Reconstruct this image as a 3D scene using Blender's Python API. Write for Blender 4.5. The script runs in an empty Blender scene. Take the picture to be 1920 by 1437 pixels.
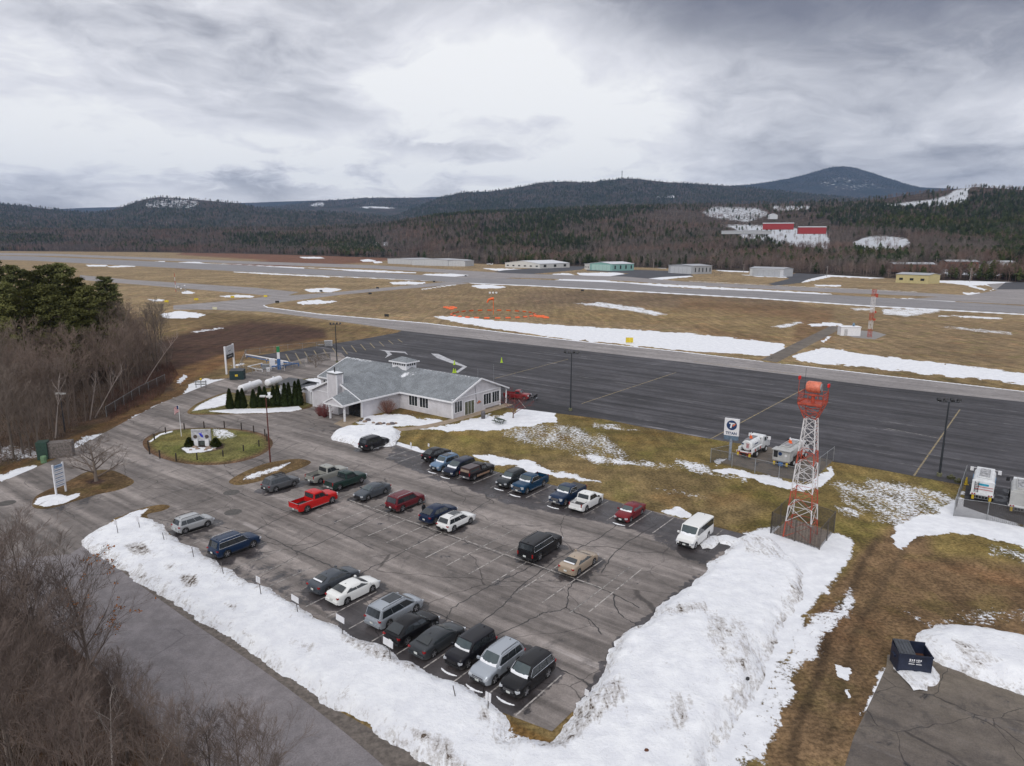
import bpy, bmesh, math, random
import numpy as np
from mathutils import Matrix, Vector, noise as mnoise

SC = bpy.context.scene
COL = SC.collection
rnd = random.Random(7)
nrng = np.random.default_rng(11)

# ------------------------------------------------------------------ camera
H = 30.0
FPX, TH, ROLL, CX, CY = 1292.0, 0.2018, 0.00415, 960.0, 718.5
cd = bpy.data.cameras.new('camera')
cd.sensor_width = 36.0
cd.lens = FPX / 1920 * 36.0
cd.clip_start = 0.5
cd.clip_end = 30000
cam = bpy.data.objects.new('camera', cd)
COL.objects.link(cam)
cam.matrix_world = Matrix.Translation((0, 0, H)) @ Matrix.Rotation(math.pi / 2 - TH, 4, 'X') @ Matrix.Rotation(ROLL, 4, 'Z')
SC.camera = cam

# ------------------------------------------------------------------ sky, sun, exposure
SUN_EL, SUN_AZ = math.radians(38), math.radians(200)
world = bpy.data.worlds.new("World")
SC.world = world
world.use_nodes = True
SC.view_settings.view_transform = 'Standard'
SC.view_settings.look = 'None'
SC.view_settings.gamma = 1
SC.view_settings.use_curve_mapping = False
SC.view_settings.exposure = 0.08
SKY_LEVEL = 1.0


class NT:
 """Small helper for writing node trees."""
 def __init__(s, tree):
  s.t = tree
  s.n = tree.nodes
  s.l = tree.links

 def node(s, typ, **kw):
  n = s.n.new(typ)
  for k, v in kw.items():
   setattr(n, k, v)
  return n

 def put(s, sock, v):
  if v is None:
   return
  if isinstance(v, bpy.types.NodeSocket):
   s.l.new(v, sock)
  elif isinstance(v, (tuple, list)) and len(v) == 3 and sock.type == 'RGBA':
   sock.default_value = (*v, 1)
  else:
   sock.default_value = v

 def math(s, op, a, b=None, c=None, clamp=False):
  n = s.node('ShaderNodeMath', operation=op, use_clamp=clamp)
  s.put(n.inputs[0], a)
  s.put(n.inputs[1], b)
  s.put(n.inputs[2], c)
  return n.outputs[0]

 def vmath(s, op, a, b=None):
  n = s.node('ShaderNodeVectorMath', operation=op)
  s.put(n.inputs[0], a)
  s.put(n.inputs[1], b)
  return n.outputs[0]

 def mix(s, f, a, b, blend='MIX'):
  n = s.node('ShaderNodeMix', data_type='RGBA', blend_type=blend)
  s.put(n.inputs[0], f)
  s.put(n.inputs[6], a)
  s.put(n.inputs[7], b)
  return n.outputs[2]

 def sstep(s, x, a, b, lo=0.0, hi=1.0):
  n = s.node('ShaderNodeMapRange', interpolation_type='SMOOTHSTEP')
  s.put(n.inputs[0], x)
  s.put(n.inputs[1], a)
  s.put(n.inputs[2], b)
  s.put(n.inputs[3], lo)
  s.put(n.inputs[4], hi)
  return n.outputs[0]

 def noise(s, vec, scale, detail=4, rough=0.55, dist=0.0, out=0, dim='3D'):
  n = s.node('ShaderNodeTexNoise', noise_dimensions=dim)
  s.put(n.inputs['Vector'], vec)
  s.put(n.inputs['Scale'], scale)
  s.put(n.inputs['Detail'], detail)
  s.put(n.inputs['Roughness'], rough)
  s.put(n.inputs['Distortion'], dist)
  return n.outputs[out]

 def voro(s, vec, scale, feature='F1', out='Distance', rand=1.0):
  n = s.node('ShaderNodeTexVoronoi', feature=feature)
  s.put(n.inputs['Vector'], vec)
  s.put(n.inputs['Scale'], scale)
  s.put(n.inputs['Randomness'], rand)
  return n.outputs[out]

 def mapping(s, vec, rot=(0, 0, 0), scale=(1, 1, 1), loc=(0, 0, 0)):
  n = s.node('ShaderNodeMapping')
  s.put(n.inputs[0], vec)
  n.inputs[1].default_value = loc
  n.inputs[2].default_value = rot
  n.inputs[3].default_value = scale
  return n.outputs[0]


W = NT(world.node_tree)
W.n.clear()
wo = W.node('ShaderNodeOutputWorld')
sky = W.node('ShaderNodeTexSky', sky_type='NISHITA')
sky.sun_disc = False
sky.sun_elevation = SUN_EL
sky.sun_rotation = SUN_AZ
sky.air_density = 1.0
sky.dust_density = 1.5
tc = W.node('ShaderNodeTexCoord')
sep = W.node('ShaderNodeSeparateXYZ')
W.put(sep.inputs[0], tc.outputs['Generated'])
zz = W.math('MAXIMUM', sep.outputs[2], 0.0)
den = W.math('ADD', zz, 0.10)
px_ = W.math('DIVIDE', sep.outputs[0], W.math('ADD', zz, 0.25))
py_ = W.math('DIVIDE', sep.outputs[1], W.math('ADD', zz, 0.25))
cmb = W.node('ShaderNodeCombineXYZ')
W.put(cmb.inputs[0], px_)
W.put(cmb.inputs[1], py_)
warp = W.noise(W.mapping(cmb.outputs[0], loc=(2, 5, 1)), 0.9, 4, 0.6, out=1)
cvv = W.vmath('ADD', cmb.outputs[0], W.mapping(warp, scale=(.7, .7, .7)))
n1 = W.noise(W.mapping(cvv, loc=(3.1, 1.7, 0.4)), 1.15, 8, 0.58, 0.2)
n2 = W.noise(W.mapping(cvv, loc=(9.1, 4.7, 2.4)), 3.6, 7, 0.62, 0.3)
cl = W.math('MULTIPLY', W.math('SUBTRACT', n1, 0.5), 1.9)
cl = W.math('ADD', cl, W.math('MULTIPLY', W.math('SUBTRACT', n2, 0.5), 1.05))
cl = W.math('ADD', cl, 0.73)
# the larger masses of the deck: bearing, height, extent (radians), thinner (+) or thicker (-)
az = W.math('ARCTAN2', sep.outputs[0], sep.outputs[1])
el = W.math('ARCSINE', sep.outputs[2])
az = W.math('ADD', az, W.math('MULTIPLY', W.math('SUBTRACT', n1, 0.5), 0.22))
el = W.math('ADD', el, W.math('MULTIPLY', W.math('SUBTRACT', n2, 0.5), 0.09))
for a_, e_, ra, re_, am in ((-.50, .10, .34, .040, .22), (-.24, .125, .20, .030, .40), (-.06, .24, .13, .080, .24), (.10, .19, .26, .070, .27), (.17, .10, .12, .040, .30),
       (.66, .14, .09, .030, .30), (-.58, .32, .30, .060, .14), (.28, .31, .26, .055, -.50), (.52, .26, .30, .085, -.34), (.58, .19, .22, .050, -.24),
       (.36, .14, .26, .050, -.14), (-.14, .31, .14, .050, -.16), (-.40, .22, .34, .060, -.10), (-.34, .070, .13, .012, -.30), (-.19, .123, .05, .016, -.30),
       (-.115, .124, .035, .011, -.30), (.52, .10, .24, .035, -.10), (.05, .33, .10, .05, .10)):
 q1 = W.math('DIVIDE', W.math('SUBTRACT', az, a_), ra)
 q2 = W.math('DIVIDE', W.math('SUBTRACT', el, e_), re_)
 r2 = W.math('ADD', W.math('MULTIPLY', q1, q1), W.math('MULTIPLY', q2, q2))
 cl = W.math('ADD', cl, W.math('MULTIPLY', W.math('EXPONENT', W.math('MULTIPLY', r2, -1.0)), am))
ramp = W.node('ShaderNodeValToRGB')
W.put(ramp.inputs[0], cl)
e = ramp.color_ramp.elements
e[0].position = 0.0
e[0].color = (0.20, 0.205, 0.25, 1)
e[1].position = 1.0
e[1].color = (0.98, 0.98, 0.98, 1)
for p_, c_ in ((0.28, (0.345, 0.35, 0.395, 1)), (0.55, (0.60, 0.605, 0.65, 1)), (0.8, (0.82, 0.82, 0.86, 1))):
 q = e.new(p_)
 q.color = c_
c2 = ramp.outputs[0]
bg1 = W.node('ShaderNodeBackground')
W.put(bg1.inputs[0], sky.outputs[0])
bg1.inputs[1].default_value = 0.07
bg2 = W.node('ShaderNodeBackground')
W.put(bg2.inputs[0], c2)
bg2.inputs[1].default_value = SKY_LEVEL
mx = W.node('ShaderNodeMixShader')
mx.inputs[0].default_value = 0.93
W.l.new(bg1.outputs[0], mx.inputs[1])
W.l.new(bg2.outputs[0], mx.inputs[2])
W.l.new(mx.outputs[0], wo.inputs[0])

sl = bpy.data.lights.new('sun', 'SUN')
sl.energy = 1.5
sl.angle = math.radians(30)
sl.color = (1.0, 0.97, 0.93)
sun = bpy.data.objects.new('sun', sl)
COL.objects.link(sun)
sd = Vector((math.sin(SUN_AZ) * math.cos(SUN_EL), math.cos(SUN_AZ) * math.cos(SUN_EL), math.sin(SUN_EL)))
sun.rotation_euler = sd.to_track_quat('Z', 'Y').to_euler()
sun.location = (0, 0, 80)

# ------------------------------------------------------------------ plan coordinates
CR, SR, CT, ST = math.cos(ROLL), math.sin(ROLL), math.cos(TH), math.sin(TH)


def ray(px, py):
 x, y = px - CX, CY - py
 x, y = CR * x - SR * y, SR * x + CR * y
 return x, FPX * CT + y * ST, -FPX * ST + y * CT


def G(px, py, z=0.0):
 """Survey a photo point on the level z: gives the place's (x, y)."""
 d = ray(px, py)
 k = (z - H) / d[2]
 return (d[0] * k, d[1] * k)


def PY(px, py, Y):
 """Photo point at forward distance Y: (x, Y, z)."""
 d = ray(px, py)
 k = Y / d[1]
 return (d[0] * k, Y, H + d[2] * k)


def proj(X, Y, Z):
 X, Y, Z = np.asarray(X, float), np.asarray(Y, float), np.asarray(Z, float) - H
 d = CT * Y - ST * Z
 u = ST * Y + CT * Z
 a, b = FPX * X / d, FPX * u / d
 return CX + CR * a + SR * b, CY - (-SR * a + CR * b)


AZ = math.radians(37.45)                 # the lot, the terminal and the apron share one grid
VA = Vector((math.sin(AZ), math.cos(AZ), 0))
VB = Vector((-math.cos(AZ), math.sin(AZ), 0))
ROT_A = math.pi / 2 - AZ                 # local +x along VA

# ------------------------------------------------------------------ materials
MATS = {}


def mat(name, rgb, rough=0.6, metal=0.0, nscale=None, namt=0.25, bump=0.0, spec=0.5, coat=0.0, alpha=None, vary=0.0):
 if name in MATS:
  return MATS[name]
 m = bpy.data.materials.new(name)
 m.use_nodes = True
 t = NT(m.node_tree)
 b = t.n['Principled BSDF']
 b.inputs['Roughness'].default_value = rough
 b.inputs['Metallic'].default_value = metal
 b.inputs['Specular IOR Level'].default_value = spec
 b.inputs['Coat Weight'].default_value = coat
 b.inputs['Coat Roughness'].default_value = 0.05
 geo = t.node('ShaderNodeNewGeometry')
 col = (*rgb, 1)
 if nscale is None:
  nscale = 3.0
 n = t.noise(geo.outputs['Position'], nscale, 5, 0.6)
 f = t.sstep(n, 0.3, 0.7, 1 - namt, 1 + namt)
 c = t.mix(1.0, tuple(rgb), f, 'MULTIPLY')
 if vary:
  oi = t.node('ShaderNodeObjectInfo')
  f2 = t.math('MULTIPLY_ADD', oi.outputs['Random'], 2 * vary, 1 - vary)
  c = t.mix(1.0, c, f2, 'MULTIPLY')
 t.put(b.inputs['Base Color'], c)
 if bump:
  bn = t.node('ShaderNodeBump')
  bn.inputs['Strength'].default_value = bump
  bn.inputs['Distance'].default_value = 0.1
  t.put(bn.inputs['Height'], n)
  t.put(b.inputs['Normal'], bn.outputs[0])
 if alpha is not None:
  b.inputs['Alpha'].default_value = alpha
 MATS[name] = m
 return m


def paint(name, rgb, dirt=0.35, metal=0.0):
 """Car paint with road film low on the body."""
 if name in MATS:
  return MATS[name]
 m = bpy.data.materials.new(name)
 m.use_nodes = True
 t = NT(m.node_tree)
 b = t.n['Principled BSDF']
 tco = t.node('ShaderNodeTexCoord')
 s = t.node('ShaderNodeSeparateXYZ')
 t.put(s.inputs[0], tco.outputs['Object'])
 n = t.noise(tco.outputs['Object'], 2.5, 5, 0.6)
 low = t.sstep(t.math('ADD', s.outputs[2], t.math('MULTIPLY', n, 0.5)), 0.85, 0.35)
 film = t.math('MULTIPLY', low, dirt)
 c = t.mix(film, tuple(rgb), (0.17, 0.155, 0.14))
 t.put(b.inputs['Base Color'], c)
 b.inputs['Metallic'].default_value = metal
 t.put(b.inputs['Roughness'], t.math('ADD', 0.28, t.math('MULTIPLY', film, 0.5)))
 b.inputs['Specular IOR Level'].default_value = 0.25
 b.inputs['Coat Weight'].default_value = 0.12
 t.put(b.inputs['Coat Roughness'], t.math('ADD', 0.06, t.math('MULTIPLY', film, 0.6)))
 MATS[name] = m
 return m


# ------------------------------------------------------------------ mesh building
class MB:
 def __init__(s):
  s.v, s.f = [], []

 def add(s, vs, fs):
  o = len(s.v)
  s.v += [tuple(p) for p in vs]
  s.f += [tuple(i + o for i in f) for f in fs]
  return s

 def box(s, c, d, rz=0.0, rx=0.0, ry=0.0):
  M = Matrix.Rotation(rz, 3, 'Z') @ Matrix.Rotation(ry, 3, 'Y') @ Matrix.Rotation(rx, 3, 'X')
  vs = []
  for x in (-.5, .5):
   for y in (-.5, .5):
    for z in (-.5, .5):
     vs.append(Vector(c) + M @ Vector((x * d[0], y * d[1], z * d[2])))
  return s.add(vs, [(0, 1, 3, 2), (4, 6, 7, 5), (0, 4, 5, 1), (2, 3, 7, 6), (0, 2, 6, 4), (1, 5, 7, 3)])

 def tube(s, pts, rads, n=8, caps=True):
  pts = [Vector(p) for p in pts]
  if not isinstance(rads, (list, tuple)):
   rads = [rads] * len(pts)
  rings = []
  for i, p in enumerate(pts):
   d = (pts[min(i + 1, len(pts) - 1)] - pts[max(i - 1, 0)])
   if d.length < 1e-9:
    d = Vector((0, 0, 1))
   d.normalize()
   a = d.orthogonal().normalized()
   if abs(d.z) < 0.95:
    a = d.cross(Vector((0, 0, 1))).normalized()
   b = d.cross(a)
   rings.append([p + (a * math.cos(2 * math.pi * k / n) + b * math.sin(2 * math.pi * k / n)) * rads[i] for k in range(n)])
  vs = [q for r in rings for q in r]
  fs = []
  for i in range(len(pts) - 1):
   for k in range(n):
    a, b2 = i * n + k, i * n + (k + 1) % n
    fs.append((a, b2, b2 + n, a + n))
  if caps:
   fs.append(tuple(range(n))[::-1])
   fs.append(tuple(range((len(pts) - 1) * n, len(pts) * n)))
  return s.add(vs, fs)

 def prism(s, poly, z0, z1):
  n = len(poly)
  vs = [(p[0], p[1], z0) for p in poly] + [(p[0], p[1], z1) for p in poly]
  fs = [tuple(range(n))[::-1], tuple(range(n, 2 * n))]
  fs += [(i, (i + 1) % n, (i + 1) % n + n, i + n) for i in range(n)]
  return s.add(vs, fs)

 def poly(s, pts):
  return s.add(pts, [tuple(range(len(pts)))])

 def slab(s, pts, nrm, t):
  """A flat polygon given thickness t along -nrm."""
  nrm = Vector(nrm).normalized()
  n = len(pts)
  vs = [Vector(p) for p in pts] + [Vector(p) - nrm * t for p in pts]
  fs = [tuple(range(n)), tuple(range(n, 2 * n))[::-1]]
  fs += [(i, i + n, (i + 1) % n + n, (i + 1) % n) for i in range(n)]
  return s.add(vs, fs)

 def sphere(s, c, r, nu=12, nv=8, sc=(1, 1, 1)):
  vs = [(c[0], c[1], c[2] + r * sc[2])]
  for j in range(1, nv):
   t = math.pi * j / nv
   for i in range(nu):
    p = 2 * math.pi * i / nu
    vs.append((c[0] + r * sc[0] * math.sin(t) * math.cos(p), c[1] + r * sc[1] * math.sin(t) * math.sin(p), c[2] + r * sc[2] * math.cos(t)))
  vs.append((c[0], c[1], c[2] - r * sc[2]))
  fs = [(0, 1 + i, 1 + (i + 1) % nu) for i in range(nu)]
  for j in range(nv - 2):
   for i in range(nu):
    a, b = 1 + j * nu + i, 1 + j * nu + (i + 1) % nu
    fs.append((a, a + nu, b + nu, b))
  L = len(vs) - 1
  fs += [(L, 1 + (nv - 2) * nu + (i + 1) % nu, 1 + (nv - 2) * nu + i) for i in range(nu)]
  return s.add(vs, fs)

 def mesh(s, name, smooth=False, fix=False):
  me = bpy.data.meshes.new(name)
  me.from_pydata(s.v, [], s.f)
  if fix:
   bm = bmesh.new()
   bm.from_mesh(me)
   bmesh.ops.remove_doubles(bm, verts=bm.verts, dist=1e-4)
   bmesh.ops.recalc_face_normals(bm, faces=bm.faces)
   bm.to_mesh(me)
   bm.free()
  if smooth:
   me.shade_smooth()
   if smooth != 'all':
    try:
     me.set_sharp_from_angle(angle=math.radians(smooth if isinstance(smooth, (int, float)) and smooth is not True else 35))
    except Exception:
     pass
  return me

 def build(s, name, m, parent=None, smooth=False, fix=False):
  return link(name, s.mesh(name, smooth, fix), m, parent)


def link(name, me, m=None, parent=None):
 if m is not None and not me.materials:
  for q in (m if isinstance(m, (list, tuple)) else [m]):
   me.materials.append(q)
 o = bpy.data.objects.new(name, me)
 COL.objects.link(o)
 if parent is not None:
  o.parent = parent
 return o


def thing(name, label, cat, loc=(0, 0, 0), rz=0.0, group=None):
 o = bpy.data.objects.new(name, None)
 o.empty_display_size = 0.3
 COL.objects.link(o)
 o.location = loc
 o.rotation_euler = (0, 0, rz)
 tag(o, label, cat, group)
 return o


def tag(o, label, cat, group=None):
 o['label'] = label
 o['category'] = cat
 if group:
  o['group'] = group
 return o


def setting(o, kind='structure', label=None):
 o['kind'] = kind
 if label:
  o['label'] = label
 return o


KIDS = {}


def copy_tree(o, loc=None, rz=None, label=None, scale=None):
 c = o.copy()
 COL.objects.link(c)
 for ch in o.children:
  d = ch.copy()
  COL.objects.link(d)
  d.parent = c
  for g in ch.children:
   h = g.copy()
   COL.objects.link(h)
   h.parent = d
 if loc is not None:
  c.location = loc
 if rz is not None:
  c.rotation_euler = (0, 0, rz)
 if label:
  c['label'] = label
 if scale:
  c.scale = (scale, scale, scale)
 return c


# ------------------------------------------------------------------ 2D fields on plan polygons
def sdist(X, Y, poly):
 """Signed distance to a polygon (positive inside), vectorised."""
 P = np.asarray(poly, float)
 X = np.asarray(X, float)
 Y = np.asarray(Y, float)
 d = np.full(X.shape, 1e18)
 ins = np.zeros(X.shape, bool)
 n = len(P)
 for i in range(n):
  a, b = P[i], P[(i + 1) % n]
  ex, ey = b - a
  wx, wy = X - a[0], Y - a[1]
  t = np.clip((wx * ex + wy * ey) / (ex * ex + ey * ey + 1e-12), 0, 1)
  d = np.minimum(d, (wx - ex * t) ** 2 + (wy - ey * t) ** 2)
  c = ((a[1] <= Y) & (b[1] > Y)) | ((b[1] <= Y) & (a[1] > Y))
  with np.errstate(divide='ignore', invalid='ignore'):
   xi = a[0] + (Y - a[1]) * ex / (ey if ey else 1e-12)
  ins ^= c & (X < xi)
 d = np.sqrt(d)
 return np.where(ins, d, -d)


def ldist(X, Y, line):
 P = np.asarray(line, float)
 d = np.full(np.shape(X), 1e18)
 for a, b in zip(P[:-1], P[1:]):
  ex, ey = b - a
  wx, wy = X - a[0], Y - a[1]
  t = np.clip((wx * ex + wy * ey) / (ex * ex + ey * ey + 1e-12), 0, 1)
  d = np.minimum(d, (wx - ex * t) ** 2 + (wy - ey * t) ** 2)
 return np.sqrt(d)


def sst(x, a, b):
 t = np.clip((x - a) / (b - a), 0, 1)
 return t * t * (3 - 2 * t)


def vnoise(X, Y, scale, seed=0, octaves=4, pers=0.5):
 """Fast tileless value noise, vectorised (-1..1)."""
 X = np.asarray(X, float) * scale + seed * 17.31
 Y = np.asarray(Y, float) * scale + seed * 5.17
 tot = np.zeros(X.shape)
 amp, norm = 1.0, 0.0

 def h(ix, iy):
  k = (ix.astype(np.int64) * 374761393 + iy.astype(np.int64) * 668265263 + seed * 1442695) & 0xffffffff
  k = ((k ^ (k >> 13)) * 1274126177) & 0xffffffff
  return ((k ^ (k >> 16)) & 0xffff) / 32767.5 - 1.0
 for o in range(octaves):
  ix, iy = np.floor(X), np.floor(Y)
  fx, fy = X - ix, Y - iy
  fx, fy = fx * fx * (3 - 2 * fx), fy * fy * (3 - 2 * fy)
  a, b = h(ix, iy), h(ix + 1, iy)
  c, d = h(ix, iy + 1), h(ix + 1, iy + 1)
  tot += amp * ((a * (1 - fx) + b * fx) * (1 - fy) + (c * (1 - fx) + d * fx) * fy)
  norm += amp
  amp *= pers
  X, Y = X * 2.03 + 11.3, Y * 2.03 + 7.9
 return tot / norm


def smooth_line(pts, k=6, closed=False):
 P = [Vector((p[0], p[1])) for p in pts]
 n = len(P)
 out = []
 rng_ = range(n) if closed else range(n - 1)
 for i in rng_:
  p0 = P[(i - 1) % n] if closed or i > 0 else P[0]
  p1, p2 = P[i], P[(i + 1) % n]
  p3 = P[(i + 2) % n] if closed or i + 2 < n else P[-1]
  for j in range(k):
   t = j / k
   out.append(0.5 * ((2 * p1) + (p2 - p0) * t + (2 * p0 - 5 * p1 + 4 * p2 - p3) * t * t + (3 * p1 - p0 - 3 * p2 + p3) * t ** 3))
 if not closed:
  out.append(P[-1])
 return [(q.x, q.y) for q in out]


def plan(pts):
 return [G(*p) for p in pts]

# ------------------------------------------------------------------ ground materials
def ground_material():
 m = bpy.data.materials.new('winter_grass')
 m.use_nodes = True
 t = NT(m.node_tree)
 b = t.n['Principled BSDF']
 P = t.node('ShaderNodeNewGeometry').outputs['Position']
 tint = t.node('ShaderNodeAttribute', attribute_name='tint').outputs['Color']
 snow = t.node('ShaderNodeAttribute', attribute_name='snow').outputs['Fac']
 big = t.noise(P, 0.035, 4, 0.6)
 midn = t.noise(P, 0.35, 5, 0.65)
 fine = t.noise(P, 3.2, 5, 0.7)
 c = t.mix(1.0, tint, t.sstep(big, 0.3, 0.7, 0.80, 1.22), 'MULTIPLY')
 c = t.mix(1.0, c, t.sstep(midn, 0.3, 0.7, 0.68, 1.34), 'MULTIPLY')
 c = t.mix(1.0, c, t.sstep(fine, 0.32, 0.7, 0.55, 1.5), 'MULTIPLY')
 # greener and redder tufts
 hue = t.noise(P, 0.18, 4, 0.6)
 c = t.mix(t.sstep(hue, 0.5, 0.68, 0, 0.45), c, t.mix(1.0, c, (0.80, 1.02, 0.62), 'MULTIPLY'))
 hue2 = t.noise(t.mapping(P, loc=(40, 9, 0)), 0.11, 4, 0.6)
 c = t.mix(t.sstep(hue2, 0.52, 0.7, 0, 0.55), c, t.mix(1.0, c, (1.12, 0.93, 0.84), 'MULTIPLY'))
 # mower swaths along the grid
 st = t.noise(t.mapping(P, rot=(0, 0, -AZ), scale=(0.5, 0.05, 1)), 1.0, 4, 0.6)
 c = t.mix(1.0, c, t.sstep(st, 0.35, 0.65, 0.84, 1.16), 'MULTIPLY')
 # snow: thresholded against clumpy noise
 s1 = t.noise(P, 2.4, 9, 0.78)
 s2 = t.noise(t.mapping(P, rot=(0, 0, math.pi / 2 - AZ), scale=(1.0, 0.35, 1)), 0.33, 5, 0.6)
 v = t.math('ADD', t.math('MULTIPLY', s1, 1.45), t.math('MULTIPLY', s2, 0.55))
 v = t.math('ADD', t.math('SUBTRACT', v, 1.0), snow)
 msk = t.sstep(v, 0.50, 0.58)
 sn = t.mix(t.sstep(t.noise(P, 0.8, 6, 0.65), 0.35, 0.7), (0.70, 0.71, 0.745), (0.82, 0.83, 0.855))
 c = t.mix(msk, c, sn)
 t.put(b.inputs['Base Color'], c)
 t.put(b.inputs['Roughness'], 0.92)
 b.inputs['Specular IOR Level'].default_value = 0.15
 bn = t.node('ShaderNodeBump')
 bn.inputs['Strength'].default_value = 0.5
 bn.inputs['Distance'].default_value = 0.15
 t.put(bn.inputs['Height'], t.math('ADD', fine, t.math('MULTIPLY', msk, 0.5)))
 t.put(b.inputs['Normal'], bn.outputs[0])
 return m


def asphalt_material(name, c1, c2, streak=0.0, crack=0.0, stain=0.3, light=(0.26, 0.25, 0.26), cellsize=0.11, crackw=0.006):
 m = bpy.data.materials.new(name)
 m.use_nodes = True
 t = NT(m.node_tree)
 b = t.n['Principled BSDF']
 P = t.node('ShaderNodeNewGeometry').outputs['Position']
 wet_shade = t.node('ShaderNodeAttribute', attribute_name='wet_shade').outputs['Fac']
 n1 = t.noise(P, 0.10, 6, 0.62, 0.4)
 n2 = t.noise(P, 0.9, 6, 0.7)
 n3 = t.noise(P, 9.0, 3, 0.6)
 c = t.mix(t.sstep(n1, 0.3, 0.72), c1, c2)
 c = t.mix(1.0, c, t.sstep(n2, 0.3, 0.7, 0.84, 1.16), 'MULTIPLY')
 c = t.mix(1.0, c, t.sstep(n3, 0.3, 0.7, 0.88, 1.12), 'MULTIPLY')
 # grid-aligned wear (tyre paths and plough scrapes run along VB)
 if streak:
  Q = t.mapping(P, rot=(0, 0, -(math.pi - AZ) + math.pi / 2 + math.pi / 2), scale=(1, 1, 1))
  Q1 = t.mapping(Q, scale=(0.035, 1.0 if streak < .9 else 0.8, 1))
  Q2 = t.mapping(Q, scale=(0.02, 0.35, 1), loc=(3, 7, 0))
  s1 = t.noise(Q1, 1.0, 5, 0.65, 0.15)
  s2 = t.noise(Q2, 1.0, 4, 0.6, 0.1)
  brk = t.noise(P, 0.25, 5, 0.7)
  w = t.math('MULTIPLY', t.sstep(s1, 0.56, 0.70), t.sstep(brk, 0.42, 0.62))
  c = t.mix(t.math('MULTIPLY', w, streak), c, light)
  c = t.mix(1.0, c, t.sstep(s1, 0.36, 0.52, 1 - 0.30 * streak, 1.0), 'MULTIPLY')
  c = t.mix(1.0, c, t.sstep(s2, 0.35, 0.65, 1 - 0.35 * streak, 1 + 0.35 * streak), 'MULTIPLY')
 if stain:
  sp = t.noise(t.mapping(P, rot=(0, 0, ROT_A * 0), scale=(1, 1, 1), loc=(31, 3, 0)), 0.45, 7, 0.7, 0.6)
  c = t.mix(t.sstep(sp, 0.55, 0.66, 0, stain), c, (0.035, 0.034, 0.036))
 if crack:
  wv = t.noise(P, 0.35, 3, 0.5, out=1)
  Pw = t.vmath('ADD', P, t.mapping(wv, scale=(1.7, 1.7, 0)))
  v1 = t.voro(t.mapping(Pw, rot=(0, 0, -ROT_A), scale=(1, 1.5, 0.0)), cellsize, 'DISTANCE_TO_EDGE')
  k = t.math('SUBTRACT', 1.0, t.sstep(v1, crackw * 0.4, crackw * 1.6))
  gate = t.sstep(t.noise(t.mapping(P, loc=(7, 70, 0)), 0.06, 3, 0.6), 0.36, 0.5)
  c = t.mix(t.math('MULTIPLY', t.math('MULTIPLY', k, gate), crack), c, (0.022, 0.02, 0.02))
  v2 = t.voro(t.mapping(Pw, loc=(50, 20, 0), scale=(1, 1, 0.0)), cellsize * 2.6, 'DISTANCE_TO_EDGE')
  k2 = t.math('SUBTRACT', 1.0, t.sstep(v2, crackw * 0.5, crackw * 2.0))
  g2 = t.sstep(t.noise(P, 0.045, 4, 0.65), 0.55, 0.64)
  c = t.mix(t.math('MULTIPLY', t.math('MULTIPLY', k2, g2), crack * 0.7), c, (0.03, 0.028, 0.028))
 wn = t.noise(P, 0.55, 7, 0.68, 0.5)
 wm = t.sstep(t.math('ADD', wet_shade, t.math('MULTIPLY', t.math('SUBTRACT', wn, 0.5), 1.5)), 0.47, 0.60)  # covers damp asphalt and the contact shade painted under cars
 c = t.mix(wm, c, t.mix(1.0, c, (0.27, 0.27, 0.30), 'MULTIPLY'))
 t.put(b.inputs['Base Color'], c)
 t.put(b.inputs['Roughness'], t.math('SUBTRACT', 0.88, t.math('MULTIPLY', wm, t.sstep(wn, 0.45, 0.7, 0.38, 0.66))))
 b.inputs['Specular IOR Level'].default_value = 0.35
 bn = t.node('ShaderNodeBump')
 bn.inputs['Strength'].default_value = 0.25
 bn.inputs['Distance'].default_value = 0.02
 t.put(bn.inputs['Height'], n3)
 t.put(b.inputs['Normal'], bn.outputs[0])
 return m


GROUND = ground_material()

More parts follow.
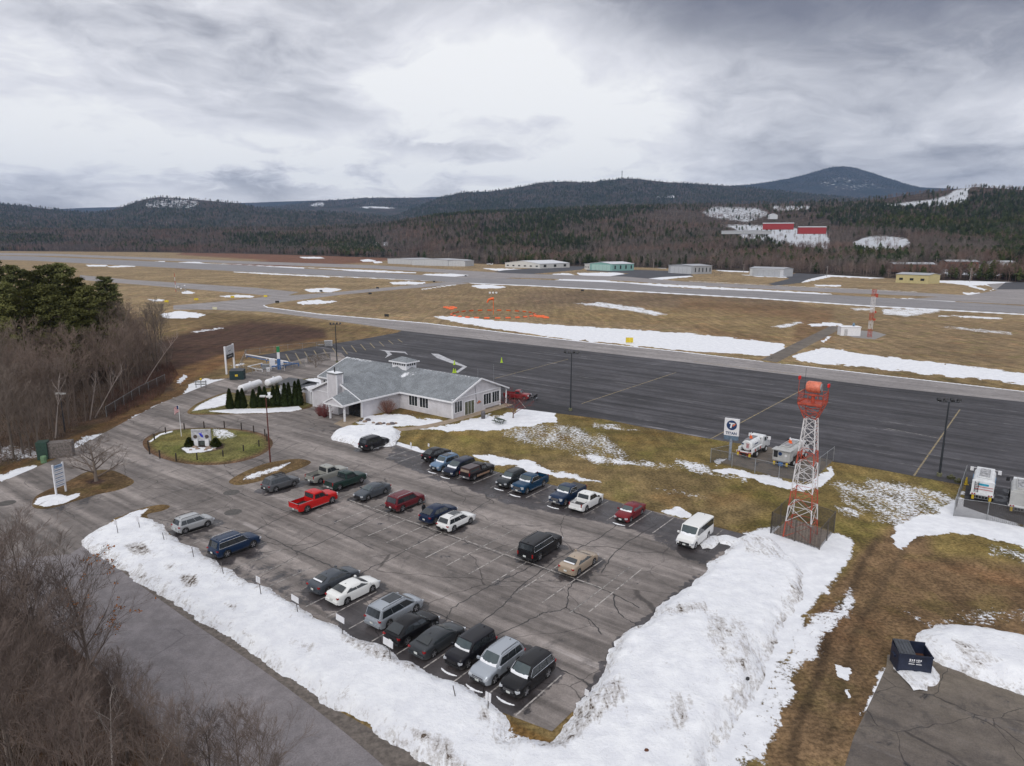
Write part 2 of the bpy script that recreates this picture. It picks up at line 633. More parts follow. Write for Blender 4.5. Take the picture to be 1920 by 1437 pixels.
# painted areas of the ground, as surveyed outlines: (outline, colour, soft edge)
LIGHT_TAN = (0.250, 0.180, 0.102)
TINTS = [
 # left heath and rough grass
 ([(240, 590), (330, 585), (480, 590), (560, 598), (760, 620), (740, 640), (620, 655), (470, 668), (420, 700), (330, 745), (180, 830), (0, 830), (0, 640)], (0.165, 0.112, 0.055), 3),
 ([(300, 640), (380, 615), (470, 603), (560, 608), (610, 620), (612, 634), (560, 645), (470, 655), (400, 680), (320, 700), (280, 700)], (0.070, 0.038, 0.026), 7),
 ([(270, 700), (340, 690), (420, 665), (480, 655), (580, 642), (625, 635), (560, 652), (470, 664), (430, 680), (350, 720), (270, 745)], (0.165, 0.092, 0.042), 5),
 ([(-600, 600), (260, 600), (320, 680), (330, 740), (200, 810), (60, 870), (-600, 950)], (0.085, 0.055, 0.036), 8),
 ([(60, 862), (240, 790), (345, 738), (350, 728), (280, 742), (200, 790), (0, 880), (0, 900)], (0.13, 0.075, 0.036), 3),
 ([(330, 505), (560, 500), (700, 492), (760, 484), (600, 477), (350, 472), (330, 478), (500, 488)], (0.16, 0.075, 0.045), 2),
 # far infield
 ([(500, 580), (700, 545), (860, 534), (1100, 548), (1500, 575), (2000, 605), (2000, 700), (1500, 640), (900, 595), (600, 585)], (0.215, 0.152, 0.086), 4),
 ([(950, 570), (1200, 575), (1500, 600), (1500, 560), (1200, 545), (1000, 545)], (0.165, 0.115, 0.072), 10),
 ([(1280, 560), (1560, 580), (1560, 640), (1380, 640), (1260, 600)], (0.18, 0.112, 0.06), 10),
 ([(1000, 600), (1300, 612), (1480, 640), (1500, 600), (1300, 580), (1050, 580)], (0.235, 0.165, 0.085), 8),
 # lawn between the lot and the apron
 ([(640, 790), (1000, 765), (1330, 825), (1640, 880), (2300, 1000), (2300, 1250), (1745, 1230), (1663, 1240), (1560, 1060), (1403, 1000), (960, 890), (740, 830)], (0.165, 0.122, 0.044), 3),
 ([(900, 850), (1100, 860), (1330, 890), (1440, 960), (1365, 994), (1138, 935), (960, 890)], (0.178, 0.128, 0.058), 12),
 # brown rough strip lower right
 ([(1560, 1100), (1640, 1010), (1720, 960), (1760, 1040), (1920, 1060), (2300, 1100), (2300, 1250), (1745, 1232), (1664, 1232), (1600, 1400), (1560, 1600), (1380, 1600), (1440, 1380), (1500, 1200)], (0.160, 0.102, 0.054), 14),
 ([(1620, 1150), (1600, 1300), (1560, 1600), (1400, 1600), (1500, 1330), (1570, 1180)], (0.155, 0.100, 0.055), 14),
 ([(1655, 1005), (1640, 1010), (1565, 1150), (1490, 1330), (1440, 1500), (1465, 1500), (1512, 1330), (1585, 1150)], (0.092, 0.060, 0.034), 6),
 ([(1740, 985), (1722, 990), (1640, 1110), (1570, 1260), (1540, 1400), (1556, 1400), (1588, 1260), (1656, 1115)], (0.11, 0.072, 0.040), 7),
 # verge round the foot of the lot
 ([(900, 1325), (1050, 1400), (1120, 1330), (1130, 1260), (1200, 1300), (1100, 1420), (1000, 1430), (880, 1350)], (0.17, 0.10, 0.035), 5),
 # woodland floor lower left
 ([(-900, 1060), (0, 1110), (120, 1190), (290, 1345), (400, 1460), (600, 1900), (-900, 1900)], (0.115, 0.066, 0.042), 6),
 ([(-900, 900), (0, 905), (100, 868), (100, 900), (-200, 960)], (0.11, 0.085, 0.035), 4),
 # planting beds and path verges at the terminal
 ([(560, 765), (590, 768), (660, 800), (690, 806), (655, 812), (610, 795), (560, 775)], (0.125, 0.082, 0.038), 2),
]

# snow lying on the ground: (outline, density, soft edge in photo px)
SNOWS = [
 ([(810, 594), (850, 593), (930, 602), (1050, 610), (1200, 620), (1300, 626), (1420, 639), (1468, 645), (1472, 655), (1455, 665), (1430, 668), (1350, 662), (1200, 650), (1050, 634), (930, 617), (850, 603)], 1.2, 2),
 ([(1540, 653), (1485, 667), (1500, 678), (1600, 686), (1750, 702), (1920, 720), (2300, 760), (2300, 730), (1920, 700), (1830, 690), (1730, 678), (1690, 672), (1610, 664), (1580, 656)], 1.2, 2.5),
 ([(1510, 608), (1560, 604), (1582, 608), (1575, 612), (1520, 611)], 1.0, 1.5),
 ([(1540, 640), (1555, 630), (1560, 632), (1545, 642)], 1.1, 1.2),
 ([(1410, 555), (1480, 558), (1700, 560), (1780, 562), (1795, 567), (1700, 567), (1560, 562)], 1.1, 1.2),
 ([(1650, 578), (1760, 578), (1765, 586), (1700, 596), (1655, 590)], 0.62, 4),
 ([(1590, 576), (1640, 577), (1640, 583), (1600, 583)], 0.6, 2),
 ([(1070, 568), (1130, 566), (1200, 576), (1260, 590), (1230, 593), (1150, 580), (1090, 572)], 0.62, 3),
 ([(1440, 612), (1500, 602), (1510, 606), (1470, 618)], 0.62, 3),
 ([(1735, 612), (1800, 612), (1900, 622), (1900, 630), (1800, 620)], 0.55, 3),
 ([(1760, 590), (1880, 595), (1880, 600), (1760, 594)], 0.7, 2),
 # along hangar row
 ([(900, 503), (1000, 505), (1020, 500), (1060, 501), (1000, 510), (930, 508)], 1.0, 1.2),
 ([(1040, 526), (1070, 521), (1110, 522), (1150, 528), (1260, 534), (1380, 541), (1470, 546), (1560, 551), (1560, 553), (1420, 547), (1200, 535), (1080, 529)], 1.1, 1.2),
 ([(1080, 512), (1160, 511), (1180, 516), (1120, 520), (1085, 516)], 0.95, 1.5),
 ([(1035, 514), (1060, 512), (1080, 516), (1040, 518)], 0.9, 1.2),
 ([(1052, 491), (1100, 494), (1100, 497), (1060, 496)], 1.1, 1),
 ([(1180, 496), (1255, 499), (1250, 504), (1190, 501)], 1.0, 1),
 ([(1200, 522), (1290, 516), (1300, 519), (1240, 525)], 1.1, 1),
 ([(1340, 503), (1405, 506), (1405, 512), (1345, 509)], 0.8, 2),
 ([(1385, 515), (1430, 517), (1500, 519), (1500, 522), (1420, 519)], 1.1, 1),
 ([(1500, 510), (1600, 514), (1680, 520), (1640, 523), (1560, 519), (1510, 530), (1497, 530), (1540, 517)], 1.1, 1),
 ([(1525, 534), (1580, 535), (1575, 538), (1530, 537)], 1.1, 1),
 ([(1755, 526), (1880, 527), (1920, 524), (2100, 524), (2100, 528), (1860, 534), (1820, 536), (1760, 530)], 1.1, 1),
 ([(1805, 549), (1835, 549), (1838, 553), (1808, 553)], 1.2, 1),
 ([(1820, 535), (1850, 543), (1845, 545), (1815, 537)], 1.1, 1),
 ([(675, 488), (690, 486), (705, 489), (700, 491), (680, 491)], 1.2, 1),
 ([(700, 491), (712, 490), (718, 493), (703, 494)], 1.2, 1),
 # left airfield
 ([(800, 514), (860, 513), (895, 516), (885, 519), (830, 519), (790, 516)], 1.2, 1),
 ([(880, 536), (910, 534), (950, 538), (940, 541), (900, 541)], 1.2, 1),
 ([(728, 530), (760, 528), (800, 530), (790, 533), (740, 534)], 1.2, 1),
 ([(550, 568), (590, 563), (635, 565), (620, 569), (570, 571)], 1.2, 1),
 ([(570, 543), (610, 540), (643, 543), (620, 548), (580, 548)], 1.2, 1),
 ([(412, 556), (440, 553), (480, 555), (475, 558), (420, 558)], 1.1, 1),
 ([(275, 561), (310, 562), (305, 566), (285, 565)], 1.1, 1),
 ([(300, 590), (335, 583), (388, 590), (370, 596), (310, 597)], 1.2, 1.5),
 ([(340, 549), (352, 545), (365, 549), (358, 551), (342, 551)], 1.2, 1),
 ([(200, 500), (250, 497), (255, 500), (210, 502)], 1.1, 1),
 ([(160, 497), (200, 497), (200, 500), (165, 500)], 1.1, 1),
 ([(280, 491), (310, 490), (305, 493), (285, 493)], 1.1, 1),
 ([(335, 492), (370, 491), (385, 494), (340, 495)], 1.1, 1),
 ([(440, 498), (480, 499), (570, 502), (570, 504), (480, 502)], 0.9, 1),
 ([(600, 504), (680, 506), (780, 511), (780, 513), (680, 510)], 1.0, 1),
 ([(425, 509), (480, 511), (620, 519), (620, 521), (480, 514)], 0.75, 1.2),
 ([(560, 482), (600, 482), (610, 485), (570, 485)], 1.1, 1),
 ([(350, 623), (380, 618), (425, 613), (420, 617), (370, 625)], 0.62, 1.5),
 ([(333, 715), (345, 700), (350, 706), (340, 722)], 0.95, 2),
 # terminal grounds
 ([(668, 791), (690, 783), (715, 777), (750, 775), (785, 783), (836, 788), (856, 788), (811, 795), (773, 798), (715, 802), (685, 798)], 1.05, 2.5),
 ([(577, 776), (595, 772), (625, 784), (625, 790), (600, 789), (582, 783)], 1.1, 2),
 ([(775, 804), (811, 801), (861, 792), (906, 784), (936, 781), (973, 770), (965, 760), (1036, 770), (1045, 788), (990, 800), (936, 806), (861, 809), (811, 807)], 1.15, 3),
 ([(930, 800), (1045, 785), (1110, 800), (1180, 830), (1180, 870), (1080, 860), (980, 840), (930, 820)], 0.50, 10),
 ([(1100, 790), (1200, 803), (1200, 812), (1110, 803)], 0.55, 3),
 ([(870, 790), (905, 780), (925, 775), (920, 780), (885, 790)], 0.8, 2),
 ([(1050, 850), (1110, 850), (1230, 865), (1230, 880), (1120, 872)], 0.60, 5),
 ([(1160, 850), (1230, 862), (1340, 872), (1330, 886), (1230, 885)], 0.52, 8),
 ([(1180, 900), (1330, 925), (1370, 950), (1300, 940), (1190, 915)], 0.45, 7),
 ([(735, 834), (760, 842), (800, 852), (830, 862), (860, 866), (860, 860), (800, 846), (745, 828)], 0.95, 2),
 ([(890, 854), (936, 855), (986, 863), (1024, 878), (1042, 892), (1010, 892), (960, 872), (900, 868)], 1.0, 3),
 ([(1020, 880), (1060, 886), (1130, 900), (1130, 908), (1050, 898)], 0.75, 3),
 ([(1238, 955), (1270, 952), (1300, 965), (1290, 975), (1255, 967)], 1.0, 2),
 # Titan compound
 ([(1330, 880), (1372, 876), (1412, 888), (1455, 898), (1510, 906), (1560, 875), (1562, 895), (1510, 925), (1440, 908), (1372, 892)], 1.05, 3),
 ([(1270, 858), (1330, 868), (1340, 882), (1410, 900), (1400, 910), (1310, 890), (1260, 868)], 0.60, 6),
 ([(1335, 866), (1366, 858), (1366, 864), (1345, 872)], 1.0, 2),
 ([(1540, 905), (1580, 892), (1760, 930), (1800, 950), (1780, 985), (1600, 960)], 0.50, 9),
 ([(1560, 945), (1620, 955), (1620, 975), (1570, 965)], 0.55, 5),
 # right compound
 ([(1672, 1005), (1700, 975), (1760, 962), (1800, 925), (1840, 950), (1920, 985), (2300, 1040), (2300, 1120), (1920, 1030), (1850, 1010), (1790, 1000), (1720, 1000), (1700, 1035)], 1.05, 4),
 ([(1620, 885), (1800, 925), (1800, 985), (1690, 1000), (1640, 990), (1600, 930)], 0.54, 10),
 ([(1850, 1020), (1920, 1035), (2300, 1100), (2300, 1140), (1920, 1060), (1840, 1040)], 0.5, 6),
 # around the open pavement at the lower right
 ([(1563, 1245), (1590, 1243), (1601, 1257), (1585, 1268), (1566, 1262)], 1.0, 4),
 ([(1572, 1292), (1583, 1290), (1585, 1305), (1577, 1307)], 1.0, 3),
 ([(1640, 1255), (1668, 1252), (1672, 1270), (1650, 1320), (1620, 1345), (1612, 1325), (1628, 1290)], 0.68, 7),
 ([(1670, 1130), (1740, 1150), (1920, 1130), (2300, 1160), (2300, 1230), (1900, 1175), (1745, 1190)], 0.50, 12),
 # streaks beside the tower compound
 ([(1400, 1000), (1560, 1008), (1588, 1030), (1540, 1110), (1490, 1200), (1440, 1300), (1390, 1400), (1330, 1560), (1200, 1560), (1380, 1250), (1420, 1100)], 0.86, 10),
 ([(1380, 1000), (1450, 985), (1560, 1000), (1600, 1010), (1590, 1060), (1550, 1120), (1450, 1100), (1400, 1060)], 0.85, 9),
 ([(1480, 1180), (1600, 1100), (1600, 1140), (1490, 1290), (1440, 1420), (1370, 1500), (1370, 1400)], 0.66, 12),
 # left woods floor
 ([(-100, 895), (0, 892), (60, 870), (74, 872), (60, 882), (0, 905), (-100, 925)], 0.95, 3),
 ([(-60, 830), (100, 835), (95, 862), (-60, 880)], 0.55, 8),
 ([(128, 838), (160, 822), (212, 806), (210, 812), (165, 830), (140, 842)], 1.0, 2),
 ([(238, 788), (300, 758), (345, 742), (372, 730), (380, 731), (345, 748), (300, 764), (242, 790)], 1.05, 1.5),
 ([(343, 738), (356, 722), (378, 712), (400, 710), (450, 708), (452, 714), (405, 718), (378, 732)], 1.05, 2),
 ([(490, 702), (530, 697), (568, 690), (568, 694), (530, 701), (494, 706)], 1.0, 1.5),
 ([(428, 686), (455, 680), (462, 684), (440, 688)], 0.8, 2),
 ([(470, 690), (570, 672), (560, 690), (490, 700)], 0.5, 3),
 ([(575, 712), (606, 703), (606, 720), (588, 735), (578, 740)], 1.1, 2),
 ([(485, 745), (520, 730), (565, 715), (520, 745), (500, 750)], 0.85, 3),
 # foot of the banks
 ([(880, 1330), (960, 1370), (1020, 1400), (1080, 1385), (1110, 1330), (1180, 1280), (1200, 1420), (1100, 1500), (900, 1480), (780, 1420), (800, 1330)], 0.60, 12),
]
SNOWLINES = [
 ([(493, 572), (500, 577), (600, 590), (800, 607), (925, 622), (1050, 637), (1280, 661), (1430, 679)], 1.2, 1.3),
 ([(1455, 683), (1493, 686), (1647, 704), (1780, 719), (1920, 735), (2300, 775)], 1.3, 1.3),
 ([(440, 510.5), (846, 528.5)], 0.7, 1.0),
 ([(880, 531), (1000, 536), (1171, 545.5), (1420, 559.5), (1613, 573), (1920, 590), (2200, 608)], 1.1, 1.1),
 ([(1290, 527), (1440, 535), (1613, 542.5), (1720, 548)], 0.6, 0.8),
 ([(100, 486), (440, 496), (700, 508)], 0.6, 0.8),
 ([(1845, 533), (1868, 541), (1855, 546)], 1.0, 0.8),
 ([(546, 563), (700, 545), (846, 534)], 0.7, 0.8),
 ([(790, 543), (855, 534)], 1.0, 0.8),
]


def ground_attrs(me, X, Y, defsnow=None):
 """Colour and snow cover of ground points (plan positions), from the surveyed outlines."""
 X, Y = np.asarray(X), np.asarray(Y)
 vis = Y > 20
 px, py = proj(X, np.where(vis, Y, 20), np.zeros_like(X))
 n = len(X)
 far = sst(-py, -760, -640)
 base = np.outer(1 - far, (0.160, 0.112, 0.048)) + np.outer(far, LIGHT_TAN)
 wob = vnoise(X, Y, 0.15, 3, 4)
 fz = np.clip((py - 454) / 400, 0.05, 2)
 pxw, pyw = px + wob * 9 * fz, py + vnoise(X, Y, 0.15, 5, 4) * 6 * fz
 for poly, c, fe in TINTS:
  P = np.array(poly)
  lo, hi = P.min(0) - 40, P.max(0) + 40
  k = (pxw > lo[0]) & (pxw < hi[0]) & (pyw > lo[1]) & (pyw < hi[1])
  if not k.any():
   continue
  w = sst(sdist(pxw[k], pyw[k], poly), -fe, fe)
  base[k] = base[k] * (1 - w[:, None]) + np.outer(w, c)
 snow = np.zeros(n)
 pxs, pys = px + vnoise(X, Y, 0.45, 8, 5, .62) * 14 * fz, py + vnoise(X, Y, 0.45, 9, 5, .62) * 8 * fz
 for poly, dn, fe in SNOWS:
  P = np.array(poly)
  fe = fe * (1.7 if P[:, 1].mean() > 750 else 1.0)
  lo, hi = P.min(0) - 30, P.max(0) + 30
  k = (pxs > lo[0]) & (pxs < hi[0]) & (pys > lo[1]) & (pys < hi[1])
  if not k.any():
   continue
  w = sst(sdist(pxs[k], pys[k], poly), -fe, fe)
  snow[k] = np.maximum(snow[k], w * dn)
 for line, dn, wd in SNOWLINES:
  P = np.array(line)
  lo, hi = P.min(0) - 6, P.max(0) + 6
  k = (px > lo[0]) & (px < hi[0]) & (py > lo[1]) & (py < hi[1])
  if not k.any():
   continue
  w = 1 - sst(ldist(px[k], py[k], line), wd * 0.5, wd * 1.3)
  snow[k] = np.maximum(snow[k], w * dn)
 if defsnow is not None:
  snow = np.maximum(snow, defsnow)
 col = np.ones((n, 4))
 col[:, :3] = base
 a = me.color_attributes.new('tint', 'FLOAT_COLOR', 'POINT')
 a.data.foreach_set('color', col.astype(np.float32).ravel())
 b = me.attributes.new('snow', 'FLOAT', 'POINT')
 b.data.foreach_set('value', snow.astype(np.float32))


def grid_mesh(name, V, nr, nc, skip=None):
 """Fast grid mesh from a flat (nr*nc, 3) array."""
 me = bpy.data.meshes.new(name)
 i = np.arange(nr - 1)[:, None] * nc + np.arange(nc - 1)[None, :]
 F = np.stack([i, i + 1, i + nc + 1, i + nc], -1).reshape(-1, 4)
 if skip is not None:
  F = F[~skip(F)]
 me.vertices.add(len(V))
 me.vertices.foreach_set('co', np.asarray(V, np.float32).ravel())
 me.loops.add(F.size)
 me.loops.foreach_set('vertex_index', F.ravel().astype(np.int32))
 me.polygons.add(len(F))
 me.polygons.foreach_set('loop_start', np.arange(0, F.size, 4, dtype=np.int32))
 me.polygons.foreach_set('use_smooth', np.ones(len(F), bool))
 me.update(calc_edges=True)
 return me


# --- the ground: one sheet, finer where one stands close to it
s_ = np.concatenate([np.arange(3.2, 60, 0.8), np.arange(60, 330, 1.25), np.arange(330, 1080, 2.6)])
D_ = np.concatenate([38760 / s_, [34, 28, 20, 8, -20, -90, -400]])
u_ = np.concatenate([np.linspace(-6, -0.95, 14), np.arange(-0.93, 0.93, 0.0032), np.linspace(0.95, 6, 14)])
DD, UU = np.meshgrid(D_, u_, indexing='ij')
GX, GY = UU * np.maximum(DD, 36), DD
V = np.stack([GX.ravel(), GY.ravel(), np.zeros(GX.size)], 1)
gm = grid_mesh('ground', V, len(D_), len(u_))
ground_attrs(gm, V[:, 0], V[:, 1])
setting(link('ground', gm, GROUND))


# --- paved sheets
def sheet(name, outline, z, m, cell=None, wet_shade=None, smooth=0, rz=0.0, kind='structure', parent=None, plan_pts=False):
 pts = outline if plan_pts else plan(outline)
 if smooth:
  pts = smooth_line(pts, smooth, True)
 bm = bmesh.new()
 f = bm.faces.new([bm.verts.new((x, y, z)) for x, y in pts])
 if f.normal.z < 0:
  f.normal_flip()
 bmesh.ops.triangulate(bm, faces=bm.faces[:])
 if cell:
  xs = [p[0] for p in pts]
  ys = [p[1] for p in pts]
  for ax, lo, hi in ((0, min(xs), max(xs)), (1, min(ys), max(ys))):
   k = math.ceil(lo / cell) * cell
   while k < hi:
    co = (k, 0, 0) if ax == 0 else (0, k, 0)
    no = (1, 0, 0) if ax == 0 else (0, 1, 0)
    bmesh.ops.bisect_plane(bm, geom=bm.verts[:] + bm.edges[:] + bm.faces[:], plane_co=co, plane_no=no, dist=1e-4)
    k += cell
 me = bpy.data.meshes.new(name)
 bm.to_mesh(me)
 bm.free()
 n = len(me.vertices)
 co = np.zeros(n * 3, np.float32)
 me.vertices.foreach_get('co', co)
 co = co.reshape(-1, 3)
 w = np.zeros(n)
 if wet_shade is not None:
  w = wet_shade(co[:, 0], co[:, 1])
 a = me.attributes.new('wet_shade', 'FLOAT', 'POINT')
 a.data.foreach_set('value', w.astype(np.float32))
 o = link(name, me, m, parent)
 if parent is None:
  setting(o, kind)
 return o


M_LOT = asphalt_material('lot_asphalt', (0.182, 0.160, 0.149), (0.258, 0.227, 0.210), streak=0.9, crack=0.62, stain=0.35, light=(0.36, 0.325, 0.31), crackw=0.0045)
M_ROAD = asphalt_material('road_asphalt', (0.195, 0.178, 0.182), (0.235, 0.215, 0.220), streak=0.15, crack=0.35, stain=0.15, light=(0.25, 0.235, 0.24), cellsize=0.05, crackw=0.003)
M_APRON = asphalt_material('apron_asphalt', (0.048, 0.046, 0.051), (0.072, 0.069, 0.076), streak=1.0, crack=0.0, stain=0.15, light=(0.22, 0.21, 0.215))
M_TAXI = asphalt_material('taxiway_asphalt', (0.235, 0.216, 0.212), (0.295, 0.272, 0.266), streak=0.35, crack=0.4, stain=0.1, cellsize=0.03, crackw=0.002)
M_RUN = asphalt_material('runway_asphalt', (0.21, 0.20, 0.205), (0.25, 0.238, 0.24), streak=0.3, crack=0.2, stain=0.1, cellsize=0.02, crackw=0.001)
M_OLD = asphalt_material('old_asphalt', (0.118, 0.100, 0.088), (0.178, 0.150, 0.118), streak=0.3, crack=0.7, stain=0.4, cellsize=0.16, crackw=0.005)
M_DARK = asphalt_material('new_asphalt', (0.050, 0.050, 0.058), (0.070, 0.070, 0.078), streak=0.3, crack=0.0, stain=0.1)
M_GRAVEL = mat('gravel', (0.135, 0.115, 0.10), 0.95, nscale=2.5, namt=0.35)
M_CONC = mat('path_concrete', (0.30, 0.235, 0.17), 0.9, nscale=1.2, namt=0.18)

WETS = [  # (outline, amount, soft edge)
 ([(600, 960), (700, 925), (960, 1000), (1230, 1080), (1160, 1165), (900, 1110), (560, 990)], 0.34, 14),
 ([(640, 1000), (1000, 1150), (1040, 1230), (900, 1180), (600, 1060)], 0.18, 14),
 ([(262, 960), (330, 975), (420, 1000), (500, 1030), (600, 1080), (640, 1120), (700, 1140), (800, 1140), (880, 1190), (1000, 1225), (1060, 1260), (1010, 1330), (1000, 1350), (930, 1330), (640, 1190), (440, 1095)], 0.46, 14),
 ([(640, 1130), (800, 1150), (900, 1190), (1040, 1220), (960, 1345), (900, 1335), (740, 1250), (640, 1190)], 0.90, 8),
 ([(740, 835), (800, 848), (960, 885), (1050, 905), (1140, 935), (1240, 962), (1403, 1002), (1380, 1030), (1300, 1055), (1220, 1010), (1150, 985), (1060, 970), (960, 950), (890, 925), (800, 895), (720, 862)], 0.74, 8),
 ([(1403, 1003), (1290, 975), (1240, 1010), (1280, 1050), (1330, 1060), (1290, 1110), (1230, 1165), (1150, 1240), (1100, 1340), (1080, 1320), (1150, 1200), (1250, 1120), (1310, 1070)], 0.8, 8),
 ([(1403, 1002), (1290, 975), (1250, 1000), (1290, 1050), (1370, 1030)], 1.1, 6),
 ([(600, 790), (700, 805), (740, 830), (700, 850), (640, 830), (560, 800)], 0.45, 8),
 ([(490, 880), (590, 870), (560, 905), (470, 920)], 0.45, 6),
 ([(100, 930), (210, 925), (160, 955), (60, 960)], 0.55, 8),
 ([(80, 960), (180, 940), (170, 960), (110, 975)], 0.5, 8),
]
CAR_WET_SHADE = []   # filled by the cars: damp plus contact shade painted dark round each middle


def lot_wet_shade(x, y):
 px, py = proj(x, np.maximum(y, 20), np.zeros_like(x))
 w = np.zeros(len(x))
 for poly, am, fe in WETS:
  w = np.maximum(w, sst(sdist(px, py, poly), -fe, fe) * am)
 for cx_, cy_, s in CAR_WET_SHADE:
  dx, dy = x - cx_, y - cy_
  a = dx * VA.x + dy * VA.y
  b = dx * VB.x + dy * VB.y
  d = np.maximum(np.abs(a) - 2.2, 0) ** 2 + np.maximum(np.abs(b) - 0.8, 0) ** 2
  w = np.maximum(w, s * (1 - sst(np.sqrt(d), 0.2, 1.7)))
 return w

# ------------------------------------------------------------------ where the cars stand (needed for the damp and contact shade painted on the asphalt)
LOT_LEFT = None


def side_point(facing, L, Wd, wb, fo, which, gx, gy, side):
 """Car centre from one tyre contact. facing: unit vector of the nose. fo: front axle's distance from the nose."""
 f = facing
 r = Vector((f.y, -f.x, 0))                    # the car's right
 ax = L / 2 - fo if which == 'F' else L / 2 - fo - wb
 p = Vector((gx, gy, 0))
 return p - f * ax - r * (Wd / 2 - 0.08) * side


# body kinds: L, W, H, wheelbase, front overhang, then shape numbers
KINDS = {
 'sedan':   dict(L=4.88, W=1.85, H=1.45, wb=2.82, fo=0.98, zb=0.19, R=0.33),
 'suv':     dict(L=4.70, W=1.88, H=1.70, wb=2.72, fo=0.93, zb=0.24, R=0.365),
 'bigsuv':  dict(L=5.0, W=1.98, H=1.76, wb=2.92, fo=0.96, zb=0.24, R=0.385),
 'suburban': dict(L=5.7, W=2.05, H=1.92, wb=3.35, fo=1.0, zb=0.27, R=0.405),
 'smallsuv': dict(L=4.1, W=1.78, H=1.60, wb=2.52, fo=0.84, zb=0.22, R=0.345),
 'boxsuv':  dict(L=4.35, W=1.84, H=1.63, wb=2.6, fo=0.85, zb=0.23, R=0.36),
 'cuv':     dict(L=4.78, W=1.92, H=1.68, wb=2.83, fo=0.98, zb=0.22, R=0.37),
 'wagon':   dict(L=4.85, W=1.85, H=1.64, wb=2.745, fo=1.0, zb=0.25, R=0.36),
 'minivan': dict(L=5.18, W=2.02, H=1.77, wb=3.09, fo=1.0, zb=0.19, R=0.36),
 'van':     dict(L=5.7, W=2.02, H=2.12, wb=3.43, fo=0.82, zb=0.27, R=0.38),
 'pickup':  dict(L=5.9, W=2.03, H=1.95, wb=3.68, fo=0.95, zb=0.33, R=0.41),
 'oldpickup': dict(L=5.5, W=1.96, H=1.80, wb=3.55, fo=0.86, zb=0.32, R=0.37),
 'xcab':    dict(L=5.75, W=2.0, H=1.87, wb=3.64, fo=0.98, zb=0.32, R=0.39),
 'softpickup': dict(L=5.25, W=1.95, H=1.79, wb=3.10, fo=0.96, zb=0.26, R=0.38),
}
A1, A2 = VA.copy(), -VA
for K_ in KINDS.values():
 K_['L'] *= .94
 K_['wb'] *= .95
 K_['fo'] *= .95
 K_['W'] *= .98
